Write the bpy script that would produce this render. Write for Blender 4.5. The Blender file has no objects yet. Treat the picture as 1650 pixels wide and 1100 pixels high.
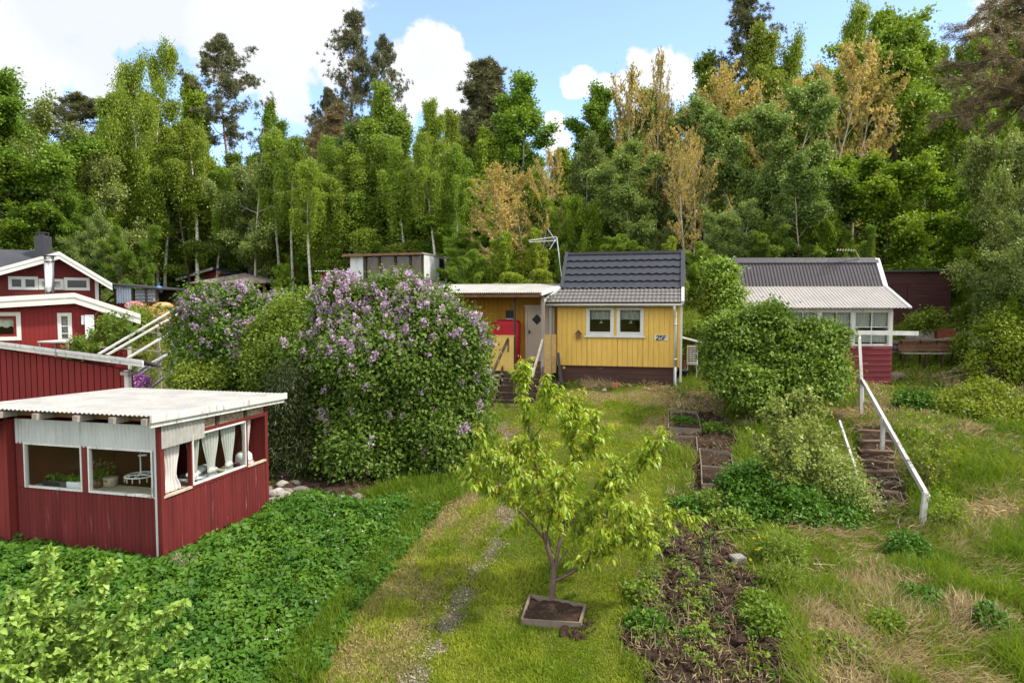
import bpy, math, random
import numpy as np
from mathutils import Vector

random.seed(7)
RNG = np.random.default_rng(11)
SC = bpy.context.scene
COL = SC.collection
R = math.radians

# ------------------------------------------------------------------ camera
FPX = 1100.0                                   # focal length in photo pixels (photo is 1650 wide)
HORIZON = 490.0
PITCH = math.atan((550 - HORIZON) / FPX)
cam_d = bpy.data.cameras.new("camera")
cam_d.sensor_width = 36.0
cam_d.lens = 36.0 * FPX / 1650.0
cam_d.clip_start = 0.1
cam_d.clip_end = 3000
cam = bpy.data.objects.new("camera", cam_d)
COL.objects.link(cam)
cam.location = (0, 0, 0)
cam.rotation_euler = (R(90) - PITCH, 0, 0)
SC.camera = cam

# ------------------------------------------------------------------ sun, sky, exposure
SUN_EL, SUN_AZ = 52.0, 97.0                    # azimuth: degrees clockwise from +Y (straight ahead)
SUN_STRENGTH = 2.3
SKY_STRENGTH = 0.125
EXPOSURE = 1.6
sd = bpy.data.lights.new("sun", 'SUN')
sd.energy = SUN_STRENGTH
sd.angle = R(4.0)
sd.color = (1.0, 0.93, 0.82)
sun = bpy.data.objects.new("sun", sd)
COL.objects.link(sun)
sdir = Vector((math.sin(R(SUN_AZ)) * math.cos(R(SUN_EL)), math.cos(R(SUN_AZ)) * math.cos(R(SUN_EL)), math.sin(R(SUN_EL))))
sun.rotation_euler = sdir.to_track_quat('Z', 'Y').to_euler()
sun.location = sdir * 60

SC.view_settings.view_transform = 'Standard'
SC.view_settings.look = 'None'
SC.view_settings.exposure = EXPOSURE
SC.view_settings.gamma = 1.0
SC.cycles.max_bounces = 7
SC.cycles.diffuse_bounces = 3
SC.cycles.glossy_bounces = 3
SC.cycles.transmission_bounces = 5
SC.cycles.transparent_max_bounces = 12
SC.cycles.caustics_reflective = False
SC.cycles.caustics_refractive = False
SC.cycles.use_denoising = True
SC.render.film_transparent = False


def raydir(px, py):
    a = (px - 825.0) / FPX
    b = (550.0 - py) / FPX
    return np.array([a, math.cos(PITCH) + b * math.sin(PITCH), -math.sin(PITCH) + b * math.cos(PITCH)])


def at(px, py, d):
    """world point seen at photo pixel (px, py) at ground distance d in front of the camera"""
    v = raydir(px, py)
    return v * (d / v[1])


# clouds: (px, py, radius in degrees, weight)
CLOUDS = [(25, 50, 5.0, 1), (80, 95, 3.4, 1), (15, 130, 4.2, 1), (150, 125, 2.8, .9), (60, 165, 2.6, .8), (110, 20, 3.5, 1), (190, 25, 3.4, .9), (265, 15, 4.2, 1), (350, 20, 5, 1), (450, 20, 5.5, 1), (535, 25, 3.6, .9),
          (345, 90, 3.4, 1), (400, 85, 4.6, 1), (470, 85, 5.0, 1), (520, 110, 3.2, .9), (455, 145, 3.4, .9), (190, 165, 2.4, .8), (575, 10, 2.6, .7),
          (690, 95, 3.6, 1), (715, 150, 3.6, 1), (665, 125, 3.2, 1), (650, 175, 3.0, 1), (755, 185, 2.4, .8), (625, 95, 1.6, .8),
          (930, 136, 2.1, 1), (980, 142, 1.7, .9), (1050, 116, 2.8, 1), (1088, 128, 2.5, 1), (1015, 140, 2.2, 1), (895, 195, 1.6, .8),
          (900, 228, 1.6, .8), (-150, 60, 13, 1), (-400, 0, 16, 1), (1640, 10, 4, .8), (1750, 60, 7, .8)]


def build_world():
    w = bpy.data.worlds.new("World")
    SC.world = w
    w.use_nodes = True
    nt = w.node_tree
    nt.nodes.clear()
    N = nt.nodes.new
    L = nt.links.new
    out = N('ShaderNodeOutputWorld')
    bg = N('ShaderNodeBackground')
    bg.inputs['Strength'].default_value = SKY_STRENGTH
    L(bg.outputs[0], out.inputs[0])
    sky = N('ShaderNodeTexSky')
    sky.sky_type = 'NISHITA'
    sky.sun_disc = False
    sky.sun_elevation = R(SUN_EL)
    sky.sun_rotation = R(SUN_AZ)
    sky.altitude = 2500
    sky.air_density = 1.0
    sky.dust_density = 0.6
    sky.ozone_density = 1.6
    geo = N('ShaderNodeTexCoord')
    dirv = geo.outputs['Generated']
    acc = None
    for (px, py, rad, wt) in CLOUDS:
        c = raydir(px, py)
        c = c / np.linalg.norm(c)
        dist = N('ShaderNodeVectorMath'); dist.operation = 'DISTANCE'
        L(dirv, dist.inputs[0]); dist.inputs[1].default_value = tuple(c)
        m = N('ShaderNodeMapRange'); m.interpolation_type = 'SMOOTHSTEP'
        L(dist.outputs['Value'], m.inputs[0])
        m.inputs[1].default_value = 0.0
        m.inputs[2].default_value = R(rad) * 1.35
        m.inputs[3].default_value = wt
        m.inputs[4].default_value = 0.0
        if acc is None:
            acc = m.outputs[0]
        else:
            mx = N('ShaderNodeMath'); mx.operation = 'MAXIMUM'
            L(acc, mx.inputs[0]); L(m.outputs[0], mx.inputs[1]); acc = mx.outputs[0]
    # unseen broken cloud beside and behind the camera, added for soft fill light
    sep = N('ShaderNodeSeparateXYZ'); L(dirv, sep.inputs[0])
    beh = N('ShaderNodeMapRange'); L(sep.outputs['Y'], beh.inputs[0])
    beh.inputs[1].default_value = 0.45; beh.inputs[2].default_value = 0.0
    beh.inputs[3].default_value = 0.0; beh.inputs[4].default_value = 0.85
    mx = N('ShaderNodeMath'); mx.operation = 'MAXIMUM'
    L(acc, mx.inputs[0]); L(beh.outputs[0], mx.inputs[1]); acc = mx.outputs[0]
    n1 = N('ShaderNodeTexNoise'); n1.inputs['Scale'].default_value = 13.0
    n1.inputs['Detail'].default_value = 9; n1.inputs['Roughness'].default_value = 0.62
    n1.inputs['Distortion'].default_value = 0.25
    L(dirv, n1.inputs['Vector'])
    ad = N('ShaderNodeMath'); ad.operation = 'MULTIPLY_ADD'
    L(n1.outputs[0], ad.inputs[0]); ad.inputs[1].default_value = 1.9
    ad.inputs[2].default_value = -0.95
    ad2 = N('ShaderNodeMath'); ad2.operation = 'ADD'
    L(ad.outputs[0], ad2.inputs[0]); L(acc, ad2.inputs[1])
    msk = N('ShaderNodeMapRange'); msk.interpolation_type = 'SMOOTHSTEP'
    L(ad2.outputs[0], msk.inputs[0])
    msk.inputs[1].default_value = 0.36; msk.inputs[2].default_value = 0.60
    msk.inputs[3].default_value = 0; msk.inputs[4].default_value = 1
    # cloud body colour, thicker parts greyer
    n2 = N('ShaderNodeTexNoise'); n2.inputs['Scale'].default_value = 4.5
    n2.inputs['Detail'].default_value = 6; L(dirv, n2.inputs['Vector'])
    cr = N('ShaderNodeValToRGB')
    cr.color_ramp.elements[0].position = 0.34; cr.color_ramp.elements[0].color = (2.4, 2.52, 2.7, 1)
    cr.color_ramp.elements[1].position = 0.6; cr.color_ramp.elements[1].color = (3.0, 3.03, 3.1, 1)
    L(n2.outputs[0], cr.inputs[0])
    # thin high veil that pales the blue
    veil = N('ShaderNodeMix'); veil.data_type = 'RGBA'
    veil.inputs[0].default_value = 0.10
    L(sky.outputs[0], veil.inputs[6]); veil.inputs[7].default_value = (3.0, 3.3, 3.7, 1)
    # cloud colour brightened towards the back of the sky, as added fill light
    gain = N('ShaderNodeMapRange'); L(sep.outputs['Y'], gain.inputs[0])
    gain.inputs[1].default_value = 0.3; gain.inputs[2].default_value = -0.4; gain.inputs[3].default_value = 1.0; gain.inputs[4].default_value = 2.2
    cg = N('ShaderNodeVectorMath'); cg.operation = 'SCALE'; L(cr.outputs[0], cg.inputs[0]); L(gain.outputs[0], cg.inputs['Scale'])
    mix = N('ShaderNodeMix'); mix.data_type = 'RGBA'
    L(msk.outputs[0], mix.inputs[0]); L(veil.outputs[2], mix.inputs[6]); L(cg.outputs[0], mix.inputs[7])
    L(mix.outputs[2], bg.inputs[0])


build_world()


# ------------------------------------------------------------------ numeric noise
def _hash(ix, iy, seed):
    h = (ix.astype(np.int64) * 374761393 + iy.astype(np.int64) * 668265263 + seed * 982451653) & 0xffffffff
    h = ((h ^ (h >> 13)) * 1274126177) & 0xffffffff
    return ((h ^ (h >> 16)) & 0xffff) / 65535.0


def vnoise(x, y, seed=0):
    x = np.asarray(x, float); y = np.asarray(y, float)
    ix = np.floor(x); iy = np.floor(y)
    fx = x - ix; fy = y - iy
    fx = fx * fx * (3 - 2 * fx); fy = fy * fy * (3 - 2 * fy)
    a = _hash(ix, iy, seed); b = _hash(ix + 1, iy, seed); c = _hash(ix, iy + 1, seed); d = _hash(ix + 1, iy + 1, seed)
    return (a * (1 - fx) + b * fx) * (1 - fy) + (c * (1 - fx) + d * fx) * fy


def fbm(x, y, seed=0, octv=4):
    s = 0; a = 0.5; t = 0
    for i in range(octv):
        s = s + a * vnoise(x * 2 ** i, y * 2 ** i, seed + i * 17); t += a; a *= 0.5
    return s / t


def sstep(a, b, x):
    t = np.clip((x - a) / (b - a), 0, 1)
    return t * t * (3 - 2 * t)


# ------------------------------------------------------------------ terrain height
_CP = np.array([
    (-8, 8, -4.62), (0, 8, -4.78), (7, 8, -4.72), (-15, 5, -4.6), (15, 5, -4.8), (0, 0, -5.1), (0, -20, -5.6), (-30, -20, -5.3), (30, -20, -5.3),
    (.6, 10.2, -4.6), (-5.7, 11, -4.28), (-8.5, 11.6, -4.15), (-4.9, 13.8, -4.12), (-3, 14.8, -4.05), (-1, 13.7, -4.28), (0, 13.7, -4.24),
    (0, 18, -3.82), (2, 18, -3.76), (-.2, 22.5, -3.45), (1.7, 23.9, -2.92), (6, 23.2, -2.9), (5.2, 20, -3.55), (4.5, 15, -4.25),
    (3.5, 10, -4.62), (8.1, 14.3, -4.52), (9.4, 18.5, -3.38), (12, 13.5, -4.5), (13, 18.3, -3.4), (13.8, 25, -3.05), (10.5, 22, -3.2), (17, 27, -2.45),
    (19, 31.5, -.85), (0, 26, -2.5), (4, 29.5, -.9), (8.5, 29.5, -1.0), (13, 30, -1.3), (-2, 32, -1.0), (-6, 38, .2), (-10, 45, .9),
    (-12, 27, -2.7), (-15, 24, -3.0), (-12, 22, -2.9), (-14, 35, -.5), (-20, 26, -2.6), (-22, 32, -1.2), (-9.5, 16, -3.5), (-7, 19, -3.4), (-4.5, 17, -3.75),
    (-40, 50, 1), (0, 50, 1.8), (30, 45, 1.5), (40, 30, 0), (0, 75, 4), (-60, 80, 5), (60, 80, 5), (0, 120, 7), (-80, 120, 8), (80, 120, 8),
    (25, 20, -2.8), (30, 8, -4.5), (-30, 8, -4.4), (-30, 20, -3), (-45, 30, -1)], float)


def _rk(r2):
    return np.sqrt(r2 + 2.2 ** 2)


def _solve():
    n = len(_CP)
    d2 = ((_CP[:, None, :2] - _CP[None, :, :2]) ** 2).sum(-1)
    A = np.zeros((n + 3, n + 3))
    A[:n, :n] = _rk(d2) + np.eye(n) * 0.02
    A[:n, n] = 1; A[:n, n + 1:] = _CP[:, :2]; A[n, :n] = 1; A[n + 1:, :n] = _CP[:, :2].T
    return np.linalg.solve(A, np.concatenate([_CP[:, 2], np.zeros(3)]))


_RW = _solve()


def ground(x, y):
    x = np.clip(np.asarray(x, float), -80, 80); y = np.clip(np.asarray(y, float), -20, 120)
    out = np.full(np.broadcast(x, y).shape, 0.0)
    for i in range(len(_CP)):
        out = out + _RW[i] * _rk((x - _CP[i, 0]) ** 2 + (y - _CP[i, 1]) ** 2)
    return out + _RW[-3] + _RW[-2] * x + _RW[-1] * y


def G(px, py):
    """ground point seen at a photo pixel"""
    v = raydir(px, py)
    lo, hi = 4.0, 4.0
    t = 4.0
    while t < 130:
        p = v * t
        if p[2] < ground(p[0], p[1]):
            hi = t; break
        lo = t; t *= 1.02
    else:
        return v * 130
    for _ in range(24):
        m = .5 * (lo + hi); p = v * m
        if p[2] < ground(p[0], p[1]): hi = m
        else: lo = m
    return v * hi


def on(x, y, dz=0.0):
    return (float(x), float(y), float(ground(x, y)) + dz)


# ------------------------------------------------------------------ scene objects
def thing(name, label, cat, loc, group=None, rotz=0.0):
    o = bpy.data.objects.new(name, None)
    COL.objects.link(o)
    o.empty_display_size = 0.2
    o.location = tuple(float(c) for c in loc)
    o.rotation_euler = (0, 0, rotz)
    o['label'] = label; o['category'] = cat
    if group: o['group'] = group
    return o


def tag(o, label=None, cat=None, group=None, kind=None):
    if label: o['label'] = label
    if cat: o['category'] = cat
    if group: o['group'] = group
    if kind: o['kind'] = kind
    return o


def link(name, me, parent=None, label=None):
    o = bpy.data.objects.new(name, me)
    COL.objects.link(o)
    if parent is not None: o.parent = parent
    if label: o['label'] = label
    return o


def origin_of(p):
    z = Vector((0, 0, 0))
    while p is not None:
        z = z + Vector(p.location); p = p.parent
    return np.array(z)


class Frame:
    """local axes: u along the front, v away from the viewer, w up"""
    def __init__(s, ox, oy, oz=0.0, yaw=0.0):
        s.o = np.array([ox, oy, oz], float)
        c, n = math.cos(R(yaw)), math.sin(R(yaw))
        s.U = np.array([c, n, 0]); s.V = np.array([-n, c, 0]); s.W = np.array([0, 0, 1.0])
        s.M = np.array([s.U, s.V, s.W])

    def w(s, pts):
        return np.asarray(pts, float).reshape(-1, 3) @ s.M + s.o

    def hit(s, px, py, ax=1, val=0.0):
        """local point where the pixel's ray meets the local plane  axis[ax] = val"""
        d = s.M @ raydir(px, py); o = -(s.M @ s.o)
        t = (val - o[ax]) / d[ax]
        return o + d * t


WORLD = Frame(0, 0)


class MB:
    def __init__(s, fr=WORLD):
        s.fr = fr; s.V = []; s.F = []; s.n = 0

    def add(s, v, f):
        v = s.fr.w(v)
        s.V.append(v)
        s.F += [tuple(i + s.n for i in q) for q in f]
        s.n += len(v)
        return s

    def box(s, a, b):
        x0, y0, z0 = a; x1, y1, z1 = b
        x0, x1 = min(x0, x1), max(x0, x1); y0, y1 = min(y0, y1), max(y0, y1); z0, z1 = min(z0, z1), max(z0, z1)
        return s.add([(x0, y0, z0), (x1, y0, z0), (x1, y1, z0), (x0, y1, z0), (x0, y0, z1), (x1, y0, z1), (x1, y1, z1), (x0, y1, z1)],
                     [(0, 3, 2, 1), (4, 5, 6, 7), (0, 1, 5, 4), (1, 2, 6, 5), (2, 3, 7, 6), (3, 0, 4, 7)])

    def bar(s, p, q, w, h=None, up=(0, 0, 1)):
        h = w if h is None else h
        p = np.array(p, float); q = np.array(q, float)
        d = q - p; d = d / np.linalg.norm(d)
        up = np.array(up, float)
        if abs(d @ up) > .98: up = np.array([0, 1.0, 0])
        r = np.cross(d, up); r /= np.linalg.norm(r); u = np.cross(r, d)
        vs = []
        for e in (p, q):
            for (i, j) in ((-1, -1), (1, -1), (1, 1), (-1, 1)):
                vs.append(e + r * i * w / 2 + u * j * h / 2)
        return s.add(vs, [(3, 2, 1, 0), (4, 5, 6, 7), (0, 1, 5, 4), (1, 2, 6, 5), (2, 3, 7, 6), (3, 0, 4, 7)])

    def prism(s, poly, v0, v1):
        """polygon in (u, w), extruded from v0 to v1"""
        n = len(poly)
        vs = [(a, v0, b) for a, b in poly] + [(a, v1, b) for a, b in poly]
        fs = [tuple(range(n)), tuple(range(2 * n - 1, n - 1, -1))]
        fs += [(i, i + n, (i + 1) % n + n, (i + 1) % n) for i in range(n)]
        return s.add(vs, fs)

    def prism_u(s, poly, u0, u1):
        """polygon in (v, w), extruded along u"""
        n = len(poly)
        vs = [(u0, a, b) for a, b in poly] + [(u1, a, b) for a, b in poly]
        fs = [tuple(range(n - 1, -1, -1)), tuple(range(n, 2 * n))]
        fs += [(i, (i + 1) % n, (i + 1) % n + n, i + n) for i in range(n)]
        return s.add(vs, fs)

    def tube(s, pts, rad, n=8, cap=True):
        pts = np.array(pts, float); k = len(pts)
        rad = np.full(k, rad, float) if np.isscalar(rad) else np.array(rad, float)
        t = np.gradient(pts, axis=0); t /= np.linalg.norm(t, axis=1)[:, None] + 1e-9
        ref = np.array([0, 0, 1.0]) if abs(t[0][2]) < .9 else np.array([1.0, 0, 0])
        vs = []
        for i in range(k):
            a = np.cross(t[i], ref); a /= np.linalg.norm(a) + 1e-9
            b = np.cross(t[i], a)
            for j in range(n):
                an = 2 * math.pi * j / n
                vs.append(pts[i] + rad[i] * (math.cos(an) * a + math.sin(an) * b))
        fs = [(i * n + j, i * n + (j + 1) % n, (i + 1) * n + (j + 1) % n, (i + 1) * n + j) for i in range(k - 1) for j in range(n)]
        if cap:
            fs += [tuple(range(n - 1, -1, -1)), tuple(range((k - 1) * n, k * n))]
        return s.add(vs, fs)

    def grid(s, P, thick=None):
        """P: (m, n, 3) array of local points"""
        P = np.asarray(P, float); m, n = P.shape[:2]
        fs = [(i * n + j, i * n + j + 1, (i + 1) * n + j + 1, (i + 1) * n + j) for i in range(m - 1) for j in range(n - 1)]
        if thick is not None:
            t = np.asarray(thick, float)
            Q = P - t
            N = m * n
            fs += [(N + i * n + j, N + (i + 1) * n + j, N + (i + 1) * n + j + 1, N + i * n + j + 1) for i in range(m - 1) for j in range(n - 1)]
            for j in range(n - 1):
                fs += [(j + 1, j, N + j, N + j + 1)]
                a = (m - 1) * n + j
                fs += [(a, a + 1, N + a + 1, N + a)]
            for i in range(m - 1):
                a = i * n; b = (i + 1) * n
                fs += [(a, b, N + b, N + a)]
                a = i * n + n - 1; b = a + n
                fs += [(b, a, N + a, N + b)]
            return s.add(np.concatenate([P.reshape(-1, 3), Q.reshape(-1, 3)]), fs)
        return s.add(P.reshape(-1, 3), fs)

    def corr(s, p, du, dw, nrm, amp=.012, per=.076, thick=.004, saw=False, rows=2):
        """corrugated sheet: corner p, edge du (across the waves), edge dw (along them), wave height along nrm"""
        p = np.array(p, float); du = np.array(du, float); dw = np.array(dw, float); nrm = np.array(nrm, float)
        Lu = np.linalg.norm(du)
        k = max(2, int(round(Lu / per)))
        n = k * 6 + 1
        t = np.linspace(0, 1, n)
        h = amp * np.sin(t * k * 2 * math.pi)
        if saw: h = amp * np.clip(np.sin(t * k * 2 * math.pi) * 2.2, -1, 1)
        P = np.zeros((rows, n, 3))
        for i, q in enumerate(np.linspace(0, 1, rows)):
            P[i] = p + t[:, None] * du + q * dw + h[:, None] * nrm
        return s.grid(P, nrm * thick)

    def build(s, name, mat, parent=None, smooth=False, bevel=0.0, label=None):
        V = np.concatenate(s.V) - origin_of(parent)
        me = bpy.data.meshes.new(name)
        me.from_pydata(V.tolist(), [], s.F)
        me.materials.append(mat)
        if smooth:
            me.polygons.foreach_set('use_smooth', [True] * len(me.polygons))
        me.update()
        o = link(name, me, parent, label)
        if bevel:
            b = o.modifiers.new('bevel', 'BEVEL'); b.width = bevel; b.segments = 2; b.limit_method = 'ANGLE'
        return o


def np_mesh(name, V, Q, mat, attrs=None, smooth=False):
    """fast mesh of quads (or tris) from numpy arrays; attrs: {name: per-vertex float}"""
    me = bpy.data.meshes.new(name)
    V = np.asarray(V, np.float32); Q = np.asarray(Q, np.int32)
    nf, k = Q.shape
    me.vertices.add(len(V)); me.vertices.foreach_set('co', V.ravel())
    me.loops.add(nf * k); me.loops.foreach_set('vertex_index', Q.ravel())
    me.polygons.add(nf)
    me.polygons.foreach_set('loop_start', np.arange(0, nf * k, k, dtype=np.int32))
    me.polygons.foreach_set('loop_total', np.full(nf, k, np.int32))
    if smooth: me.polygons.foreach_set('use_smooth', np.ones(nf, bool))
    if mat is not None: me.materials.append(mat)
    for an, av in (attrs or {}).items():
        a = me.attributes.new(an, 'FLOAT', 'POINT')
        a.data.foreach_set('value', np.asarray(av, np.float32))
    me.update(calc_edges=True)
    return me

# ------------------------------------------------------------------ materials
class NT:
    def __init__(s, name):
        s.m = bpy.data.materials.new(name); s.m.use_nodes = True
        s.nt = s.m.node_tree; s.nt.nodes.clear()
        s.out = s.N('ShaderNodeOutputMaterial')

    def N(s, t, **kw):
        n = s.nt.nodes.new(t)
        for k, v in kw.items(): setattr(n, k, v)
        return n

    def L(s, a, b): s.nt.links.new(a, b)

    def noise(s, vec, scale, detail=4, rough=.55, stretch=None, dist=0):
        if stretch is not None:
            mp = s.N('ShaderNodeMapping'); mp.inputs['Scale'].default_value = stretch
            s.L(vec, mp.inputs['Vector']); vec = mp.outputs[0]
        n = s.N('ShaderNodeTexNoise'); n.inputs['Scale'].default_value = scale
        n.inputs['Detail'].default_value = detail; n.inputs['Roughness'].default_value = rough
        n.inputs['Distortion'].default_value = dist
        s.L(vec, n.inputs['Vector'])
        return n.outputs[0]

    def rng(s, a, lo, hi, o0=0.0, o1=1.0, smooth=False):
        n = s.N('ShaderNodeMapRange')
        if smooth: n.interpolation_type = 'SMOOTHSTEP'
        s.L(a, n.inputs[0])
        for i, v in enumerate((lo, hi, o0, o1)): n.inputs[i + 1].default_value = v
        return n.outputs[0]

    def math(s, op, a, b=None):
        n = s.N('ShaderNodeMath', operation=op)
        for i, v in enumerate((a, b)):
            if v is None: continue
            if isinstance(v, (int, float)): n.inputs[i].default_value = v
            else: s.L(v, n.inputs[i])
        return n.outputs[0]

    def mix(s, f, a, b):
        n = s.N('ShaderNodeMix', data_type='RGBA')
        for i, v in ((0, f), (6, a), (7, b)):
            if isinstance(v, (int, float)): n.inputs[i].default_value = v
            elif isinstance(v, tuple): n.inputs[i].default_value = v if len(v) == 4 else (*v, 1)
            else: s.L(v, n.inputs[i])
        return n.outputs[2]

    def mul(s, a, f):
        """scale a colour by a number socket"""
        n = s.N('ShaderNodeVectorMath', operation='SCALE')
        if isinstance(a, tuple): n.inputs[0].default_value = a[:3]
        else: s.L(a, n.inputs[0])
        s.L(f, n.inputs['Scale'])
        return n.outputs[0]

    def bump(s, h, strength=.3, dist=.01):
        b = s.N('ShaderNodeBump'); b.inputs['Strength'].default_value = strength; b.inputs['Distance'].default_value = dist
        s.L(h, b.inputs['Height']); return b.outputs[0]

    def principled(s, col, rough=.6, spec=.4, metal=0.0, normal=None):
        p = s.N('ShaderNodeBsdfPrincipled')
        if isinstance(col, tuple): p.inputs['Base Color'].default_value = (*col[:3], 1)
        else: s.L(col, p.inputs['Base Color'])
        if isinstance(rough, (int, float)): p.inputs['Roughness'].default_value = rough
        else: s.L(rough, p.inputs['Roughness'])
        p.inputs['Specular IOR Level'].default_value = spec
        p.inputs['Metallic'].default_value = metal
        if normal is not None: s.L(normal, p.inputs['Normal'])
        return p.outputs[0]

    def done(s, sh):
        s.L(sh, s.out.inputs['Surface']); return s.m


def surf(name, col, var=.25, scale=3.0, stretch=(1, 1, 1), wear=None, wear_amt=.0, wear_scale=9.0, rough=.6, spec=.35, bump=.25, metal=0.0, bdist=.006, fine=60):
    """painted, weathered or bare surface: colour drift + worn patches + fine bump"""
    t = NT(name)
    c = t.N('ShaderNodeTexCoord').outputs['Object']
    n1 = t.noise(c, scale, 5, .6, stretch)
    n2 = t.noise(c, scale * 6.3, 4, .6, stretch)
    f = t.math('ADD', t.rng(n1, .25, .75, 1 - var, 1 + var), t.rng(n2, .3, .7, -var * .5, var * .5))
    rgb = t.mul(col, f)
    if wear:
        n3 = t.noise(c, wear_scale, 7, .68, stretch, .3)
        rgb = t.mix(t.rng(n3, .72 - wear_amt, .80 - wear_amt * .8, 0, 1), rgb, wear)
    h = t.math('ADD', t.noise(c, fine, 3, .6, stretch), n2)
    r = t.rng(n2, .3, .7, max(0.05, rough - .1), min(1, rough + .1))
    return t.done(t.principled(rgb, r, spec, metal, t.bump(h, bump, bdist)))


GAIN = {'birch_leaf': 1.75, 'birch_leaf_yellow': 1.6, 'broad_leaf': 1.75, 'maple_leaf': 1.6, 'sallow_leaf': 1.6, 'aspen_leaf': 1.6, 'pine_needle': 2.1, 'pine_needle_brown': 1.9,
        'lilac_leaf': 1.2, 'yellow_green_leaf': 1.2, 'layered_leaf': 1.4, 'shrub_leaf': 1.2, 'cherry_leaf': 1.5, 'apple_leaf': 1.5, 'grass_blade': 1.3, 'lawn_blade': 1.25, 'juniper_needle': .8, 'orange_young_leaf': 1.0}


def leafmat(name, a, b, trans=.35, tcol=None, rough=.5, spec=.25, hue=.012, val=.16):
    """foliage: per-leaf tint between a and b, a small drift per object, light passing through"""
    g = GAIN.get(name, 1.0)
    a = tuple(c * g for c in a); b = tuple(min(.8, c * g) for c in b)
    t = NT(name)
    at_ = t.N('ShaderNodeAttribute', attribute_name='tint')
    rgb = t.mix(at_.outputs['Fac'], a, b)
    oi = t.N('ShaderNodeObjectInfo').outputs['Random']
    hs = t.N('ShaderNodeHueSaturation')
    t.L(rgb, hs.inputs['Color'])
    t.L(t.rng(oi, 0, 1, .5 - hue, .5 + hue), hs.inputs['Hue'])
    t.L(t.rng(t.math('FRACT', t.math('MULTIPLY', oi, 7.31)), 0, 1, 1 - val, 1 + val), hs.inputs['Value'])
    rgb = hs.outputs[0]
    p = t.principled(rgb, rough, spec)
    tr = t.N('ShaderNodeBsdfTranslucent')
    g = t.N('ShaderNodeVectorMath', operation='MULTIPLY')
    t.L(rgb, g.inputs[0]); g.inputs[1].default_value = tcol or (1.35, 1.25, .6)
    t.L(g.outputs[0], tr.inputs['Color'])
    ms = t.N('ShaderNodeMixShader'); ms.inputs[0].default_value = trans
    t.L(p, ms.inputs[1]); t.L(tr.outputs[0], ms.inputs[2])
    return t.done(ms.outputs[0])


def birch_bark():
    t = NT('birch_bark')
    c = t.N('ShaderNodeTexCoord').outputs['Object']
    n = t.noise(c, 5, 5, .6, (1, 1, 2.2), .4)
    n2 = t.noise(c, 1.2, 3, .6)
    m = t.rng(n, .53, .60, 0, 1)
    rgb = t.mix(m, (.52, .49, .43), (.05, .045, .04))
    rgb = t.mix(t.rng(n2, .5, .72, 0, .7), rgb, (.16, .14, .11))
    return t.done(t.principled(rgb, .75, .2))


def pine_bark():
    t = NT('pine_bark')
    c = t.N('ShaderNodeTexCoord').outputs['Object']
    z = t.N('ShaderNodeSeparateXYZ'); t.L(c, z.inputs[0])
    n = t.noise(c, 6, 5, .6, (1, 1, .4))
    f = t.rng(t.math('ADD', z.outputs[2], t.rng(n, .3, .7, -1.5, 1.5)), 3, 9, 0, 1)
    rgb = t.mix(f, (.10, .075, .06), (.36, .17, .085))
    rgb = t.mul(rgb, t.rng(n, .3, .7, .6, 1.35))
    return t.done(t.principled(rgb, .85, .2, 0, t.bump(n, .5, .03)))


def glassmat(name, tint=(.92, .95, .94), refl=.0):
    t = NT(name)
    tr = t.N('ShaderNodeBsdfTransparent'); tr.inputs[0].default_value = (*tint, 1)
    gl = t.N('ShaderNodeBsdfGlossy'); gl.inputs['Roughness'].default_value = .03
    lw = t.N('ShaderNodeLayerWeight')
    f = t.math('ADD', t.math('MULTIPLY', t.math('POWER', lw.outputs['Facing'], 4.0), .55), .022 + refl)
    ms = t.N('ShaderNodeMixShader'); t.L(f, ms.inputs[0]); t.L(tr.outputs[0], ms.inputs[1]); t.L(gl.outputs[0], ms.inputs[2])
    return t.done(ms.outputs[0])


def ground_mat():
    t = NT('ground_cover_soil')
    c = t.N('ShaderNodeTexCoord').outputs['Object']
    A = lambda n: t.N('ShaderNodeAttribute', attribute_name=n).outputs['Fac']
    n1 = t.noise(c, 1.3, 6, .62); n2 = t.noise(c, 9, 6, .65); n5 = t.noise(c, 3, 5, .7); n3 = t.noise(c, 55, 4, .65); n4 = t.noise(c, 150, 2, .6)
    grass = t.mix(t.rng(n2, .35, .65), (.058, .088, .008), (.120, .130, .018))
    grass = t.mix(t.rng(n1, .45, .65), grass, (.095, .085, .03))
    dry = t.mix(t.rng(n2, .35, .65), (.25, .195, .085), (.17, .15, .055))
    dry = t.mul(dry, t.rng(n3, .3, .7, .6, 1.35))
    soil = t.mix(t.rng(n2, .35, .68), (.022, .013, .008), (.075, .05, .033))
    soil = t.mul(soil, t.rng(n3, .3, .7, .55, 1.5))
    vor = t.N('ShaderNodeTexVoronoi'); vor.inputs['Scale'].default_value = 42; t.L(c, vor.inputs['Vector'])
    grav = t.mix(t.rng(vor.outputs['Distance'], .0, .6), (.27, .225, .16), (.13, .105, .07))
    grav = t.mix(t.rng(n5, .48, .62), grav, (.10, .10, .035))
    grav = t.mul(grav, t.rng(n4, .3, .7, .7, 1.3))
    wob = t.rng(n2, .3, .7, -.28, .28)
    wob2 = t.rng(n3, .3, .7, -.22, .22)
    w = t.math('ADD', wob, wob2)
    f = lambda a: t.rng(t.math('ADD', A(a), w), .38, .62, 0, 1, True)
    rgb = t.mix(f('dry'), grass, dry)
    rgb = t.mix(f('gravel'), rgb, grav)
    rgb = t.mix(f('soil'), rgb, soil)
    h = t.math('ADD', t.math('MULTIPLY', n2, 1.5), t.math('ADD', n3, vor.outputs['Distance']))
    return t.done(t.principled(rgb, .95, .1, 0, t.bump(h, .8, .035)))


M = {}


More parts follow.
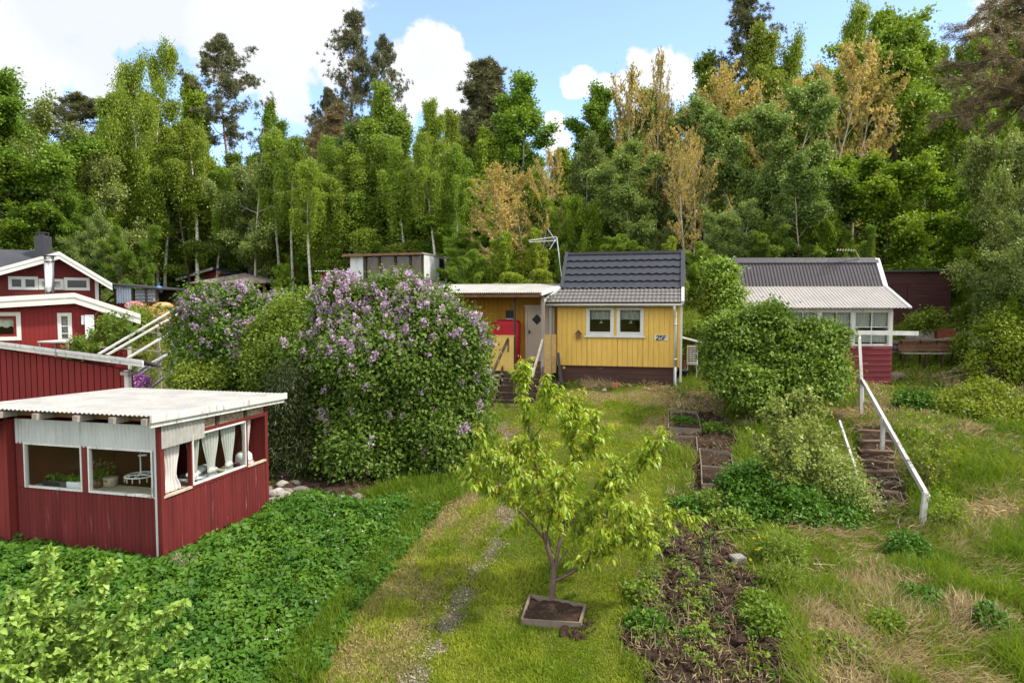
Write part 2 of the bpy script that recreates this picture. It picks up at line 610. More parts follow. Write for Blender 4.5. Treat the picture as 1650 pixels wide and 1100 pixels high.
def make_mats():
    m = M
    m['red_board'] = surf('red_board', (.110, .016, .013), .28, 2.5, (1, 1, .12), (.34, .20, .18), .08, 22, .75, .2, .35)
    m['red_board_fresh'] = surf('red_board_fresh', (.165, .014, .013), .16, 2.0, (1, 1, .2), None, 0, 8, .7, .25, .25)
    m['red_shade'] = surf('red_old', (.15, .022, .019), .25, 2.0, (1, 1, .2), None, 0, 8, .8, .2, .3)
    m['red_corr'] = surf('red_corrugated', (.116, .016, .015), .36, 4.5, (1, 1, .05), (.30, .17, .165), .10, 24, .7, .25, .3)
    m['red_siding'] = surf('red_siding', (.135, .014, .018), .15, 2.2, (.2, 1, 1), (.5, .36, .36), .09, 9, .65, .3, .25)
    m['white'] = surf('white_paint', (.52, .51, .475), .08, 2.5, (1, 1, .3), (.36, .33, .28), .06, 7, .6, .3, .15)
    m['white_worn'] = surf('white_worn', (.50, .49, .455), .16, 3, (1, 1, .2), (.22, .19, .15), .16, 8, .75, .25, .3)
    m['white_rail'] = surf('white_rail', (.37, .36, .34), .12, 4, (.3, .3, .3), (.25, .22, .19), .17, 14, .8, .2, .3)
    m['white_metal'] = surf('white_metal', (.29, .28, .255), .22, 1.6, (1, 1, 1), (.24, .215, .17), .12, 2.5, .45, .45, .06)
    m['grey_zinc'] = surf('grey_zinc', (.40, .415, .405), .14, 2.2, (1, 1, .15), (.30, .31, .29), .14, 5, .5, .5, .12, .0)
    m['zinc'] = surf('galvanised', (.55, .57, .58), .15, 12, (1, 1, 1), None, 0, 8, .38, .5, .08, .85)
    m['grey_box'] = surf('grey_white_board', (.50, .52, .52), .10, 1.5, (1, 1, .2), (.33, .32, .30), .12, 4, .65, .35, .15)
    m['dark_roof'] = surf('dark_roof', (.040, .040, .046), .18, 2.5, (1, 1, 1), (.09, .09, .09), .05, 6, .55, .35, .25)
    m['tile'] = surf('black_tile', (.026, .027, .034), .14, 3, (1, 1, 1), (.055, .055, .06), .05, 10, .42, .45, .12)
    m['tile_low'] = surf('grey_tile', (.115, .105, .098), .22, 5, (1, 1, 1), (.30, .28, .26), .10, 12, .6, .35, .3)
    m['roof_metal'] = surf('roof_metal', (.046, .041, .047), .14, 1.6, (1, 1, 1), (.09, .085, .085), .06, 5, .62, .25, .06)
    m['roof_metal_pale'] = surf('roof_metal_pale', (.30, .275, .25), .16, 1.6, (1, 1, 1), (.20, .18, .16), .12, 5, .5, .45, .08)
    m['yellow'] = surf('yellow_paint', (.58, .365, .075), .16, 3.2, (1, 1, .15), (.36, .24, .09), .07, 7, .62, .3, .2)
    m['ochre'] = surf('ochre_paint', (.50, .245, .022), .12, 2.2, (1, 1, .2), None, 0, 7, .6, .3, .2)
    m['pale_yellow'] = surf('pale_yellow_panel', (.62, .42, .12), .10, 2.2, (1, 1, .3), None, 0, 7, .6, .3, .15)
    m['osb'] = surf('chipboard', (.50, .33, .12), .30, 18, (1, 1, .6), (.30, .19, .07), .22, 26, .75, .2, .3)
    m['osb_grey'] = surf('grey_chipboard', (.30, .235, .165), .35, 14, (.5, 1, 1), (.12, .09, .065), .24, 20, .8, .2, .4)
    m['brown_red'] = surf('brown_red_plinth', (.058, .026, .019), .2, 3, (.15, 1, 1), (.28, .17, .15), .09, 9, .7, .25, .3)
    m['dark_brown'] = surf('dark_brown_board', (.045, .016, .014), .25, 3, (.12, 1, 1), (.13, .085, .075), .10, 9, .75, .25, .3)
    m['wood_grey'] = surf('grey_wood', (.26, .225, .19), .25, 4, (1, 1, .1), (.12, .10, .08), .16, 12, .85, .2, .4)
    m['wood_dark'] = surf('dark_wood', (.052, .034, .024), .3, 5, (1, 1, .15), (.13, .10, .075), .14, 12, .7, .25, .35)
    m['wood_brown'] = surf('brown_wood', (.16, .085, .042), .3, 4, (1, 1, .15), (.07, .045, .03), .14, 12, .75, .25, .35)
    m['wood_pale'] = surf('pale_wood', (.42, .35, .26), .2, 5, (1, 1, .3), (.20, .16, .12), .14, 14, .8, .2, .35)
    m['wood_rot'] = surf('rotten_plank', (.065, .040, .028), .35, 6, (.4, 1, 1), (.17, .12, .085), .17, 12, .9, .15, .6)
    m['wood_tread'] = surf('weathered_tread', (.12, .080, .056), .35, 6, (.3, 1, 1), (.08, .05, .035), .20, 14, .9, .15, .6)
    m['bed_board'] = surf('bed_board', (.155, .122, .092), .25, 5, (1, 1, .3), (.13, .10, .075), .16, 12, .85, .2, .4)
    m['door_white'] = surf('door_paint', (.72, .60, .48), .06, 2, (1, 1, 1), None, 0, 8, .5, .4, .08)
    m['black'] = surf('black_metal', (.012, .012, .013), .2, 6, (1, 1, 1), None, 0, 8, .45, .45, .1)
    m['letter'] = surf('letter_black', (.012, .012, .012), .05, 6, (1, 1, 1), None, 0, 8, .6, .3, .05)
    m['steel'] = surf('steel', (.50, .50, .50), .12, 5, (1, 1, .1), None, 0, 8, .25, .5, .05, .95)
    m['red_cloth'] = surf('red_tarp', (.42, .008, .020), .12, 3, (1, 1, 1), None, 0, 8, .6, .35, .2, 0, .02, 8)
    m['curtain'] = surf('curtain_cloth', (.55, .52, .49), .10, 3, (1, 1, 1), None, 0, 8, .9, .1, .2)
    m['curtain_grey'] = surf('grey_curtain', (.34, .33, .30), .18, 14, (1, 1, 1), None, 0, 8, .9, .1, .2)
    m['lace'] = surf('lace', (.50, .48, .40), .2, 20, (1, 1, 1), None, 0, 8, .9, .1, .2)
    m['coat'] = surf('dark_coat', (.022, .026, .038), .2, 4, (1, 1, 1), None, 0, 8, .9, .1, .3)
    m['plastic_white'] = surf('white_plastic', (.66, .67, .66), .05, 3, (1, 1, 1), None, 0, 8, .4, .4, .03)
    m['plastic_blue'] = surf('blue_plastic', (.06, .16, .32), .1, 3, (1, 1, 1), None, 0, 8, .5, .4, .1)
    m['plastic_sheet'] = surf('plastic_sheet', (.36, .44, .50), .22, 2, (1, 1, .3), (.55, .60, .64), .15, 3, .3, .5, .3)
    m['plastic_dark'] = surf('dark_plastic_sheet', (.13, .16, .17), .3, 3, (1, 1, .4), (.33, .36, .37), .14, 4, .3, .5, .3)
    m['red_plastic'] = surf('red_plastic', (.32, .03, .05), .2, 5, (1, 1, 1), (.58, .48, .48), .24, 7, .35, .5, .2)
    m['tarp_yellow'] = surf('yellow_tarp', (.36, .25, .09), .2, 4, (1, 1, 1), None, 0, 8, .6, .3, .3)
    m['rust'] = surf('rusty_steel', (.17, .055, .024), .35, 5, (1, 1, 1), (.07, .03, .02), .14, 12, .8, .3, .4)
    m['brick'] = surf('brick', (.36, .13, .07), .2, 9, (1, 1, 1), None, 0, 8, .85, .2, .4)
    m['concrete'] = surf('concrete', (.22, .21, .195), .16, 8, (1, 1, 1), (.20, .19, .17), .12, 14, .9, .2, .4)
    m['stone'] = surf('stone', (.15, .13, .11), .35, 5, (1, 1, 1), (.10, .095, .08), .18, 7, .9, .2, .6)
    m['white_stone'] = surf('white_stone', (.30, .275, .24), .3, 5, (1, 1, 1), (.14, .12, .10), .18, 9, .9, .2, .5)
    m['terracotta'] = surf('felt_brown_roof', (.20, .165, .15), .14, 3, (1, 1, 1), (.13, .11, .10), .08, 8, .8, .25, .2)
    m['red_tile'] = surf('red_roof', (.28, .07, .035), .2, 4, (1, 1, 1), None, 0, 8, .7, .3, .2)
    m['pipe'] = surf('drain_pipe', (.045, .045, .05), .2, 5, (1, 1, 1), None, 0, 8, .5, .4, .1)
    m['pipe_grey'] = surf('grey_pipe', (.23, .25, .28), .2, 5, (1, 1, 1), None, 0, 8, .5, .4, .1)
    m['soil'] = surf('potting_soil', (.045, .028, .019), .4, 9, (1, 1, 1), (.11, .075, .05), .16, 22, .95, .1, 1.0, 0, .03)
    m['twig'] = surf('twig', (.14, .095, .065), .3, 6, (1, 1, .3), None, 0, 8, .85, .2, .3)
    m['dry_twig'] = surf('dry_twig', (.30, .24, .17), .3, 6, (1, 1, 1), None, 0, 8, .9, .2, .3)
    m['red_stem'] = surf('red_stem', (.21, .035, .03), .3, 6, (1, 1, .3), None, 0, 8, .75, .25, .2)
    m['bark'] = surf('bark', (.095, .075, .06), .35, 4, (1, 1, .25), (.17, .15, .125), .16, 10, .9, .15, .6, 0, .02)
    m['bark_pale'] = surf('pale_bark', (.40, .35, .28), .25, 4, (1, 1, .3), (.20, .17, .13), .14, 9, .85, .2, .3)
    m['bark_cherry'] = surf('cherry_bark', (.105, .070, .052), .3, 12, (1, 1, 2.0), (.19, .15, .12), .16, 18, .6, .3, .4)
    m['bark_dead'] = surf('dead_wood', (.36, .33, .29), .2, 4, (1, 1, .3), None, 0, 8, .85, .2, .3)
    m['birch_bark'] = birch_bark()
    m['pine_bark'] = pine_bark()
    m['glass'] = glassmat('window_glass')
    m['glass_dark'] = glassmat('dark_glass', (.55, .6, .6), .06)
    m['interior'] = surf('dark_interior', (.05, .042, .035), .2, 3, (1, 1, 1), None, 0, 8, .9, .1, .1)
    m['ground'] = ground_mat()
    # foliage: (darker leaf tone, lighter leaf tone)
    m['l_birch'] = leafmat('birch_leaf', (.066, .112, .012), (.140, .185, .016), .36)
    m['l_birch_y'] = leafmat('birch_leaf_yellow', (.090, .135, .010), (.185, .225, .018), .38)
    m['l_broad'] = leafmat('broad_leaf', (.052, .100, .012), (.120, .175, .018), .34)
    m['l_maple'] = leafmat('maple_leaf', (.055, .110, .010), (.145, .205, .014), .38)
    m['l_sallow'] = leafmat('sallow_leaf', (.070, .108, .022), (.165, .205, .058), .28)
    m['l_grey'] = leafmat('aspen_leaf', (.062, .102, .024), (.140, .182, .046), .28)
    m['l_pine'] = leafmat('pine_needle', (.030, .040, .017), (.085, .082, .040), .15)
    m['l_pine_brown'] = leafmat('pine_needle_brown', (.055, .045, .024), (.125, .095, .050), .18)
    m['l_bud'] = leafmat('orange_young_leaf', (.24, .22, .045), (.54, .41, .14), .34, (1.2, 1.05, .7), .6, .2, .006, .12)
    m['l_lilac'] = leafmat('lilac_leaf', (.042, .098, .012), (.120, .195, .022), .32, None, .55, .25)
    m['l_lilac_y'] = leafmat('yellow_green_leaf', (.062, .108, .012), (.150, .205, .026), .36)
    m['blossom'] = leafmat('lilac_blossom', (.33, .20, .33), (.64, .50, .62), .25, (1.1, 1, 1.1), .7, .15, .0, .0)
    m['blossom_pink'] = leafmat('pink_blossom', (.26, .06, .25), (.50, .25, .48), .25, (1.1, 1, 1.1), .7, .15, .0, .0)
    m['l_viburnum'] = leafmat('layered_leaf', (.062, .115, .013), (.170, .230, .034), .30, None, .55, .25)
    m['l_variegated'] = leafmat('pale_edged_leaf', (.095, .145, .020), (.30, .34, .10), .34)
    m['l_juniper'] = leafmat('juniper_needle', (.022, .040, .009), (.055, .070, .014), .2)
    m['l_cherry'] = leafmat('cherry_leaf', (.098, .170, .010), (.250, .295, .020), .46, (1.3, 1.2, .5), .38, .4, .0, .0)
    m['l_cherry_tip'] = leafmat('cherry_young_leaf', (.30, .17, .045), (.40, .27, .06), .42, (1.2, 1.1, .6), .4, .4, .0, .0)
    m['l_apple'] = leafmat('apple_leaf', (.100, .180, .022), (.250, .340, .075), .38, None, .42, .35, .0, .0)
    m['l_elder'] = leafmat('ground_leaf', (.036, .105, .008), (.092, .185, .013), .30, None, .5, .25, .0, .0)
    m['l_weed'] = leafmat('weed_leaf', (.092, .158, .012), (.200, .275, .030), .34)
    m['l_fern'] = leafmat('shrub_leaf', (.075, .130, .010), (.190, .240, .020), .36)
    m['l_grass'] = leafmat('grass_blade', (.060, .120, .006), (.155, .200, .018), .38, None, .55, .2, .0, .0)
    m['l_lawn'] = leafmat('lawn_blade', (.090, .155, .006), (.235, .265, .030), .36, None, .6, .15, .0, .0)
    m['l_straw'] = leafmat('straw', (.25, .19, .085), (.50, .40, .22), .25, (1.1, 1.0, .8), .7, .2, .0, .0)
    m['gravel_chip'] = leafmat('gravel_chip', (.17, .14, .10), (.34, .30, .23), .0, None, .9, .1, .0, .0)
    m['petal_white'] = leafmat('white_petal', (.55, .55, .48), (.75, .74, .68), .3, (1, 1, 1), .6, .2, .0, .0)
    m['petal_yellow'] = leafmat('yellow_petal', (.55, .38, .01), (.70, .52, .02), .3, (1, 1, .6), .6, .2, .0, .0)


make_mats()

# ------------------------------------------------------------------ foliage meshes
def unit(v):
    return v / (np.linalg.norm(v, axis=-1, keepdims=True) + 1e-9)


def rand_dirs(n, rng):
    return unit(rng.normal(size=(n, 3)))


def leaf_quads(P, D, Nn, Ln, Wd, rng, kind='rhomb', fold=.25, droop=.2):
    """leaf blades as quads.  kind: rhomb (1 quad) | leaf (2 quads, folded on the midrib) | long (6 quads, curved)"""
    n = len(P)
    D = unit(D); S = unit(np.cross(D, Nn)); N2 = np.cross(S, D)
    Ln = np.broadcast_to(np.asarray(Ln, float), (n,))[:, None]; Wd = np.broadcast_to(np.asarray(Wd, float), (n,))[:, None]
    if kind == 'rhomb':
        a = P; c = P + D * Ln - N2 * Ln * droop
        b = P + D * Ln * .45 + S * Wd * .5 + N2 * Wd * fold
        d = P + D * Ln * .45 - S * Wd * .5 + N2 * Wd * fold
        V = np.stack([a, b, c, d], 1).reshape(-1, 3)
        Q = np.arange(n * 4).reshape(n, 4)
        return V, Q, 4
    if kind == 'leaf':
        m0 = P; m1 = P + D * Ln * .5 - N2 * Wd * fold * .4; m2 = P + D * Ln - N2 * Ln * droop
        l = P + D * Ln * .42 + S * Wd * .5 + N2 * Wd * fold; r = P + D * Ln * .42 - S * Wd * .5 + N2 * Wd * fold
        V = np.stack([m0, m1, m2, l, r], 1).reshape(-1, 3)
        b = np.arange(n)[:, None] * 5
        Q = np.concatenate([b + np.array([[0, 1, 2, 3]]), b + np.array([[0, 4, 2, 1]])])
        return V, Q, 5
    ss = [0, .3, .68, 1]; ws = [.08, .92, .74, .06]
    rows = []
    for s_, w_ in zip(ss, ws):
        m = P + D * Ln * s_ - N2 * Ln * droop * s_ ** 2
        up = N2 * Wd * w_ * fold
        rows += [m + S * Wd * .5 * w_ + up, m, m - S * Wd * .5 * w_ + up]
    V = np.stack(rows, 1).reshape(-1, 3)
    b = np.arange(n)[:, None] * 12
    Q = np.concatenate([b + np.array([[3 * k + j, 3 * k + j + 1, 3 * k + j + 4, 3 * k + j + 3]]) for k in range(3) for j in range(2)])
    return V, Q, 12


def leaf_mesh(name, P, D, Nn, Ln, Wd, tint, mat, rng, kind='rhomb', fold=.25, droop=.2):
    V, Q, k = leaf_quads(P, D, Nn, Ln, Wd, rng, kind, fold, droop)
    return np_mesh(name, V, Q, mat, {'tint': np.repeat(np.clip(tint, 0, 1), k)})


def skeleton_mesh(name, lines, mat, sides=6):
    """lines: list of (pts, radii)"""
    mb = MB()
    for k, (p, r) in enumerate(lines):
        mb.tube(p, r, sides if r[0] > .03 else (4 if r[0] > .012 else 3), cap=False)
    V = np.concatenate(mb.V)
    me = bpy.data.meshes.new(name)
    me.from_pydata(V.tolist(), [], mb.F)
    me.materials.append(mat)
    me.polygons.foreach_set('use_smooth', [True] * len(me.polygons))
    me.update()
    return me


def curve(p, d, L, n, rng, wob=.12, pull=(0, 0, 0)):
    """a wandering polyline of n points"""
    pts = [np.array(p, float)]; d = np.array(d, float); d /= np.linalg.norm(d)
    for i in range(n - 1):
        d = d + rng.normal(size=3) * wob + np.array(pull) * (1.0 / n)
        d /= np.linalg.norm(d)
        pts.append(pts[-1] + d * L / (n - 1))
    return np.array(pts)


def tree_skeleton(rng, H, base, rad, prof, nl, el0, el1, pull=0.0, lean=.02, r0=.16, subs=5, fork=1, wob=.1, topz=.97):
    """trunk + limbs + twigs; returns branch lines, and sample points/directions for leaves"""
    lines = []; TP = []; TD = []; TG = []; GL = [rad * .12]
    trunks = []; grp = [0]
    for f in range(fork):
        d = np.array([rng.normal() * lean, rng.normal() * lean, 1.0])
        if fork > 1:
            a = 2 * math.pi * f / fork + rng.random()
            d = np.array([math.cos(a) * .28, math.sin(a) * .28, 1.0])
        p0 = np.array([0, 0, -.3]) if fork == 1 else np.array([math.cos(f * 2.4) * .12, math.sin(f * 2.4) * .12, -.3])
        hh = H * topz * (1.0 if f == 0 else rng.uniform(.78, .97))
        n = 9
        pts = curve(p0, d, hh + .3, n, rng, .035 if fork == 1 else .05, (0, 0, .25))
        rr = r0 / fork ** .4 * (1 - np.linspace(0, 1, n) ** 1.15 * .93)
        lines.append((pts, rr)); trunks.append((pts, rr))
    for i in range(nl):
        pts, rr = trunks[i % fork]
        t = (i + rng.random()) / nl
        hz = base + (1 - base) * t
        q = hz * (len(pts) - 1); k = min(int(q), len(pts) - 2); fr = q - k
        p = pts[k] * (1 - fr) + pts[k + 1] * fr
        r = (rr[k] * (1 - fr) + rr[k + 1] * fr)
        az = i * 2.39996 + rng.normal() * .35
        L = rad * prof(t) * rng.uniform(.55, 1.32)
        el = R(el0 + (el1 - el0) * t) + rng.normal() * .12
        d = np.array([math.cos(az) * math.cos(el), math.sin(az) * math.cos(el), math.sin(el)])
        lp = curve(p, d, max(L, .25), 6, rng, wob, (0, 0, pull))
        lines.append((lp, np.maximum(r * .42 * (1 - np.linspace(0, 1, 6) * .85), .006)))
        grp[0] += 1; GL.append(L * 1.3)
        for s_ in np.linspace(.42, 1.0, 8):
            TG.append(grp[0]); x = s_ * 5; kk = min(int(x), 4)
            TP.append(lp[kk] + (lp[kk + 1] - lp[kk]) * (x - kk)); TD.append(lp[kk + 1] - lp[kk])
        for j in range(subs):
            s_ = rng.uniform(.25, .95); x = s_ * 5; kk = min(int(x), 4)
            b = lp[kk] + (lp[kk + 1] - lp[kk]) * (x - kk)
            d2 = unit(lp[kk + 1] - lp[kk]) + rng.normal(size=3) * .62
            L2 = L * rng.uniform(.22, .45) * (1.1 - s_ * .4)
            sp = curve(b, d2, max(L2, .15), 4, rng, wob, (0, 0, pull))
            lines.append((sp, np.maximum(r * .16 * (1 - np.linspace(0, 1, 4) * .8), .004)))
            grp[0] += 1; GL.append(L2)
            for s2 in np.linspace(.3, 1.0, 5):
                TG.append(grp[0]); x = s2 * 3; kk = min(int(x), 2)
                TP.append(sp[kk] + (sp[kk + 1] - sp[kk]) * (x - kk)); TD.append(sp[kk + 1] - sp[kk])
    top = trunks[0][0][-1]
    for f, (pts, rr) in enumerate(trunks):
        for s_ in np.linspace(.8, 1, 8):
            TG.append(0); q = s_ * (len(pts) - 1); k = min(int(q), len(pts) - 2)
            TP.append(pts[k] + (pts[k + 1] - pts[k]) * (q - k)); TD.append(np.array([0, 0, 1.0]))
    return lines, np.array(TP), unit(np.array(TD)), (np.array(TG), np.array(GL))


def tree_leaves(rng, TP, TD, TG, n, jit, Ln, Wd, mode='spread', up=.4, center=None, cl_tint=.55):
    TG, GL = TG
    gw = np.exp(rng.normal(size=TG.max() + 1) * .75) * GL; gt = rng.random(TG.max() + 1)
    w = gw[TG]; i = rng.choice(len(TP), n, p=w / w.sum())
    ct = gt[TG]
    P = TP[i] + rng.normal(size=(n, 3)) * np.array([jit, jit, jit * .75])
    D = unit(TD[i] * .6 + rng.normal(size=(n, 3)) * .8)
    if mode == 'weep':
        drop = rng.exponential(.62, n)
        P[:, 2] -= drop
        D = unit(np.array([0, 0, -1.0]) + rng.normal(size=(n, 3)) * .55)
    elif mode == 'upright':
        P = TP[i] + TD[i] * rng.uniform(-.1, .35, n)[:, None] + rng.normal(size=(n, 3)) * jit
        D = unit(np.array([0, 0, .9]) + rng.normal(size=(n, 3)) * .6)
    Nn = unit(rng.normal(size=(n, 3)) * .7 + np.array([0, 0, up]))
    s = rng.uniform(.7, 1.3, n)
    tint = ct[i] * cl_tint + rng.random(n) * (1 - cl_tint)
    return P, D, Nn, Ln * s, Wd * s, tint


P_OVAL = lambda t: math.sin(math.pi * min(1, .12 + t * .86)) ** .75
P_BIRCH = lambda t: (.70 + .30 * math.sin(math.pi * min(1, t * 1.4 + .1))) * max(0, 1 - t) ** .42 + .14
P_CONE = lambda t: max(0, 1 - t) ** .62 + .07
P_PINE = lambda t: (.45 + .8 * math.sin(math.pi * (t * .9 + .12))) * (1.08 - t) ** .35
P_DOME = lambda t: math.sqrt(max(.02, 1 - t ** 2)) * .95 + .05

TREES = {}


def def_tree(key, H, W, bark, leaf, seed, n, skel, lv, kind='rhomb', fold=.2, droop=.15):
    rng = np.random.default_rng(seed)
    lines, TP, TD, TG = tree_skeleton(rng, H, rad=W / 2, **skel)
    tm = skeleton_mesh(key + '_trunk', lines, M[bark])
    P, D, Nn, Ln, Wd, tint = tree_leaves(rng, TP, TD, TG, n, **lv)
    cm = leaf_mesh(key + '_crown', P, D, Nn, Ln, Wd, tint, M[leaf], rng, kind, fold, droop)
    # measured outline, to fit each copy to its place
    zt = np.percentile(P[:, 2], 99.7); w = np.percentile(np.hypot(P[:, 0], P[:, 1]), 97) * 2
    TREES[key] = (tm, cm, zt, w)


def def_pine(key, H, W, leaf, seed, base, nl, el0, el1, prof, tufts_per, needle=.30, pull=.25, r0=.2, subs=6, dense=16, nw=.045):
    rng = np.random.default_rng(seed)
    lines, TP, TD, TG = tree_skeleton(rng, H, base=base, rad=W / 2, prof=prof, nl=nl, el0=el0, el1=el1, pull=pull, r0=r0, subs=subs, wob=.16)
    nst = 7                                              # dead stubs below the crown
    for i in range(nst):
        z = H * (base * rng.uniform(.55, 1.0)); a = rng.random() * 6.28
        lines.append((curve((0, 0, z), (math.cos(a), math.sin(a), -.1), rng.uniform(.4, 1.3), 4, rng, .15), np.linspace(.03, .008, 4)))
    tm = skeleton_mesh(key + '_trunk', lines, M['pine_bark'])
    nt = int(len(TP) * tufts_per * 1.2)
    i = rng.integers(0, len(TP), nt)
    C = TP[i] + rng.normal(size=(nt, 3)) * np.array([.22, .22, .13])
    ct = rng.random(nt)
    k = dense
    P = np.repeat(C, k, 0); Dd = np.repeat(TD[i], k, 0)
    D = unit(Dd * .5 + rand_dirs(nt * k, rng) * 1.0 + np.array([0, 0, .35]))
    Nn = rand_dirs(nt * k, rng)
    s = rng.uniform(.6, 1.2, nt * k)
    tint = np.repeat(ct, k) * .5 + rng.random(nt * k) * .5
    cm = leaf_mesh(key + '_crown', P, D, Nn, needle * s, nw, tint, M[leaf], rng, 'rhomb', 0, .1)
    TREES[key] = (tm, cm, np.percentile(P[:, 2], 99.7), np.percentile(np.hypot(P[:, 0], P[:, 1]), 97) * 2)


def make_trees():
    sp = dict(jit=.26, Ln=.19, Wd=.14)
    for k in range(3):
        def_tree('birch%d' % k, 14, 5.0, 'birch_bark', 'l_birch', 20 + k, 80000,
                 dict(base=.18, prof=P_BIRCH, nl=34, el0=30, el1=58, pull=-.5, r0=.14, subs=9),
                 dict(jit=.15, Ln=.125, Wd=.088, mode='weep', up=.2))
    def_tree('birchy', 14, 5.2, 'birch_bark', 'l_birch_y', 31, 56000,
             dict(base=.16, prof=P_BIRCH, nl=36, el0=30, el1=66, pull=-.55, r0=.14, subs=9),
             dict(jit=.15, Ln=.16, Wd=.125, mode='weep', up=.2))
    def_tree('slim', 14, 3.6, 'birch_bark', 'l_birch', 33, 28000,
             dict(base=.52, prof=P_OVAL, nl=22, el0=30, el1=66, pull=-.5, r0=.15, subs=8, lean=.03),
             dict(jit=.15, Ln=.125, Wd=.088, mode='weep', up=.2))
    def_tree('oldbirch', 17, 7.0, 'birch_bark', 'l_birch', 35, 70000,
             dict(base=.22, prof=P_OVAL, nl=40, el0=30, el1=70, pull=-.6, r0=.19, subs=8, fork=2),
             dict(jit=.22, Ln=.14, Wd=.10, mode='weep', up=.2))
    for k in range(3):
        def_tree('broad%d' % k, 13, 7.0, 'bark', 'l_broad', 40 + k, 84000,
                 dict(base=.10, prof=P_OVAL, nl=32, el0=15, el1=72, pull=.1, r0=.17, subs=10, fork=1 + (k == 1)),
                 dict(jit=.21, Ln=.15, Wd=.11, mode='spread', up=.7))
    def_tree('aspen', 14, 4.2, 'bark_pale', 'l_broad', 51, 24000,
             dict(base=.30, prof=P_OVAL, nl=34, el0=38, el1=72, pull=.2, r0=.12, subs=6),
             dict(jit=.20, Ln=.155, Wd=.13, mode='spread', up=.5))
    def_tree('maple', 8, 8.0, 'bark', 'l_maple', 55, 62000,
             dict(base=.12, prof=P_DOME, nl=34, el0=5, el1=60, pull=.05, r0=.13, subs=8, fork=2),
             dict(jit=.22, Ln=.155, Wd=.125, mode='spread', up=1.6))
    for k in range(2):
        def_tree('sallow%d' % k, 8.5, 7.5, 'bark', 'l_sallow', 60 + k, 84000,
                 dict(base=.06, prof=P_DOME, nl=36, el0=12, el1=65, pull=.15, r0=.14, subs=10, fork=3),
                 dict(jit=.19, Ln=.13, Wd=.08, mode='spread', up=.7))
    def_tree('greyaspen', 11, 6.0, 'bark_pale', 'l_grey', 66, 84000,
             dict(base=.10, prof=P_OVAL, nl=34, el0=20, el1=70, pull=.15, r0=.13, subs=10, fork=2),
             dict(jit=.19, Ln=.135, Wd=.10, mode='spread', up=.7))
    for k in range(2):
        def_tree('bud%d' % k, 11, 6.0, 'bark_pale', 'l_bud', 70 + k, 7000,
                 dict(base=.22, prof=P_OVAL, nl=44, el0=32, el1=74, pull=.35, r0=.10, subs=9, fork=1 + k),
                 dict(jit=.05, Ln=.17, Wd=.09, mode='upright', up=.2, cl_tint=.7))
    def_pine('pine0', 20, 6.5, 'l_pine', 80, .58, 40, -8, 55, P_PINE, 1.35)
    def_pine('pine1', 20, 5.2, 'l_pine', 81, .50, 40, -12, 55, P_PINE, 1.1)
    def_pine('fir', 12, 5.0, 'l_pine', 83, .12, 70, -5, 55, P_CONE, 1.9, subs=6)
    def_pine('thinfir', 12, 4.6, 'l_pine_brown', 84, .12, 46, -12, 40, P_CONE, .8, subs=5, dense=12)
    rng = np.random.default_rng(90)
    lines, TP, TD, _ = tree_skeleton(rng, 9, base=.3, rad=2.2, prof=P_OVAL, nl=18, el0=20, el1=60, r0=.09, subs=5)
    TREES['dead'] = (skeleton_mesh('dead_trunk', lines, M['bark_dead']), None, 8.8, 4.2)


def plant_tree(key, name, cat, label, x, y, ztop, width, group=None, rot=None, lean=0.0, wy=None, sink=0.0):
    """fit a copy of a tree to its place: root on the ground at (x, y), top at ztop, crown of this width"""
    tm, cm, H0, W0 = TREES[key]
    z0 = float(ground(x, y)) - sink
    o = thing(name, label, cat, (x, y, z0), group)
    o.rotation_euler = (lean * .3, lean, random.uniform(0, 6.28) if rot is None else rot)
    s = max(.25, (ztop - z0) / H0); w = width / W0
    o.scale = (w, wy / W0 if wy else w, s)
    link('trunk', tm, o)
    if cm is not None: link('crown', cm, o)
    return o


# ------------------------------------------------------------------ bushes
def lobe_points(lobes, n, rng, shell=.12, noise=.10):
    """points on the outer surface of a union of ellipsoids [(cx, cy, cz, rx, ry, rz)]"""
    L = np.array(lobes, float)
    wgt = (L[:, 3] * L[:, 5]); wgt /= wgt.sum()
    i = rng.choice(len(L), n * 3, p=wgt)
    d = rand_dirs(n * 3, rng)
    rr = 1 + rng.normal(size=(n * 3, 1)) * noise - np.abs(rng.normal(size=(n * 3, 1))) * shell
    P = L[i, :3] + d * L[i, 3:] * rr
    Nn = unit(d / L[i, 3:])
    ok = np.ones(len(P), bool)
    for j in range(len(L)):
        q = (((P - L[j, :3]) / (L[j, 3:] * .80)) ** 2).sum(1)
        ok &= (q > 1) | (i == j)
    P, Nn = P[ok], Nn[ok]
    return P[:n], Nn[:n]


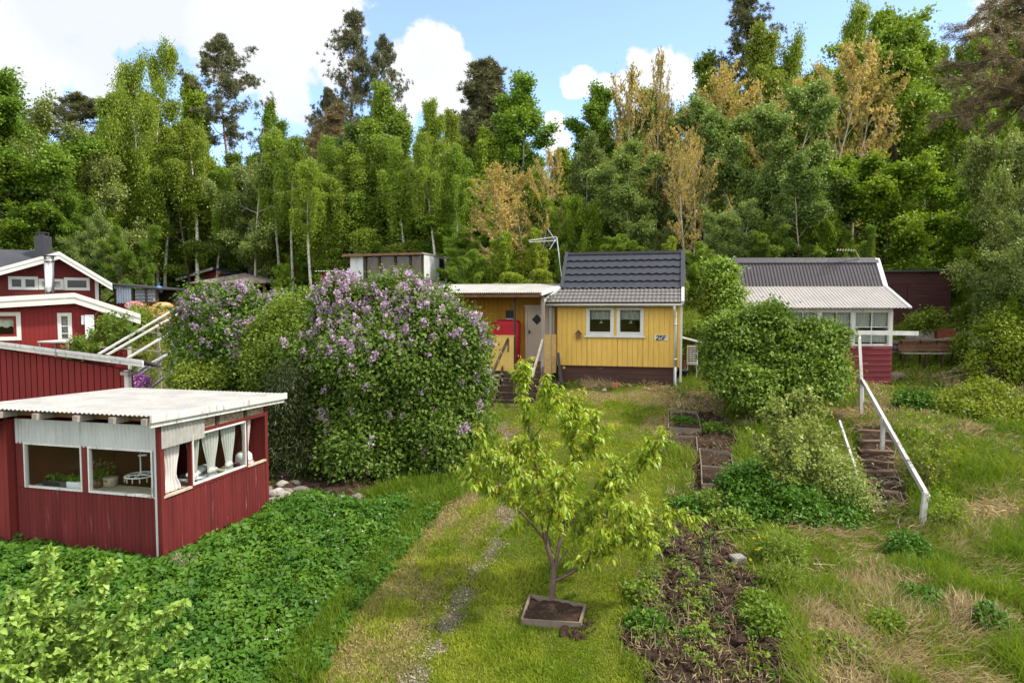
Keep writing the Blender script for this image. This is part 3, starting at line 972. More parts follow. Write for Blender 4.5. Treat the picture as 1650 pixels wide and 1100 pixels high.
def bush(name, label, cat, base, lobes, leafmat_, n_cl, per, cl_r, Ln, Wd, seed, stems=9, stem_mat='twig', kind='leaf', out=.7, down=.0, up=.6,
         zmin=None, blossom=None, inner=.25, flat=1.0, fold=.18, droop=.25, group=None, shell=.12, twigs=0, sub=0, subr=.3, core_s=.84, spray=0):
    """lobes in world coordinates"""
    rng = np.random.default_rng(seed)
    base = np.array(base, float)
    root = thing(name, label, cat, base, group)
    if sub:
        core = np.array(lobes, float); core[:, 3:] *= core_s
        S, _ = lobe_points(core, sub, rng, .12, .08)
        r = rng.uniform(.45, 1.15, len(S)) * subr
        big = np.array(lobes, float); big[:, 3:] *= core_s
        lobes = np.concatenate([big, np.stack([S[:, 0], S[:, 1], S[:, 2], r, r, r * rng.uniform(.7, 1.15, len(S))], 1)])
    C, N0 = lobe_points(lobes, n_cl, rng, shell)
    if zmin is not None:
        ok = C[:, 2] > zmin; C, N0 = C[ok], N0[ok]
    if spray:
        i = rng.integers(0, len(C), spray)
        dv = unit(N0[i] + np.array([0, 0, .7]) + rng.normal(size=(spray, 3)) * .35) * rng.uniform(.10, .34, (spray, 1))
        C = np.concatenate([C, C[i] + dv, C[i] + dv * .5]); N0 = np.concatenate([N0, unit(dv), unit(dv)])
    m = len(C)
    ni = int(m * inner)
    if ni:
        L = np.array(lobes, float); i = rng.integers(0, len(L), ni)
        Ci = L[i, :3] + rand_dirs(ni, rng) * L[i, 3:] * rng.uniform(.4, .85, (ni, 1))
        C = np.concatenate([C, Ci]); N0 = np.concatenate([N0, rand_dirs(ni, rng)])
    n = len(C)
    if n == 0: return root
    ct = rng.random(n)
    cnt = per
    P = np.repeat(C, cnt, 0) + rng.normal(size=(n * cnt, 3)) * np.array([cl_r, cl_r, cl_r * flat])
    ON = np.repeat(N0, cnt, 0)
    D = unit(ON * out + rng.normal(size=P.shape) * .55 + np.array([0, 0, -down]))
    Nn = unit(ON * .5 + rng.normal(size=P.shape) * .35 + np.array([0, 0, up]))
    s = rng.uniform(.65, 1.25, len(P))
    tint = np.repeat(ct, cnt) * .45 + rng.random(len(P)) * .55
    gz = ground(P[:, 0], P[:, 1])
    ok = P[:, 2] > gz + .03
    P, D, Nn, s, tint = P[ok], D[ok], Nn[ok], s[ok], tint[ok]
    cm = leaf_mesh(name + '_foliage', P - base, D, Nn, Ln * s, Wd * s, tint, M[leafmat_], rng, kind, fold, droop)
    link('foliage', cm, root)
    lines = []
    if stems:
        L = np.array(lobes, float)
        for k in range(stems):
            j = rng.integers(0, len(L))
            tip = L[j, :3] + rand_dirs(1, rng)[0] * L[j, 3:] * .75
            b = base + np.array([rng.normal() * .25, rng.normal() * .25, -.15])
            mid = b * .55 + tip * .45 + np.array([0, 0, .15]) + rng.normal(size=3) * .08
            pts = np.array([b, b * .75 + mid * .25 + rng.normal(size=3) * .03, mid, mid * .4 + tip * .6 + rng.normal(size=3) * .05, tip])
            hgt = max(.3, tip[2] - b[2])
            lines.append((pts - base, np.array([.016, .013, .010, .007, .003]) * (.5 + hgt * .45)))
    for k in range(twigs):
        j = rng.integers(0, m)
        p = C[j]
        d = unit(N0[j] + np.array([0, 0, .6]))
        lines.append((np.array([p - d * .4, p, p + d * .22]) - base, np.array([.006, .005, .002])))
    if lines:
        link('stems', skeleton_mesh(name + '_stems', lines, M[stem_mat], 5), root)
    if blossom:
        bm, nb, zlo, size = blossom[:4]
        Cb, Nb = lobe_points(lobes, nb * 2, rng, .02, .05)
        keep = rng.random(len(Cb)) < sstep(zlo[0], zlo[1], Cb[:, 2]) * (.35 + .65 * np.clip(vnoise(Cb[:, 0] * 1.3 + Cb[:, 2], Cb[:, 2] * 1.4, 5) * 2 - .5, 0, 1)) + blossom[4]
        Cb, Nb = Cb[keep][:nb], Nb[keep][:nb]
        k = 34
        t = rng.random((len(Cb), k)) ** .8
        ax = unit(Nb * .6 + np.array([0, 0, .8]) + rng.normal(size=Cb.shape) * .3)
        rad = (1 - t * .8) * size * .34
        off = rand_dirs(len(Cb) * k, rng).reshape(len(Cb), k, 3) * rad[..., None]
        Pb = (Cb[:, None] + ax[:, None] * (t[..., None] * size) + Nb[:, None] * .04 + off).reshape(-1, 3)
        Db = unit(off.reshape(-1, 3) + rng.normal(size=Pb.shape) * .02)
        tb = np.repeat(rng.random(len(Cb)), k) * .6 + rng.random(len(Pb)) * .4
        fm = leaf_mesh(name + '_blossom', Pb - base, Db, rand_dirs(len(Pb), rng), size * .24, size * .24, tb, M[bm], rng, 'rhomb', .1, 0)
        link('blossom', fm, root)
    return root


def shoots(name, label, cat, base, tips, leafmat_, per, Ln, Wd, seed, stem_mat='twig', spread=.06, kind='leaf', start=.25, rad=.007, group=None, up=.8, droop=.2, along=.5):
    """an open shrub: each stem runs to its tip and carries leaves along its length"""
    rng = np.random.default_rng(seed)
    base = np.array(base, float)
    root = thing(name, label, cat, base, group)
    lines = []; P = []; D = []
    for tip in tips:
        tip = np.array(tip, float)
        b = base + np.array([rng.normal() * .12, rng.normal() * .12, -.1])
        h = np.linalg.norm(tip - b)
        ctrl = b * .5 + tip * .5 + np.array([0, 0, h * .12]) + rng.normal(size=3) * .05 * h
        t = np.linspace(0, 1, 7)[:, None]
        pts = (1 - t) ** 2 * b + 2 * t * (1 - t) * ctrl + t ** 2 * tip + rng.normal(size=(7, 3)) * .012
        lines.append((pts - base, np.linspace(rad, .002, 7)))
        n = int(per * h)
        s = rng.uniform(start, 1, n) * 6; k = np.minimum(s.astype(int), 5)
        p = pts[k] + (pts[k + 1] - pts[k]) * (s - k)[:, None]
        d = unit(pts[k + 1] - pts[k])
        P.append(p + rng.normal(size=p.shape) * spread); D.append(unit(d * along + rng.normal(size=p.shape) * .8))
        for q in range(int(h * 3)):
            s0 = rng.uniform(.3, .95) * 6; k0 = min(int(s0), 5)
            pb = pts[k0] + (pts[k0 + 1] - pts[k0]) * (s0 - k0)
            dd = unit(unit(pts[k0 + 1] - pts[k0]) * .7 + rng.normal(size=3) * .6)
            ll = rng.uniform(.15, .35) * min(1, h)
            sp = np.array([pb, pb + dd * ll * .5, pb + dd * ll + np.array([0, 0, .03])])
            lines.append((sp - base, np.array([.004, .003, .0015])))
            nn = int(per * ll * 1.1) + 2
            tt = rng.random((nn, 1))
            P.append(sp[0] + (sp[2] - sp[0]) * tt + rng.normal(size=(nn, 3)) * spread * .6); D.append(unit(dd * along + rng.normal(size=(nn, 3)) * .7))
    P = np.concatenate(P); D = np.concatenate(D)
    n = len(P)
    Nn = unit(rng.normal(size=(n, 3)) * .5 + np.array([0, 0, up]))
    s = rng.uniform(.65, 1.25, n)
    link('foliage', leaf_mesh(name + '_foliage', P - base, D, Nn, Ln * s, Wd * s, rng.random(n), M[leafmat_], rng, kind, .15, droop), root)
    link('stems', skeleton_mesh(name + '_stems', lines, M[stem_mat], 5), root)
    return root

# ------------------------------------------------------------------ ground
def gpoly(pts):
    return np.array([G(px, py)[:2] for px, py in pts])


def inside(poly, x, y):
    c = np.zeros(np.shape(x), bool)
    n = len(poly)
    for i in range(n):
        x0, y0 = poly[i]; x1, y1 = poly[(i + 1) % n]
        cond = ((y0 > y) != (y1 > y))
        xi = x0 + (y - y0) * (x1 - x0) / (y1 - y0 + 1e-12)
        c ^= cond & (x < xi)
    return c


def dline(poly, x, y, closed=False):
    d = np.full(np.shape(x), 1e9)
    n = len(poly)
    for i in range(n if closed else n - 1):
        a = poly[i]; b = poly[(i + 1) % n]
        ab = b - a
        t = np.clip(((x - a[0]) * ab[0] + (y - a[1]) * ab[1]) / (ab @ ab + 1e-12), 0, 1)
        d = np.minimum(d, np.hypot(x - a[0] - t * ab[0], y - a[1] - t * ab[1]))
    return d


def sdf(poly, x, y):
    d = dline(poly, x, y, True)
    return np.where(inside(poly, x, y), d, -d)


LAWN = gpoly([(478, 1105), (560, 990), (640, 892), (700, 812), (742, 780), (775, 745), (795, 690), (800, 668), (880, 640), (900, 626), (1085, 628),
              (1095, 650), (1075, 700), (1090, 780), (1085, 830), (1050, 870), (1010, 950), (1005, 1010), (1030, 1105)])
LAWN = np.concatenate([LAWN, [[1.6, 5.0], [-3.2, 5.0]]])
ELDER = gpoly([(478, 1105), (560, 990), (640, 892), (690, 822), (640, 806), (560, 812), (500, 800), (440, 812), (436, 830), (255, 905), (0, 880)])
ELDER = np.concatenate([ELDER, [[-14, 11.2], [-14, 5.0], [-3.2, 5.0]]])
SOIL = gpoly([(1035, 1105), (1012, 1010), (1018, 950), (1050, 880), (1090, 840), (1150, 838), (1185, 870), (1210, 910), (1235, 960), (1262, 1010), (1285, 1060), (1300, 1105)])
SOIL = np.concatenate([SOIL, [[4.0, 6.0], [1.6, 6.0]]])
BEDSOIL = gpoly([(1085, 670), (1150, 660), (1185, 700), (1188, 790), (1120, 790), (1120, 740), (1075, 730)])
ROCKY = gpoly([(425, 820), (440, 780), (520, 765), (620, 770), (660, 790), (600, 806), (520, 806)])
RUT = gpoly([(668, 1105), (700, 1050), (730, 985), (765, 925), (800, 865), (822, 815), (815, 765), (812, 720), (815, 680)])
RUT = np.concatenate([[[RUT[0][0] - .9, 5.5]], RUT])
STRIP = gpoly([(500, 1105), (590, 985), (680, 870), (745, 800)])
STRIP2 = gpoly([(600, 1105), (700, 960), (790, 830)])
BARE = gpoly([(905, 628), (1085, 632), (1100, 650), (1040, 655), (960, 650)])
MOUND = gpoly([(1268, 985), (1330, 975), (1400, 1010), (1448, 1060), (1455, 1105), (1290, 1105)])
MOUND = np.concatenate([MOUND[:-1], [[4.6, 6.5], [3.2, 6.5]], MOUND[-1:]])
STEPS = gpoly([(1380, 690), (1430, 690), (1465, 830), (1390, 830)])


def masks(x, y):
    n = fbm(x * 1.1, y * 1.1, 3, 4) - .5
    n2 = fbm(x * 3.2, y * 3.2, 9, 3) - .5
    grav = np.clip(1.15 - dline(RUT, x, y) / .25 + n * 2.4 + n2 * 2.0, 0, 1)
    grav *= sstep(0.0, 0.35, 1.15 - np.abs(n) * 2)
    s = sdf(SOIL, x, y); s2 = sdf(BEDSOIL, x, y); s3 = sdf(ROCKY, x, y)
    soil = np.maximum(sstep(-.25, .3, s + n * 1.2 + n2 * .6), np.maximum(sstep(-.2, .2, s2 + n * .5), sstep(-.3, .2, s3 + n * .5)))
    soil = np.maximum(soil, sstep(-.25, .15, sdf(STEPS, x, y) + n2 * .3))
    dry = np.clip(.95 - dline(STRIP, x, y) / .55 + n * 2.2, 0, 1) * .8
    dry = np.maximum(dry, np.clip(.75 - dline(STRIP2, x, y) / .5 + n * 2.4, 0, 1) * .6)
    dry = np.maximum(dry, sstep(-.2, .3, sdf(BARE, x, y) + n) * .9)
    dry = np.maximum(dry, sstep(.60, .80, fbm(x * .55 + 4, y * .55, 21, 4) + .12 * (x > 4)) * .9)
    dry = np.maximum(dry, sstep(-.2, .25, sdf(MOUND, x, y) + n * .8) * .95)
    return grav, soil, np.clip(dry, 0, 1)


def straw_amount(x, y):
    """where last year's grass lies in the meadow on the right"""
    f = fbm(x * .8, y * .8, 31, 4)
    return sstep(.50, .68, f + .17 * np.exp(-((x - 5.6) ** 2 / 4 + (y - 9.8) ** 2 / 4)) + .05 * np.exp(-((x - 9) ** 2 / 9 + (y - 12) ** 2 / 6)))


def axis(a, b, step, grow, lim0, lim1):
    c = list(np.arange(a, b + 1e-6, step))
    s = step
    while c[-1] < lim1:
        s *= grow; c.append(c[-1] + s)
    s = step
    while c[0] > lim0:
        s *= grow; c.insert(0, c[0] - s)
    return np.array(c)


def top_z(x, y):
    """height of the ground surface with its small hummocks"""
    grav, soil, dry = masks(x, y)
    near = (y < 40) & (np.abs(x) < 30)
    return ground(x, y) + near * ((fbm(x * 1.6, y * 1.6, 41, 3) - .5) * .09 + soil * (fbm(x * 4.5, y * 4.5, 43, 3) - .45) * .20 - grav * .025)


def build_ground():
    xs = axis(-9, 13.5, .09, 1.12, -420, 420)
    ys = axis(7.5, 26, .09, 1.11, -160, 420)
    X, Y = np.meshgrid(xs, ys)
    Z = ground(X, Y)
    grav, soil, dry = masks(X, Y)
    Z = top_z(X, Y)
    far = np.maximum(np.abs(X) / 80, np.maximum(Y / 120, -Y / 20))
    Z = Z + np.where(far > 1, (far - 1) * 1.0, 0)
    m, n = X.shape
    V = np.stack([X, Y, Z], -1).reshape(-1, 3)
    idx = np.arange(m * n).reshape(m, n)
    Q = np.stack([idx[:-1, :-1], idx[:-1, 1:], idx[1:, 1:], idx[1:, :-1]], -1).reshape(-1, 4)
    gq = grav.ravel()[Q].mean(1) > .5
    so = (soil.ravel()[Q].mean(1) > .5) & ~gq
    A = {'gravel': grav.ravel(), 'soil': soil.ravel(), 'dry': dry.ravel()}
    for nm, sel in (('ground', ~(gq | so)), ('path', gq), ('garden_soil', so)):
        q = Q[sel]
        used, inv = np.unique(q, return_inverse=True)
        me = np_mesh(nm, V[used], inv.reshape(-1, 4), M['ground'], {k: v[used] for k, v in A.items()}, True)
        tag(link(nm, me), kind='structure')


build_ground()


def scatter(n, x0, x1, y0, y1, accept, rng, power=1.6):
    """points on the plan, denser towards the camera"""
    X = []; Y = []; got = 0
    for _ in range(60):
        k = max(2000, n)
        x = rng.uniform(x0, x1, k); y = rng.uniform(y0, y1, k)
        keep = rng.random(k) < (max(y0, 8.0) / np.maximum(y, 8.0)) ** power
        x, y = x[keep], y[keep]
        keep = (np.abs(x) < y * .92 + 1.5) & (rng.random(len(x)) < accept(x, y))
        X.append(x[keep]); Y.append(y[keep]); got += keep.sum()
        if got >= n: break
    return np.concatenate(X)[:n], np.concatenate(Y)[:n]


def blades(name, x, y, Ln, Wd, mat, rng, tint, lean=.5, droop=.35, z0=None, comb=None):
    n = len(x)
    z = (top_z(x, y) if z0 is None else z0) - .01
    P = np.stack([x, y, z], -1)
    D = rng.normal(size=(n, 3)) * lean + np.array([0, 0, 1.0])
    if comb is not None: D = D + comb
    D = unit(D)
    Nn = unit(rng.normal(size=(n, 3)) * np.array([1, 1, .15]))
    return leaf_mesh(name, P, D, Nn, Ln, Wd, tint, mat, rng, 'rhomb', .05, droop)


def build_grass():
    rng = np.random.default_rng(5)
    # short mown lawn
    def acc(x, y):
        g, s, d = masks(x, y)
        e = np.clip((sdf(LAWN, x, y) + .15) / .3, 0, 1)
        return e * np.clip(1.05 - g * .95, 0.08, 1) * np.clip(1 - s * 1.1, .02, 1) * np.clip(1 - d * .62, .08, 1)
    x, y = scatter(150000, -4, 6.5, 8, 24.2, acc, rng, 1.7)
    g, s, d = masks(x, y)
    pn = fbm(x * 1.4, y * 1.4, 51, 4)
    tint = np.clip(sstep(.3, .7, pn) * .6 + rng.random(len(x)) * .4 + d * .3, 0, 1)
    L = rng.uniform(.035, .085, len(x)) * (.65 + sstep(.35, .65, fbm(x * 1.0, y * 1.0, 52, 3)) * .8)
    o = link('lawn_grass', blades('lawn_grass', x, y, L, .009 + .0006 * y, M['l_lawn'], rng, tint, .75, .3))
    tag(o, 'short yellow green mown lawn on the drive in front of the yellow house', 'lawn', kind='stuff')
    # dry clippings on the lawn
    def acc2(x, y):
        g, s, d = masks(x, y)
        return np.clip((sdf(LAWN, x, y) + .1) / .3, 0, 1) * np.clip(d * 1.1 - .1, 0, 1) * (1 - s)
    x, y = scatter(26000, -4, 6.5, 8, 24.2, acc2, rng, 1.5)
    m = blades('clippings', x, y, rng.uniform(.03, .08, len(x)), .007 + .0005 * y, M['l_straw'], rng, rng.random(len(x)) ** 1.6 * .8, 2.6, .2, top_z(x, y) + .02)
    tag(link('grass_clippings', m), 'dry brown grass clippings strewn along the mown drive', 'clippings', kind='stuff')
    # long meadow grass on the right, and on every other slope
    others = [LAWN, ELDER, MOUND]
    def acc3(x, y):
        g, s, d = masks(x, y)
        a = np.ones(len(x))
        for p in others: a = a * (1 - np.clip((sdf(p, x, y) - .05) / .25, 0, 1))
        return a * np.clip(1 - s * 1.15, .0, 1) * (1 - .62 * straw_amount(x, y) * (x > 3))
    x, y = scatter(165000, -5, 23, 8, 31, acc3, rng, 1.5)
    pn = fbm(x * .9, y * .9, 61, 4)
    hgt = .14 + .26 * sstep(.35, .65, fbm(x * .7, y * .7, 62, 3))
    hgt = np.where(x < 3, hgt * .45, hgt) * np.where(y > 19, .6, 1)
    L = hgt * rng.uniform(.6, 1.25, len(x))
    tint = np.clip(sstep(.3, .7, pn) * .55 + rng.random(len(x)) * .4, 0, 1)
    cx = np.stack([vnoise(x * .6, y * .6, 71) - .5, vnoise(x * .6, y * .6, 72) - .7, np.zeros(len(x))], -1) * .9
    o = link('meadow_grass', blades('meadow_grass', x, y, L, .009 + .0007 * y, M['l_grass'], rng, tint, .35, .45, None, cx))
    tag(o, 'long uncut green grass on the slope at the right', 'grass', kind='stuff')
    # matted straw
    def acc4(x, y):
        g, s, d = masks(x, y)
        a = np.ones(len(x))
        for p in others[:2]: a = a * (1 - np.clip((sdf(p, x, y) - .05) / .25, 0, 1))
        return a * np.clip(1 - s, 0, 1) * (.05 + .5 * (sdf(MOUND, x, y) > 0) + .95 * straw_amount(x, y)) * (x > 2.5)
    x, y = scatter(62000, 2, 18, 8, 26, acc4, rng, 1.5)
    cx = np.stack([vnoise(x * .8, y * .8, 75) * 2 - 1, vnoise(x * .8, y * .8, 76) * 2 - 1.5, np.zeros(len(x))], -1) * 2.4
    z = top_z(x, y) + .02 + .16 * sstep(.45, .75, fbm(x * 1.6, y * 1.6, 77, 3)) * rng.random(len(x))
    m = blades('straw', x, y, rng.uniform(.12, .32, len(x)), .008 + .0006 * y, M['l_straw'], rng, rng.random(len(x)), .55, .5, z, cx)
    tag(link('dry_grass', m), 'matted pale straw of last year\'s grass among the green at the right', 'dry grass', kind='stuff')
    # grass of the back slope at the left, behind the sheds, and along the wood
    def acc5(x, y):
        return np.ones(len(x))
    x, y = scatter(60000, -34, 34, 24, 48, acc5, rng, .8)
    tint = np.clip(sstep(.3, .7, fbm(x * .5, y * .5, 81, 3)) * .7 + rng.random(len(x)) * .35, 0, 1)
    m = blades('slope_grass', x, y, rng.uniform(.12, .35, len(x)), .05, M['l_grass'], rng, tint, .5, .3)
    tag(link('slope_grass', m), 'rough bright grass on the slope below the wood', 'grass', kind='stuff')
    # loose gravel of the wheel track, clods and litter of the bed
    def acc7(x, y): return np.clip(masks(x, y)[0] * 1.1, 0, 1)
    x, y = scatter(3000, -3, 2, 8, 23, acc7, rng, 1.4)
    P = np.stack([x, y, top_z(x, y) + .012], -1); s = rng.uniform(.012, .04, len(x))
    m = leaf_mesh('gravel', P, rand_dirs(len(x), rng) * np.array([1, 1, .3]), rng.normal(size=P.shape) * .5 + np.array([0, 0, 1]), s, s * .8, rng.random(len(x)), M['gravel_chip'], rng, 'rhomb', .3, .2)
    tag(link('track_gravel', m), 'loose pale gravel in the wheel track of the drive', 'gravel', kind='stuff')
    def acc8(x, y): return np.clip(masks(x, y)[1] * 1.4 - .5, 0, 1)
    x, y = scatter(1500, .5, 7.5, 8, 21, acc8, rng, 1.3)
    mb = MB(); zz = top_z(x, y)
    for i in range(len(x)):
        r = rng.exponential(.022) + .012
        blob(mb, (x[i], y[i], zz[i] + .01), (r * 1.2, r, r * .8), i, 3, 6, .35)
    tag(mb.build('soil_clods', M['soil']), 'dark crumbly clods on the vegetable bed', 'soil', kind='stuff')
    x, y = scatter(3500, .5, 8.5, 8, 21, acc8, rng, 1.3)
    m = blades('litter', x, y, rng.uniform(.04, .16, len(x)), .012, M['l_straw'], rng, rng.random(len(x)) * .7, 2.5, .2, top_z(x, y) + .04)
    tag(link('plant_litter', m), 'dry stalks and straw scattered on the dark vegetable bed', 'litter', kind='stuff')
    # tall grass fringe at the edge of the ground cover and under the lilac
    F = gpoly([(600, 800), (680, 780), (745, 772), (740, 790), (660, 830), (600, 900), (520, 1000), (470, 1100)])
    def acc6(x, y):
        return np.exp(-(dline(F, x, y) / .22) ** 2)
    x, y = scatter(14000, -5, 1, 8, 18, acc6, rng, 1.2)
    m = blades('fringe', x, y, rng.uniform(.10, .30, len(x)), .014, M['l_grass'], rng, rng.random(len(x)) * .7, .4, .4)
    tag(link('edge_grass', m), 'fringe of taller green grass between the leafy bed and the mown drive', 'grass', kind='stuff')


def leaf_bed(name, label, cat, poly, n, h0, h1, Ln, Wd, mat, seed, kind='leaf', xr=(-14, 1), yr=(7, 17), leaflets=5, kindtag='stuff', pw=1.5):
    """low plants with divided leaves: whorls of leaflets at varying height over the ground"""
    rng = np.random.default_rng(seed)
    def acc(x, y): return np.clip((sdf(poly, x, y) + .18 + (fbm(x * 2, y * 2, 88, 3) - .5) * .5) / .25, 0, 1)
    x, y = scatter(n, xr[0], xr[1], yr[0], yr[1], acc, rng, pw)
    e = np.clip(sdf(poly, x, y) / .8, 0.25, 1)
    hill = .55 + .9 * fbm(x * 1.5, y * 1.5, 91, 4)
    hh = (h0 + (h1 - h0) * rng.random(len(x)) ** .6) * hill * e
    C = np.stack([x, y, ground(x, y) + hh], -1)
    k = leaflets
    a = np.repeat(rng.random(len(x)) * 6.28, k) + np.tile(np.arange(k) * 6.28 / k, len(x)) + rng.normal(size=len(x) * k) * .25
    tilt = rng.normal(size=(len(x), 3)) * .35 + np.array([0, -.10, 1.0]); tilt = unit(tilt)
    U = unit(np.cross(tilt, rng.normal(size=tilt.shape))); Vv = np.cross(tilt, U)
    D = np.cos(a)[:, None] * np.repeat(U, k, 0) + np.sin(a)[:, None] * np.repeat(Vv, k, 0) + np.repeat(tilt, k, 0) * rng.normal(size=(len(a), 1)) * .25
    P = np.repeat(C, k, 0) + D * .015
    s = np.repeat(rng.uniform(.65, 1.3, len(x)), k) * rng.uniform(.8, 1.15, len(a))
    tint = np.repeat(np.clip(.5 * sstep(.3, .7, fbm(x * 2.2, y * 2.2, 95, 3)) + rng.random(len(x)) * .4, 0, 1), k) + rng.normal(size=len(a)) * .08
    m = leaf_mesh(name, P, D, np.repeat(tilt, k, 0) + rng.normal(size=P.shape) * .2, Ln * s, Wd * s, tint, M[mat], rng, kind, .22, .25)
    return tag(link(name, m), label, cat, kind=kindtag)

# ------------------------------------------------------------------ building helpers
def _cuts(a, b, holes, lo, hi):
    """intervals of [lo, hi] left free by the holes that cover [a, b]"""
    seg = [(lo, hi)]
    for (h0, h1, k0, k1) in holes:
        if h0 < (a + b) / 2 < h1:
            out = []
            for s0, s1 in seg:
                if k0 > s0: out.append((s0, min(s1, k0)))
                if k1 < s1: out.append((max(s0, k1), s1))
            seg = [q for q in out if q[1] - q[0] > .004]
    return seg


def boards(mb, u0, u1, w0, w1, v, bw=.16, gap=.007, th=.022, holes=(), top=None, jit=.002, batten=0, bottom=None):
    """vertical boards on the plane v (outer face at v - th); holes = (u0, u1, w0, w1); top = function u -> w"""
    br = sorted(set([u0, u1] + [h[i] for h in holes for i in (0, 1) if u0 < h[i] < u1] + [u0 + bw * i for i in range(1, int((u1 - u0) / bw) + 1)]))
    br = [b for i, b in enumerate(br) if i == 0 or b - br[i - 1] > .012] 
    if br[-1] < u1: br[-1] = u1
    for a, b in zip(br[:-1], br[1:]):
        t = th + random.uniform(-jit, jit)
        lo = w0 if bottom is None else w0 + random.uniform(-bottom, bottom)
        for s0, s1 in _cuts(a, b, holes, lo, w1 if top is None else 99):
            if top is None or s1 < 90:
                mb.box((a + gap / 2, v - t, s0), (b - gap / 2, v, s1))
            else:
                mb.prism([(a + gap / 2, s0), (b - gap / 2, s0), (b - gap / 2, top(b)), (a + gap / 2, top(a))], v - t, v)
            if batten and (s1 - s0) > .05:
                hi = s1 if s1 < 90 else min(top(a - .02), top(a + .02))
                mb.box((a - batten / 2, v - t - .02, s0 + .002), (a + batten / 2, v - t + .001, hi - .002))
    return mb


def hboards(mb, u0, u1, w0, w1, v, bw=.13, gap=.006, th=.02, holes=(), tilt=.008):
    """horizontal boards, each leaning out a little at its lower edge"""
    br = sorted(set([w0, w1] + [h[i] for h in holes for i in (2, 3) if w0 < h[i] < w1] + [w0 + bw * i for i in range(1, int((w1 - w0) / bw) + 1)]))
    br = [b for i, b in enumerate(br) if i == 0 or b - br[i - 1] > .012]
    if br[-1] < w1: br[-1] = w1
    for a, b in zip(br[:-1], br[1:]):
        hs = [(h[2], h[3], h[0], h[1]) for h in holes]
        for s0, s1 in _cuts(a, b, hs, u0, u1):
            mb.prism_u([(v - th - tilt, a + gap), (v, a + gap), (v, b), (v - th, b)], s0, s1)
    return mb


def frame4(mb, u0, u1, w0, w1, v0, v1, t, tb=None):
    tb = t if tb is None else tb
    mb.box((u0, v0, w0), (u0 + t, v1, w1)); mb.box((u1 - t, v0, w0), (u1, v1, w1))
    mb.box((u0 + t, v0, w1 - t), (u1 - t, v1, w1)); mb.box((u0 + t, v0, w0), (u1 - t, v1, w0 + tb))
    return mb


def tile_sheet(mb, u0, u1, v0, w0, v1, w1, rows, per=.2, amp=.02, step=.03, scallop=.0, off=0.0, skew0=0.0):
    """pressed tile sheet from the lower edge (v0, w0) to the upper edge (v1, w1)"""
    Ls = math.hypot(v1 - v0, w1 - w0)
    nu = max(8, int((u1 - u0) / per * 8)); sub = 6
    us = np.linspace(0, 1, nu + 1)
    n = np.array([0, -(w1 - w0), (v1 - v0)]) / Ls
    P = []
    for r in range(rows):
        for q in np.linspace(0, 1, sub):
            s = (r + q) / rows
            h = step * (1 - q) + amp * (.5 + .5 * np.cos((us * (u1 - u0) + off) / per * 2 * math.pi))
            ds = -scallop * (.5 + .5 * np.cos((us * (u1 - u0) + off) / per * 2 * math.pi)) * (1 - q)
            ss = s + ds / Ls
            uu = u0 + skew0 * (1 - s) + us * (u1 - u0 - skew0 * (1 - s))
            P.append(np.stack([uu, v0 + (v1 - v0) * ss, w0 + (w1 - w0) * ss], -1) + h[:, None] * n)
    P.append(np.stack([u0 + us * (u1 - u0), np.full(nu + 1, v1), np.full(nu + 1, w1)], -1))
    return mb.grid(np.array(P), n * .012)


def window(fr, parent, u0, u1, w0, w1, v, t=.055, mat='white', dep=.06, mull=(), hmull=(), glass='glass', mt=.03, name='window', tb=None, out=.03):
    """frame as a part, pane as its sub-part"""
    mb = frame4(MB(fr), u0, u1, w0, w1, v - out, v + dep, t, tb)
    for m_ in mull:
        mb.box((m_ - mt / 2, v - out + .006, w0 + t), (m_ + mt / 2, v + dep - .01, w1 - t))
    for m_ in hmull:
        mb.box((u0 + t, v - out + .008, m_ - mt / 2), (u1 - t, v + dep - .012, m_ + mt / 2))
    f = mb.build(name, M[mat], parent, bevel=.004)
    g = MB(fr).box((u0 + t * .8, v + dep * .45, w0 + t * .8), (u1 - t * .8, v + dep * .45 + .005, w1 - t * .8))
    g.build('pane', M[glass], f)
    return f


def cloth(mb, u0, u1, w0, w1, v, folds=7, amp=.03, pinch=None, gather=1.0):
    """hanging cloth with folds; pinch = (height fraction, width fraction) of a tie"""
    n = folds * 8 + 1; m = 14
    P = np.zeros((m, n, 3)); t = np.linspace(0, 1, n)
    for i, q in enumerate(np.linspace(0, 1, m)):
        c = (u0 + u1) / 2; h = (u1 - u0) / 2
        k = 1.0
        if pinch:
            k = 1 - (1 - pinch[1]) * math.exp(-((q - pinch[0]) / (.16 if q < pinch[0] else .42)) ** 2)
        P[i, :, 0] = c + (t * 2 - 1) * h * k
        P[i, :, 1] = v + amp * np.sin(t * folds * 2 * math.pi + q * .8) * (.6 + .6 * q) * (.4 + .6 * k)
        P[i, :, 2] = w0 + (w1 - w0) * q
    return mb.grid(P)


def strokes(mb, text, u, w, v, h, th=.018, dep=.008, slant=.0):
    """simple block lettering from bars (only the characters needed)"""
    S = {'2': [((0, .78), (.18, 1)), ((.18, 1), (.48, 1)), ((.48, 1), (.62, .8)), ((.62, .8), (.55, .55)), ((.55, .55), (0, 0)), ((0, 0), (.64, 0))],
         '5': [((.58, 1), (.08, 1)), ((.08, 1), (.02, .56)), ((.02, .56), (.4, .64)), ((.4, .64), (.62, .42)), ((.62, .42), (.56, .12)), ((.56, .12), (.3, 0)), ((.3, 0), (0, .12))],
         'F': [((.06, 0), (.06, 1)), ((.06, 1), (.6, 1)), ((.06, .54), (.5, .54))]}
    x = u
    for ch in text:
        for (a, b) in S[ch]:
            p = (x + a[0] * h, v, w + a[1] * h); q = (x + b[0] * h, v, w + b[1] * h)
            d = np.array(q) - np.array(p); d = d / np.linalg.norm(d) * th * .4
            mb.bar(np.array(p) - d, np.array(q) + d, th, dep, up=(0, 1, 0))
        x += h * .86
    return mb


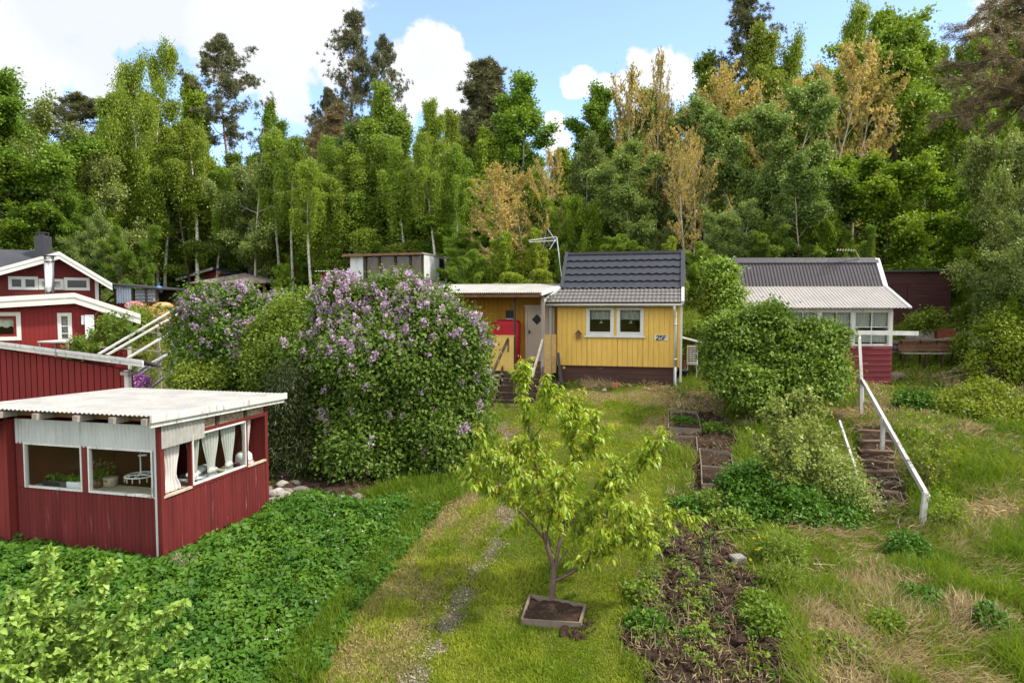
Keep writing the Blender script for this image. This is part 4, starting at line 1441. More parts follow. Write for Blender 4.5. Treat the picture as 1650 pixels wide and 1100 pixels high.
def blob(mb, c, r, seed=0, nz=10, na=16, noise=.18, sq=1.0, flatbase=False):
    """lumpy rounded body"""
    rng = np.random.default_rng(seed)
    c = np.array(c, float); r = np.array(r, float)
    ph = rng.random(6) * 6.28
    P = np.zeros((nz + 1, na + 1, 3))
    for i in range(nz + 1):
        th_ = math.pi * (i / nz - .5)
        for j in range(na + 1):
            a = 2 * math.pi * (j % na) / na
            f = 1 + noise * (math.sin(2 * a + ph[0]) * math.cos(2 * th_ + ph[1]) + .6 * math.sin(3 * a + ph[2] + 2 * th_)) * math.cos(th_)
            ca, sa = math.cos(a), math.sin(a); ct, st = math.cos(th_), math.sin(th_)
            pw = lambda q: math.copysign(abs(q) ** sq, q)
            z = pw(st)
            if flatbase and z < -.25: z = -.25
            P[i, j] = c + r * np.array([pw(ct) * pw(ca), pw(ct) * pw(sa), z]) * f
    return mb.grid(P)


# ------------------------------------------------------------------ yellow house
HF = Frame(1.62, 24.4, 0, -14)


def yellow_house():
    f = HF
    L, D = 4.2, 3.6
    gz = -3.0
    o = thing('cottage', 'small yellow board cottage with black tiled roof and two white windows', 'house', f.w((L / 2, D / 2, -2.9))[0])
    zb = -2.17; zt = .04
    # window openings
    def uw(px, py): h = f.hit(px, py, 1, 0.0); return h[0], h[2]
    a0, wt = uw(945, 494); a1, wb = uw(989, 542)
    b0, _ = uw(994, 494); b1, _ = uw(1037, 542)
    _, wt = uw(990, 495.5); _, wb = uw(990, 541)
    H = [(a0 + .04, a1 - .04, wb + .04, wt - .04), (b0 + .04, b1 - .04, wb + .04, wt - .04)]
    mb = MB(f)
    boards(mb, 0, L, zb, zt + .12, 0, .178, .012, .024, H)
    boards(mb, 0.002, L - .002, zb + .01, zt + .1, .10, 9, 0, .098, H)
    ga = lambda t: .10 + min(1.75, 0.35 + (.48 * (t + .3)) if t < .73 else .5 + 1.3 * (t - .73))
    # side walls and back
    for fr, lo, hi in ((Frame(*f.w((L, 0, 0))[0], f_yaw(f) + 90), 0, D), (Frame(*f.w((.30, 0, 0))[0], f_yaw(f) + 90), 0, D)):
        m2 = MB(fr)
        prof = [(0.0, gz + .7), (D, gz + .7), (D, .1), (D - .73, .45), (1.78, 1.72), (.73, .45), (0.0, .0)]
        sgn = -.0
        m2.prism(prof, .003, .10) if fr is not None else None
        mb.V += m2.V
        mb.F += [tuple(i + mb.n for i in q) for q in m2.F]; mb.n += m2.n
    mb.box((0.1, D - .1, zb), (L - .1, D, .1))
    mb.build('wall', M['yellow'], o)
    MB(f).box((.1, .1, zb - .05), (L - .1, D - .1, zb)).build('floor', M['interior'], o)
    MB(f).box((.1, .1, .06), (L - .1, D - .1, .10)).build('ceiling', M['interior'], o)
    # plinth of dark boards
    mb = MB(f)
    hboards(mb, .03, L - .05, gz - .25, zb - .03, .03, .16, .008, .02)
    mb.box((.03, .031, gz - .3), (L - .05, D, zb - .035))
    mb.build('plinth', M['brown_red'], o)
    MB(f).box((-.01, -.035, zb - .035), (L + .01, .02, zb + .0)).build('drip_board', M['dark_brown'], o)
    # roof
    mb = MB(f)
    tile_sheet(mb, -.42, L + .10, -.36, .055, .70, .55, 4, .145, .022, .024, .03, skew0=0.0)
    mb.build('lower_roof', M['tile_low'], o, smooth=False)
    mb = MB(f)
    tile_sheet(mb, .08, L + .06, .70, .575, 1.75, 1.88, 5, .29, .006, .055, .055)
    tile_sheet(mb, .08, L + .06, D - .70, .575, 1.75 + .06, 1.88, 5, .29, .006, .055, .055)
    tile_sheet(mb, -.05, L + .06, D + .36, .055, D - .7, .575, 4, .29, .006, .03, .03)
    mb.build('upper_roof', M['tile'], o)
    mb = MB(f)
    mb.box((.06, 1.68, 1.86), (L + .08, 1.86, 1.955))
    # gable trims
    for u, w in ((L + .06, .14), (-.02, .12)):
        mb.bar((u + w / 2, .66, .58), (u + w / 2, 1.78, 1.95), w, .13, up=(0, -1, 1))
        mb.bar((u + w / 2, 2.94, .58), (u + w / 2, 1.78, 1.95), w, .13, up=(0, 1, 1))
    mb.build('ridge_trim', M['tile'], o)
    mb = MB(f)
    mb.bar((L + .14, -.37, .05), (L + .14, .68, .565), .10, .13, up=(0, -1, 1)).build('rake_board', M['grey_zinc'], o)
    MB(f).bar((-.45, -.37, .07), (-.03, .70, .60), .13, .12, up=(0, -1, 1)).build('rake_board', M['grey_zinc'], o)
    mb = MB(f).box((-.4, -.30, -.03), (L + .08, -.27, .05))
    mb.box((-.4, -.27, -.03), (L + .08, .0, -.005))
    mb.build('soffit', M['wood_dark'], o)
    # gutter and downpipe
    mb = MB(f)
    n = 10
    P = np.array([[(u, -.39 + .07 * math.cos(a), .01 + .07 * math.sin(a)) for a in np.linspace(math.pi, 2 * math.pi, n)] for u in (-.42, L + .10)])
    mb.grid(P, (0, 0, .006))
    P2 = P.copy(); mb.box((-.43, -.46, -.06), (-.42, -.32, .01)); mb.box((L + .10, -.46, -.06), (L + .11, -.32, .01))
    for u in np.linspace(0, L - .2, 6): mb.box((u, -.47, -.065), (u + .02, -.30, -.055))
    mb.build('gutter', M['white'], o, smooth=True)
    mb = MB(f)
    ud = L - .13
    mb.tube([(ud, -.39, -.05), (ud, -.37, -.16), (ud + .04, -.10, -.38), (ud + .04, -.075, -.52), (ud + .04, -.075, -2.2)], .045, 10)
    for w in (-.7, -1.9): mb.box((ud - .02, -.13, w), (ud + .10, -.02, w + .03))
    mb.build('downpipe', M['white'], o, smooth=True)
    mb = MB(f)
    mb.tube([(ud + .04, -.075, -2.15), (ud + .04, -.075, -2.72), (ud + .10, -.17, -2.9), (ud + .22, -.34, -2.98)], .052, 10)
    mb.build('pipe_foot', M['pipe_grey'], o, smooth=True)
    MB(f).box((L - .005, -.045, zb), (L + .06, .09, zt + .05)).build('corner_board', M['yellow'], o)
    MB(f).box((L + .065, -.02, zb - .5), (L + .14, .10, zt + .05)).build('corner_trim', M['white'], o)
    # windows
    for (u0, u1), dd in (((a0, a1), 0), ((b0, b1), .0)):
        w = window(f, o, u0 + .07, u1 - .07, wb + .09, wt - .035, -.018, .05, 'white', .07, glass='glass')
        tr = frame4(MB(f), u0, u1, wb + .0, wt, -.062, -.026, .085)
        tr.build('casing', M['white'], w, bevel=.004)
        c = cloth(MB(f), u0 + .12, u1 - .12, wt - .09, wt - .42, .16, 9, .012)
        c.build('curtain', M['curtain_grey'], w, smooth=True)
        lm = MB(f)
        uc = (u0 + u1) / 2
        lm.tube([(uc, .35, wt), (uc, .35, wt - .44)], .006, 6)
        lm.tube([(uc, .35, wt - .42), (uc, .35, wt - .47), (uc, .35, wt - .56)], [.02, .03, .07], 12)
        lm.build('window_lamp', M['lace'], w, smooth=True)
    MB(f).box((a0 - .06, -.10, wb - .055), (b1 + .06, -.0245, wb + .0)).build('window_sill', M['white'], o, bevel=.004)
    # house sign 25F
    s = thing('house_sign', 'white house number sign reading 25F on the yellow wall', 'sign', f.w((3.6, -.03, -1.2))[0])
    u0, w0 = uw(1055, 548); u1, w1 = uw(1076, 539.5)
    MB(f).box((u0, -.045, w0), (u1, -.0255, w1)).build('plate', M['white'], s, bevel=.004)
    h = (w1 - w0) * .74
    tot = h * (.86 * 2 + .6)
    strokes(MB(f), '25F', (u0 + u1) / 2 - tot / 2, w0 + (w1 - w0) * .13, -.049, h, .030).build('number', M['letter'], s)
    # bird house
    u, w = uw(932.5, 538.5)
    b = thing('bird_house', 'small brown pointed bird house on the yellow wall', 'bird house', f.w((u, -.08, w))[0])
    mb = MB(f).prism([(u - .065, w - .10), (u + .065, w - .10), (u + .065, w + .05), (u, w + .12), (u - .065, w + .05)], -.16, -.03)
    mb.box((u - .08, -.19, w - .125), (u + .08, -.03, w - .102))
    mb.build('box', M['wood_brown'], b)
    mb = MB(f)
    mb.bar((u - .105, -.10, w + .022), (u + .006, -.10, w + .142), .17, .014, up=(-1, 0, 1))
    mb.bar((u + .105, -.10, w + .022), (u - .002, -.10, w + .146), .17, .014, up=(1, 0, 1))
    mb.build('roof', M['wood_dark'], b)
    MB(f).tube([(u, -.165, w - .02), (u, -.158, w - .02)], .025, 12).build('entrance_hole', M['black'], b)
    # television aerial
    base = at(906, 452, 26.2); top = at(897, 382, 26.2)
    a = thing('television_aerial', 'grid television aerial on a thin mast beside the black tiled roof', 'aerial', base)
    MB().tube([base + np.array([0, 0, -1.5]), base, top], .022, 8).build('mast', M['zinc'], a)
    mb = MB()
    c = top + np.array([-.02, 0, -.08]); e = c + np.array([-1.05, -.15, -.10])
    for dz in (.10, -.05): mb.bar(c + np.array([0, 0, dz]), e + np.array([0, 0, dz * .4]), .022)
    for k in range(7):
        p = c + (e - c) * (k + .5) / 7
        mb.bar(p + np.array([-.06, -.34, 0]), p + np.array([.06, .34, .02]), .010)
    mb.bar(c + np.array([0, 0, -.1]), c + np.array([-.32, .1, .42]), .018)
    mb.bar(c + np.array([-.02, 0, .0]), c + np.array([-.26, -.1, -.40]), .018)
    for k in range(4): mb.bar(c + np.array([-.32 + .09 * k, -.3, .42 - .14 * k]), c + np.array([-.32 + .09 * k, .5, .42 - .14 * k]), .010)
    mb.build('boom', M['zinc'], a)


def f_yaw(f):
    return math.degrees(math.atan2(f.U[1], f.U[0]))


def porch():
    f = HF
    o = thing('annex', 'ochre board annex with open porch under a white corrugated roof', 'building', f.w((-3, 1, -3.2))[0])
    dk = -2.15; vb = .9; vf = -.57
    def bw(px, py): h = f.hit(px, py, 1, vb); return h[0], h[2]
    d0, dt = bw(847, 494); d1, db = bw(884, 583)
    mb = MB(f)
    boards(mb, -6.2, -.03, dk, .42, vb, .17, .012, .022, [(d0, d1, dk, dt)])
    mb.box((-6.2, vb + .002, dk), (-.03, vb + .08, .42))
    mb.box((-6.2, vb + .08, -3.2), (-6.1, 2.4, .5)); mb.box((-6.1, 2.3, -3.0), (-.03, 2.4, .6))
    mb.build('wall', M['ochre'], o)
    # door
    dr = frame4(MB(f), d0, d1, dk - .02, dt, vb - .05, vb + .0, .07, .02)
    dr.box((d0 - .05, vb - .07, dt), (d1 + .05, vb, dt + .06))
    door = dr.build('door', M['door_white'], o, bevel=.004)
    mb = MB(f); u0, u1, w0, w1 = d0 + .075, d1 - .075, dk + .02, dt - .075
    mb.box((u0, vb - .016, w0), (u1, vb, w1))
    uc = (u0 + u1) / 2
    k = 0
    w = w0 - .5
    while w < w1:                                          # herringbone ribs
        for sgn in (-1, 1):
            e = u0 + .02 if sgn < 0 else u1 - .02
            p = np.array([uc + sgn * .006, vb - .020, w]); q = np.array([e, vb - .020, w + abs(e - uc) * .95])
            if q[2] > w1 - .02:
                t = (w1 - .02 - p[2]) / (q[2] - p[2])
                q = p + (q - p) * max(t, 0)
            if p[2] < w0 + .02:
                t = (w0 + .02 - p[2]) / (q[2] - p[2])
                if t < 1: p = p + (q - p) * t
                else: continue
            if np.linalg.norm(q - p) > .05: mb.bar(p, q, .075, .010, up=(0, 1, 0))
        w += .088
    mb.build('leaf', M['door_white'], door)
    mb = MB(f); wc = dt - .48; r = .20
    mb.prism([(uc, wc - r), (uc + r, wc), (uc, wc + r), (uc - r, wc)], vb - .034, vb - .024)
    mb.build('window', M['black'], door)
    mb = MB(f); mb.box((u0 + .05, vb - .05, w0 + 1.02), (u0 + .09, vb - .026, w0 + 1.17)); mb.box((u0 + .05, vb - .085, w0 + 1.08), (u0 + .17, vb - .068, w0 + 1.10))
    mb.box((u0 + .05, vb - .068, w0 + 1.08), (u0 + .075, vb - .05, w0 + 1.10))
    mb.build('handle', M['black'], door)
    # roof
    FR = at(870, 471, 23.35); BR = at(907, 457, 26.1)
    du = -f.U * 5.8
    mb = MB().corr(FR + du, -du, BR - FR, (0, 0, 1), .016, .076, .004)
    rf = mb.build('roof', M['white_metal'], o)
    mb = MB()
    mb.bar(FR + np.array([.05, -.02, -.05]), BR + np.array([.05, 0, -.05]), .05, .13)
    mb.build('rake_board', M['white'], o)
    mb = MB()
    inn = np.array([0, .08, -.10])
    mb.bar(FR + inn + f.V * .06, FR + inn + du + f.V * .06, .05, .12)
    mb.bar(FR + f.V * .5 + np.array([-.05, 0, -.13]), FR + f.V * .5 + du + np.array([0, 0, -.13]), .08, .13)
    for k in range(9):
        s = -.05 - k * .68
        p = FR + f.U * s + np.array([0, 0, -.07]); q = BR + f.U * s + np.array([0, 0, -.07])
        mb.bar(p + (q - p) * .02, q, .05, .11)
    mb.build('roof_beam', M['wood_brown'], o)
    # posts
    def fp(px, py, v=vf): h = f.hit(px, py, 1, v); return h[0], h[2]
    for px, wd, mt, v in ((874.5, .11, 'wood_grey', vf), (829.5, .07, 'wood_dark', vf), (767, .10, 'wood_brown', vf), (700, .10, 'wood_brown', vf), (887, .10, 'wood_grey', -.22)):
        u, _ = fp(px, 500, v)
        MB(f).box((u - wd / 2, v - wd / 2, dk - 1.2 if px > 800 else dk), (u + wd / 2, v + wd / 2, .27 + (v - vf) * .15)).build('post', M[mt], o)
    u, _ = fp(893, 500, -.05)
    MB(f).box((u - .07, -.13, dk), (u + .02, -.04, .35)).build('post', M['wood_grey'], o)
    # deck
    mb = MB(f)
    for k in range(12):
        v0 = vf + .02 + k * .121
        mb.box((-6.1, v0, dk - .03), (-.36, v0 + .115, dk))
    mb.box((-6.1, vf - .0, dk - .18), (-.36, vf + .02, dk - .032))
    mb.build('deck', M['wood_brown'], o)
    mb = MB(f)
    boards(mb, -6.1, -1.95, -3.6, dk - .18, vf + .02, .14, .02, .02)
    mb.build('skirt', M['wood_dark'], o)
    # railing panels
    ua, wa = fp(790, 541); ub, wbm = fp(829, 599)
    mb = MB(f)
    mb.corr((-5.6, vf - .04, dk - .22), (ub - .02 + 5.6, 0, 0), (0, 0, wa - dk + .22), (0, -1, 0), .008, .07, .006)
    mb.box((-5.6, vf - .06, wa - .01), (ub, vf + .01, wa + .03))
    mb.build('railing_panel', M['pale_yellow'], o)
    mb = MB(f)
    p = np.array([fp(876, 560)[0], vf + .03, 0.0]); q = np.array([-.03, -.06, 0.0])
    mb.V = []; w0, w1 = -2.45, -1.07
    pp = [p + (0, 0, w0), q + (0, 0, w0), q + (0, 0, w1), p + (0, 0, w1)]
    off = np.array([.0, .03, 0])
    mb.add(pp + [x + off for x in pp], [(0, 1, 2, 3), (7, 6, 5, 4), (0, 4, 5, 1), (1, 5, 6, 2), (2, 6, 7, 3), (3, 7, 4, 0)])
    mb.build('chipboard_panel', M['osb'], o)
    # steps
    st = thing('porch_steps', 'dark brown wooden steps with handrails leading up to the porch', 'steps', f.w((-1.1, -1.9, -3.5))[0])
    n = 6; rise = 1.32 / n; run = .24
    for k in range(n):
        w = dk - rise * (k + 1) + .0; v1 = vf - .01 - run * k
        mb = MB(f).box((-1.82, v1 - run - .02, w - .04), (-.42, v1, w))
        mb.box((-1.80, v1 - .02, w + .003), (-.44, v1 - .005, w + rise - .05))
        mb.build('step', M['wood_dark'], st)
    for u in (-1.86, -.40):
        mb = MB(f).prism_u([(vf, dk - .25), (vf, dk), (vf - run * n, dk - rise * n), (vf - run * n, dk - rise * n - .25)], u - .02, u + .02)
        mb.build('stringer', M['wood_dark'], st)
    for (pa, pb, mt, top2) in (((819, 546, 23.88), (793.5, 601, 22.7), 'wood_dark', 0), ((874, 548, 23.85), (857, 608, 22.45), 'wood_grey', 0)):
        A = at(*pa); B = at(*pb)
        MB().bar(A, B, .05, .11).build('handrail', M[mt], st)
        z0 = float(ground(B[0], B[1])) - .2
        MB().bar(B + np.array([.0, .05, 0]), (B[0], B[1] + .05, z0), .08, .08).build('post', M['wood_dark'], st)
    A = at(819, 548, 23.95); MB().bar(A, A + np.array([0, 0, -.42]), .07, .05).build('post', M['wood_brown'], st)
    # red tarpaulin cover
    u0, _ = fp(786, 560, .15); u1, _ = fp(846, 560, .15)
    u1 = min(u1, d0 + .02)
    c = thing('covered_grill', 'red fabric cover draped over a grill on the porch', 'grill cover', f.w(((u0 + u1) / 2, .2, dk))[0])
    P = []
    na = 40; prof = [(0, 1.0), (.25, .99), (.55, .97), (.75, .95), (.88, .95), (.96, .92), (1.0, .80), (1.0, .02)]
    top = f.hit(820, 516, 1, .15)[2]
    for (hq, rr) in prof:
        row = []
        for j in range(na + 1):
            a = 2 * math.pi * (j % na) / na
            ca, sa = math.cos(a), math.sin(a)
            sqv = lambda q: math.copysign(abs(q) ** .55, q)
            wr = 1 + .035 * math.sin(a * 9) * (1 - hq) + .02 * math.sin(a * 5 + hq * 4)
            uu = (u0 + u1) / 2 + (u1 - u0) / 2 * sqv(ca) * rr * wr * (1 - .22 * (1 - hq) * (ca > 0))
            vv = .22 + .30 * sqv(sa) * rr * wr
            ww = dk + .01 + (top - dk) * hq * (1 - .07 * (ca < -.3) - .05 * max(0, ca - .6)) + (.02 * math.sin(a * 6) if hq > .9 else 0)
            row.append((uu, vv, ww))
        P.append(row)
    MB(f).grid(np.array(P)).build('cover', M['red_cloth'], c, smooth=True)
    # black and white box on the wall
    a0, w0 = bw(816, 518); a1, w1 = bw(827.5, 500)
    b = thing('wall_box', 'black and white box on the ochre porch wall above the red cover', 'box', f.w((a0, vb, w0))[0])
    wm = w0 + (w1 - w0) * .30
    MB(f).box((a0, vb - .10, wm), (a1, vb - .026, w1)).build('upper_half', M['black'], b, bevel=.006)
    MB(f).box((a0, vb - .10, w0), (a1, vb - .026, wm - .004)).build('lower_half', M['plastic_white'], b, bevel=.006)
    # weathered planks left of the steps
    g = thing('plank_pile', 'pale weathered planks stacked left of the porch steps', 'planks', f.w((-2.2, -.75, -2.8))[0])
    for k, (dw, dv) in enumerate(((0, 0), (.10, .03), (.22, .0), (.34, .05), (.46, .02))):
        MB(f).bar((-2.75, -.78 + dv, -3.02 + dw), (-1.93, -.74 + dv, -2.98 + dw - .03 * (k % 2)), .20, .07).build('plank', M['wood_pale'], g)
    # black board leaning between porch and house
    p = at(905, 622, 23.9); q = at(899, 568, 24.1)
    MBb = MB().bar(p, q, .10, .03, up=(0, -1, 0))
    tag(MBb.build('leaning_board', M['black']), 'narrow black board leaning on the house corner by the porch', 'board')
    # scattered things at that corner
    p = at(897, 606, 23.7); p[2] = ground(p[0], p[1])
    b = thing('bucket', 'black bucket standing beside the right end of the porch steps', 'bucket', p)
    zz = p[2]
    mbk = MB().tube([p + (0, 0, .0), p + (0, 0, .26)], [.11, .14], 14); mbk.tube([p + (0, 0, .25), p + (0, 0, .275)], [.15, .15], 14)
    mbk.build('body', M['black'], b, smooth=True)


def heat_pump():
    f = HF
    base = G(1117, 607)
    d = base[1]
    o = thing('heat_pump', 'white heat pump unit on legs under a small white roof beside the yellow house', 'heat pump', base)
    c = lambda px, py, dd=0.0: at(px, py, d + dd)
    x0 = c(1107, 560)[0]; x1 = c(1124, 560)[0]; z0 = c(1110, 586)[2]; z1 = c(1110, 556)[2]
    fr = Frame(x0, d, 0, -14)
    W = x1 - x0
    MB(fr).box((0, 0, z0), (W, .55, z1)).build('body', M['plastic_white'], o, bevel=.015)
    mb = MB(fr)
    mb.box((.02, -.012, z0 + .05), (W - .02, -.004, z1 - .05))
    mb.build('grille_back', M['black'], o)
    mb = MB(fr)
    for k in range(9):
        w = z0 + .07 + k * (z1 - z0 - .14) / 8
        mb.box((.015, -.022, w - .012), (W - .015, -.013, w + .012))
    for k in range(4):
        u = .02 + k * (W - .04) / 3
        mb.box((u - .006, -.026, z0 + .05), (u + .006, -.021, z1 - .05))
    mb.build('grille', M['plastic_white'], o)
    for u in (.03, W - .03):
        for v in (.03, .5):
            MB(fr).box((u - .02, v - .02, base[2] - .1), (u + .02, v + .02, z0 - .03)).build('leg', M['white_worn'], o)
    MB(fr).box((-.02, -.02, z0 - .03), (W + .02, .57, z0 - .005)).build('shelf', M['white_worn'], o)
    zr = c(1110, 550)[2]
    MB(fr).add([(-.35, -.2, zr + .16), (W + .16, -.2, zr - .06), (W + .16, .65, zr - .06), (-.35, .65, zr + .16),
                (-.35, -.2, zr + .20), (W + .16, -.2, zr - .02), (W + .16, .65, zr - .02), (-.35, .65, zr + .20)],
               [(3, 2, 1, 0), (4, 5, 6, 7), (0, 1, 5, 4), (1, 2, 6, 5), (2, 3, 7, 6), (3, 0, 4, 7)]).build('roof', M['white'], o)
    # tools and a black tub between the unit and the wall
    t = G(1100, 607)
    tb = thing('tub', 'black tub on the ground between the house wall and the heat pump', 'tub', t)
    MB().tube([t + (0, 0, 0), t + (0, 0, .22), t + (0, 0, .24)], [.15, .20, .215], 14).build('body', M['black'], tb, smooth=True)
    for i, (lab, a, b, m_) in enumerate((('wooden tool shaft leaning on the wall right of the downpipe', (1103, 600), (1097, 566), 'wood_brown'),
                                          ('red handled tool leaning in the gap before the heat pump', (1105, 600), (1103, 580), 'red_plastic'))):
        A = at(*a, d - .1); B = at(*b, d + .15)
        tl = thing('garden_tool', lab, 'tool', A)
        MB().tube([A, B], .016, 6).build('shaft', M[m_], tl)
        MB().bar(A + np.array([-.02, 0, .12]), A + np.array([.02, 0, -.10]), .12, .02, up=(0, 1, 0)).build('blade', M['zinc'], tl)
    # long drain pipe on the ground
    pts = [G(px, py) + np.array([0, 0, .05]) for px, py in ((1087, 626), (1105, 637), (1125, 648), (1145, 660), (1168, 670))]
    tag(MB().tube(pts, .055, 10).build('drain_pipe', M['pipe'], None, smooth=True), 'long black drain pipe lying on the slope below the downpipe', 'pipe')
    # brick at the plinth, small stones
    p = G(991, 622)
    r_ = Frame(p[0], p[1], p[2], -14)
    tag(MB(r_).box((-.12, -.10, -.05), (.12, .02, .13)).build('brick', M['brick'], None, bevel=.012), 'orange brick leaning on the dark plinth of the yellow house', 'brick')
    p = G(974, 630)
    tag(blob(MB(), p + np.array([0, 0, .03]), (.08, .07, .06), 3).build('stone', M['white_stone'], None, True), 'pale stone on the bare ground before the yellow house', 'stone')


# ------------------------------------------------------------------ cabin on the right
def right_cabin():
    f = Frame(8.9, 25.3, 0, -2)
    L, D = 5.1, 3.9
    gz = -3.3
    o = thing('cabin', 'cabin with grey metal roof, white windows and red lower wall', 'cabin', f.w((L / 2, D / 2, -3.05))[0])
    hp = lambda px, py, v=0.0: f.hit(px, py, 1, v)
    wt = hp(1400, 502)[2]; wb = hp(1400, 556)[2]; wm = hp(1400, 527)[2]
    mb = MB(f)
    hboards(mb, 0, L, gz, wb - .03, 0, .205, .016, .02, (), .03)
    mb.box((0, .001, gz), (L, .08, wb - .03))
    mb.box((0, .08, gz), (.08, D, .0)); mb.box((L - .08, .08, gz), (L, D, .0)); mb.box((.08, D - .08, gz), (L - .08, D, .0))
    mb.build('lower_wall', M['red_siding'], o)
    MB(f).box((.08, .08, wb - .2), (L - .08, D - .08, wb - .15)).build('floor', M['interior'], o)
    # white window band: posts, rails
    us = [hp(px, 530)[0] for px in (1374, 1320)]
    st = us[0] - us[1]
    posts = [L] + [us[0] - st * k for k in range(0, 5)]
    posts = [p for p in posts if p > -.01]
    mb = MB(f)
    mb.box((-.02, -.03, wb - .03), (L + .02, .10, wb + .01)); mb.box((0, -.02, wt), (L, .10, wt + .17))
    mb.build('rail', M['white_worn'], o)
    for p in posts:
        a, b = (L - .12, L + .01) if p == L else (p - .055, p + .055)
        MB(f).box((a, -.025, wb + .01), (b, .09, wt)).build('post', M['white_worn'], o)
    MB(f).box((L - .12, .09, wb + .01), (L, D, wt + .17)).build('side_wall', M['white_worn'], o)
    ed = sorted(posts)
    for a, b in zip(ed[:-1], ed[1:]):
        a2 = a + .06; b2 = (b - .12 if b == L else b - .055)
        if b2 - a2 < .2: continue
        w = window(f, o, a2, b2, wb + .012, wt - .002, .02, .035, 'white_worn', .05, [(a2 + b2) / 2], [wm, wm - .14], 'glass', .03)
        c = MB(f); cloth(c, a2 + .03, (a2 + b2) / 2 - .02, wt - .03, wm - .02, .12, 6, .02); cloth(c, (a2 + b2) / 2 + .02, b2 - .03, wt - .03, wm - .02, .12, 6, .02)
        cloth(c, a2 + .03, b2 - .03, wm - .16, wb + .1, .14, 5, .02)
        c.build('curtain', M['curtain_grey'], w, smooth=True)
    # roof
    e = (-.38, -.13); k = (1.45, .70); r = (2.15, 1.80)
    ul, ur, urr = -.32, L + .42, L + .12
    n1 = np.array([0, -(k[1] - e[1]), k[0] - e[0]]); n1 /= np.linalg.norm(n1)
    mb = MB(f).corr((ul, e[0], e[1]), (ur - ul, 0, 0), (0, k[0] - e[0], k[1] - e[1]), n1, .016, .13, .004, True)
    # right edge drawn in towards the break
    mb.build('lower_roof', M['roof_metal_pale'], o)
    n2 = np.array([0, -(r[1] - k[1]), r[0] - k[0]]); n2 /= np.linalg.norm(n2)
    mb = MB(f).corr((ul, k[0] - .03, k[1] - .01), (ur - ul, 0, 0), (0, r[0] - k[0] + .03, r[1] - k[1]), n2, .016, .13, .004, True)
    mb.corr((ul, 2 * r[0] - k[0], k[1]), (ur - ul, 0, 0), (0, k[0] - r[0], r[1] - k[1]), n2 * np.array([1, -1, 1]), .016, .13, .004, True)
    mb.corr((ul, D + .38, e[1]), (ur - ul, 0, 0), (0, 2 * r[0] - k[0] - D - .38, k[1] - e[1]), n1 * np.array([1, -1, 1]), .016, .13, .004, True)
    mb.build('upper_roof', M['roof_metal'], o)
    mb = MB(f)
    mb.prism_u([(r[0] - .16, r[1] - .16), (r[0], r[1] + .05), (r[0] + .16, r[1] - .16), (r[0], r[1] + .02)], ul - .02, ur + .02)
    mb.build('ridge_cap', M['roof_metal'], o)
    for u in (ul - .01, ur + .01):
        mb = MB(f).bar((u, e[0], e[1]), (u, k[0], k[1]), .12, .07, up=(0, -.4, 1)); mb.bar((u, k[0], k[1]), (u, r[0], r[1]), .17, .07, up=(0, -1, .6))
        mb.bar((u, 2 * r[0] - k[0], k[1]), (u, r[0], r[1]), .17, .07, up=(0, 1, .6))
        mb.build('rake_trim', M['grey_zinc'], o)
    for uu in (.0, L - .05):
        mb = MB(f).prism_u([(.0, -.05), (k[0], k[1] - .08), (r[0], r[1] - .08), (2 * r[0] - k[0], k[1] - .08), (D, -.05)], uu, uu + .05)
        mb.build('gable', M['white_worn'], o)
    # fallen aerial on the ridge
    p = f.w((L - .55, r[0] - .05, r[1] + .02))[0]
    a = thing('rooftop_aerial', 'bent old aerial on the ridge of the grey metal roof', 'aerial', p)
    mb = MB(); q = p + np.array([-.75, -.2, .32])
    mb.bar(p + np.array([.3, 0, -.05]), p + np.array([.05, -.1, .30]), .025); mb.bar(p + np.array([.05, -.1, .30]), q, .022)
    for k2 in range(7):
        c = p + np.array([.05, -.1, .30]) + (q - p - np.array([.05, -.1, .30])) * (k2 + .5) / 7
        mb.bar(c + np.array([-.14, -.26, -.07]), c + np.array([.14, .26, .07]), .012)
    mb.build('boom', M['dry_twig'], a)
    # white rail in front, with posts
    d = 23.9
    rl = thing('white_fence_rail', 'white plank rail on posts in front of the cabin windows', 'rail', G(1391, 655))
    A = at(1338, 535, d); B = at(1480, 537, d)
    MB().bar(A, B, .04, .15).build('plank', M['white_worn'], rl)
    g0 = G(1391, 656)
    MB().bar(at(1385, 548, d - 1.2), (g0[0], g0[1], g0[2] - .1), .09, .07).build('post', M['white_rail'], rl)
    MB().bar(at(1385, 548, d - 1.2), at(1386, 541, d - .04), .06, .06).build('brace', M['white_rail'], rl)


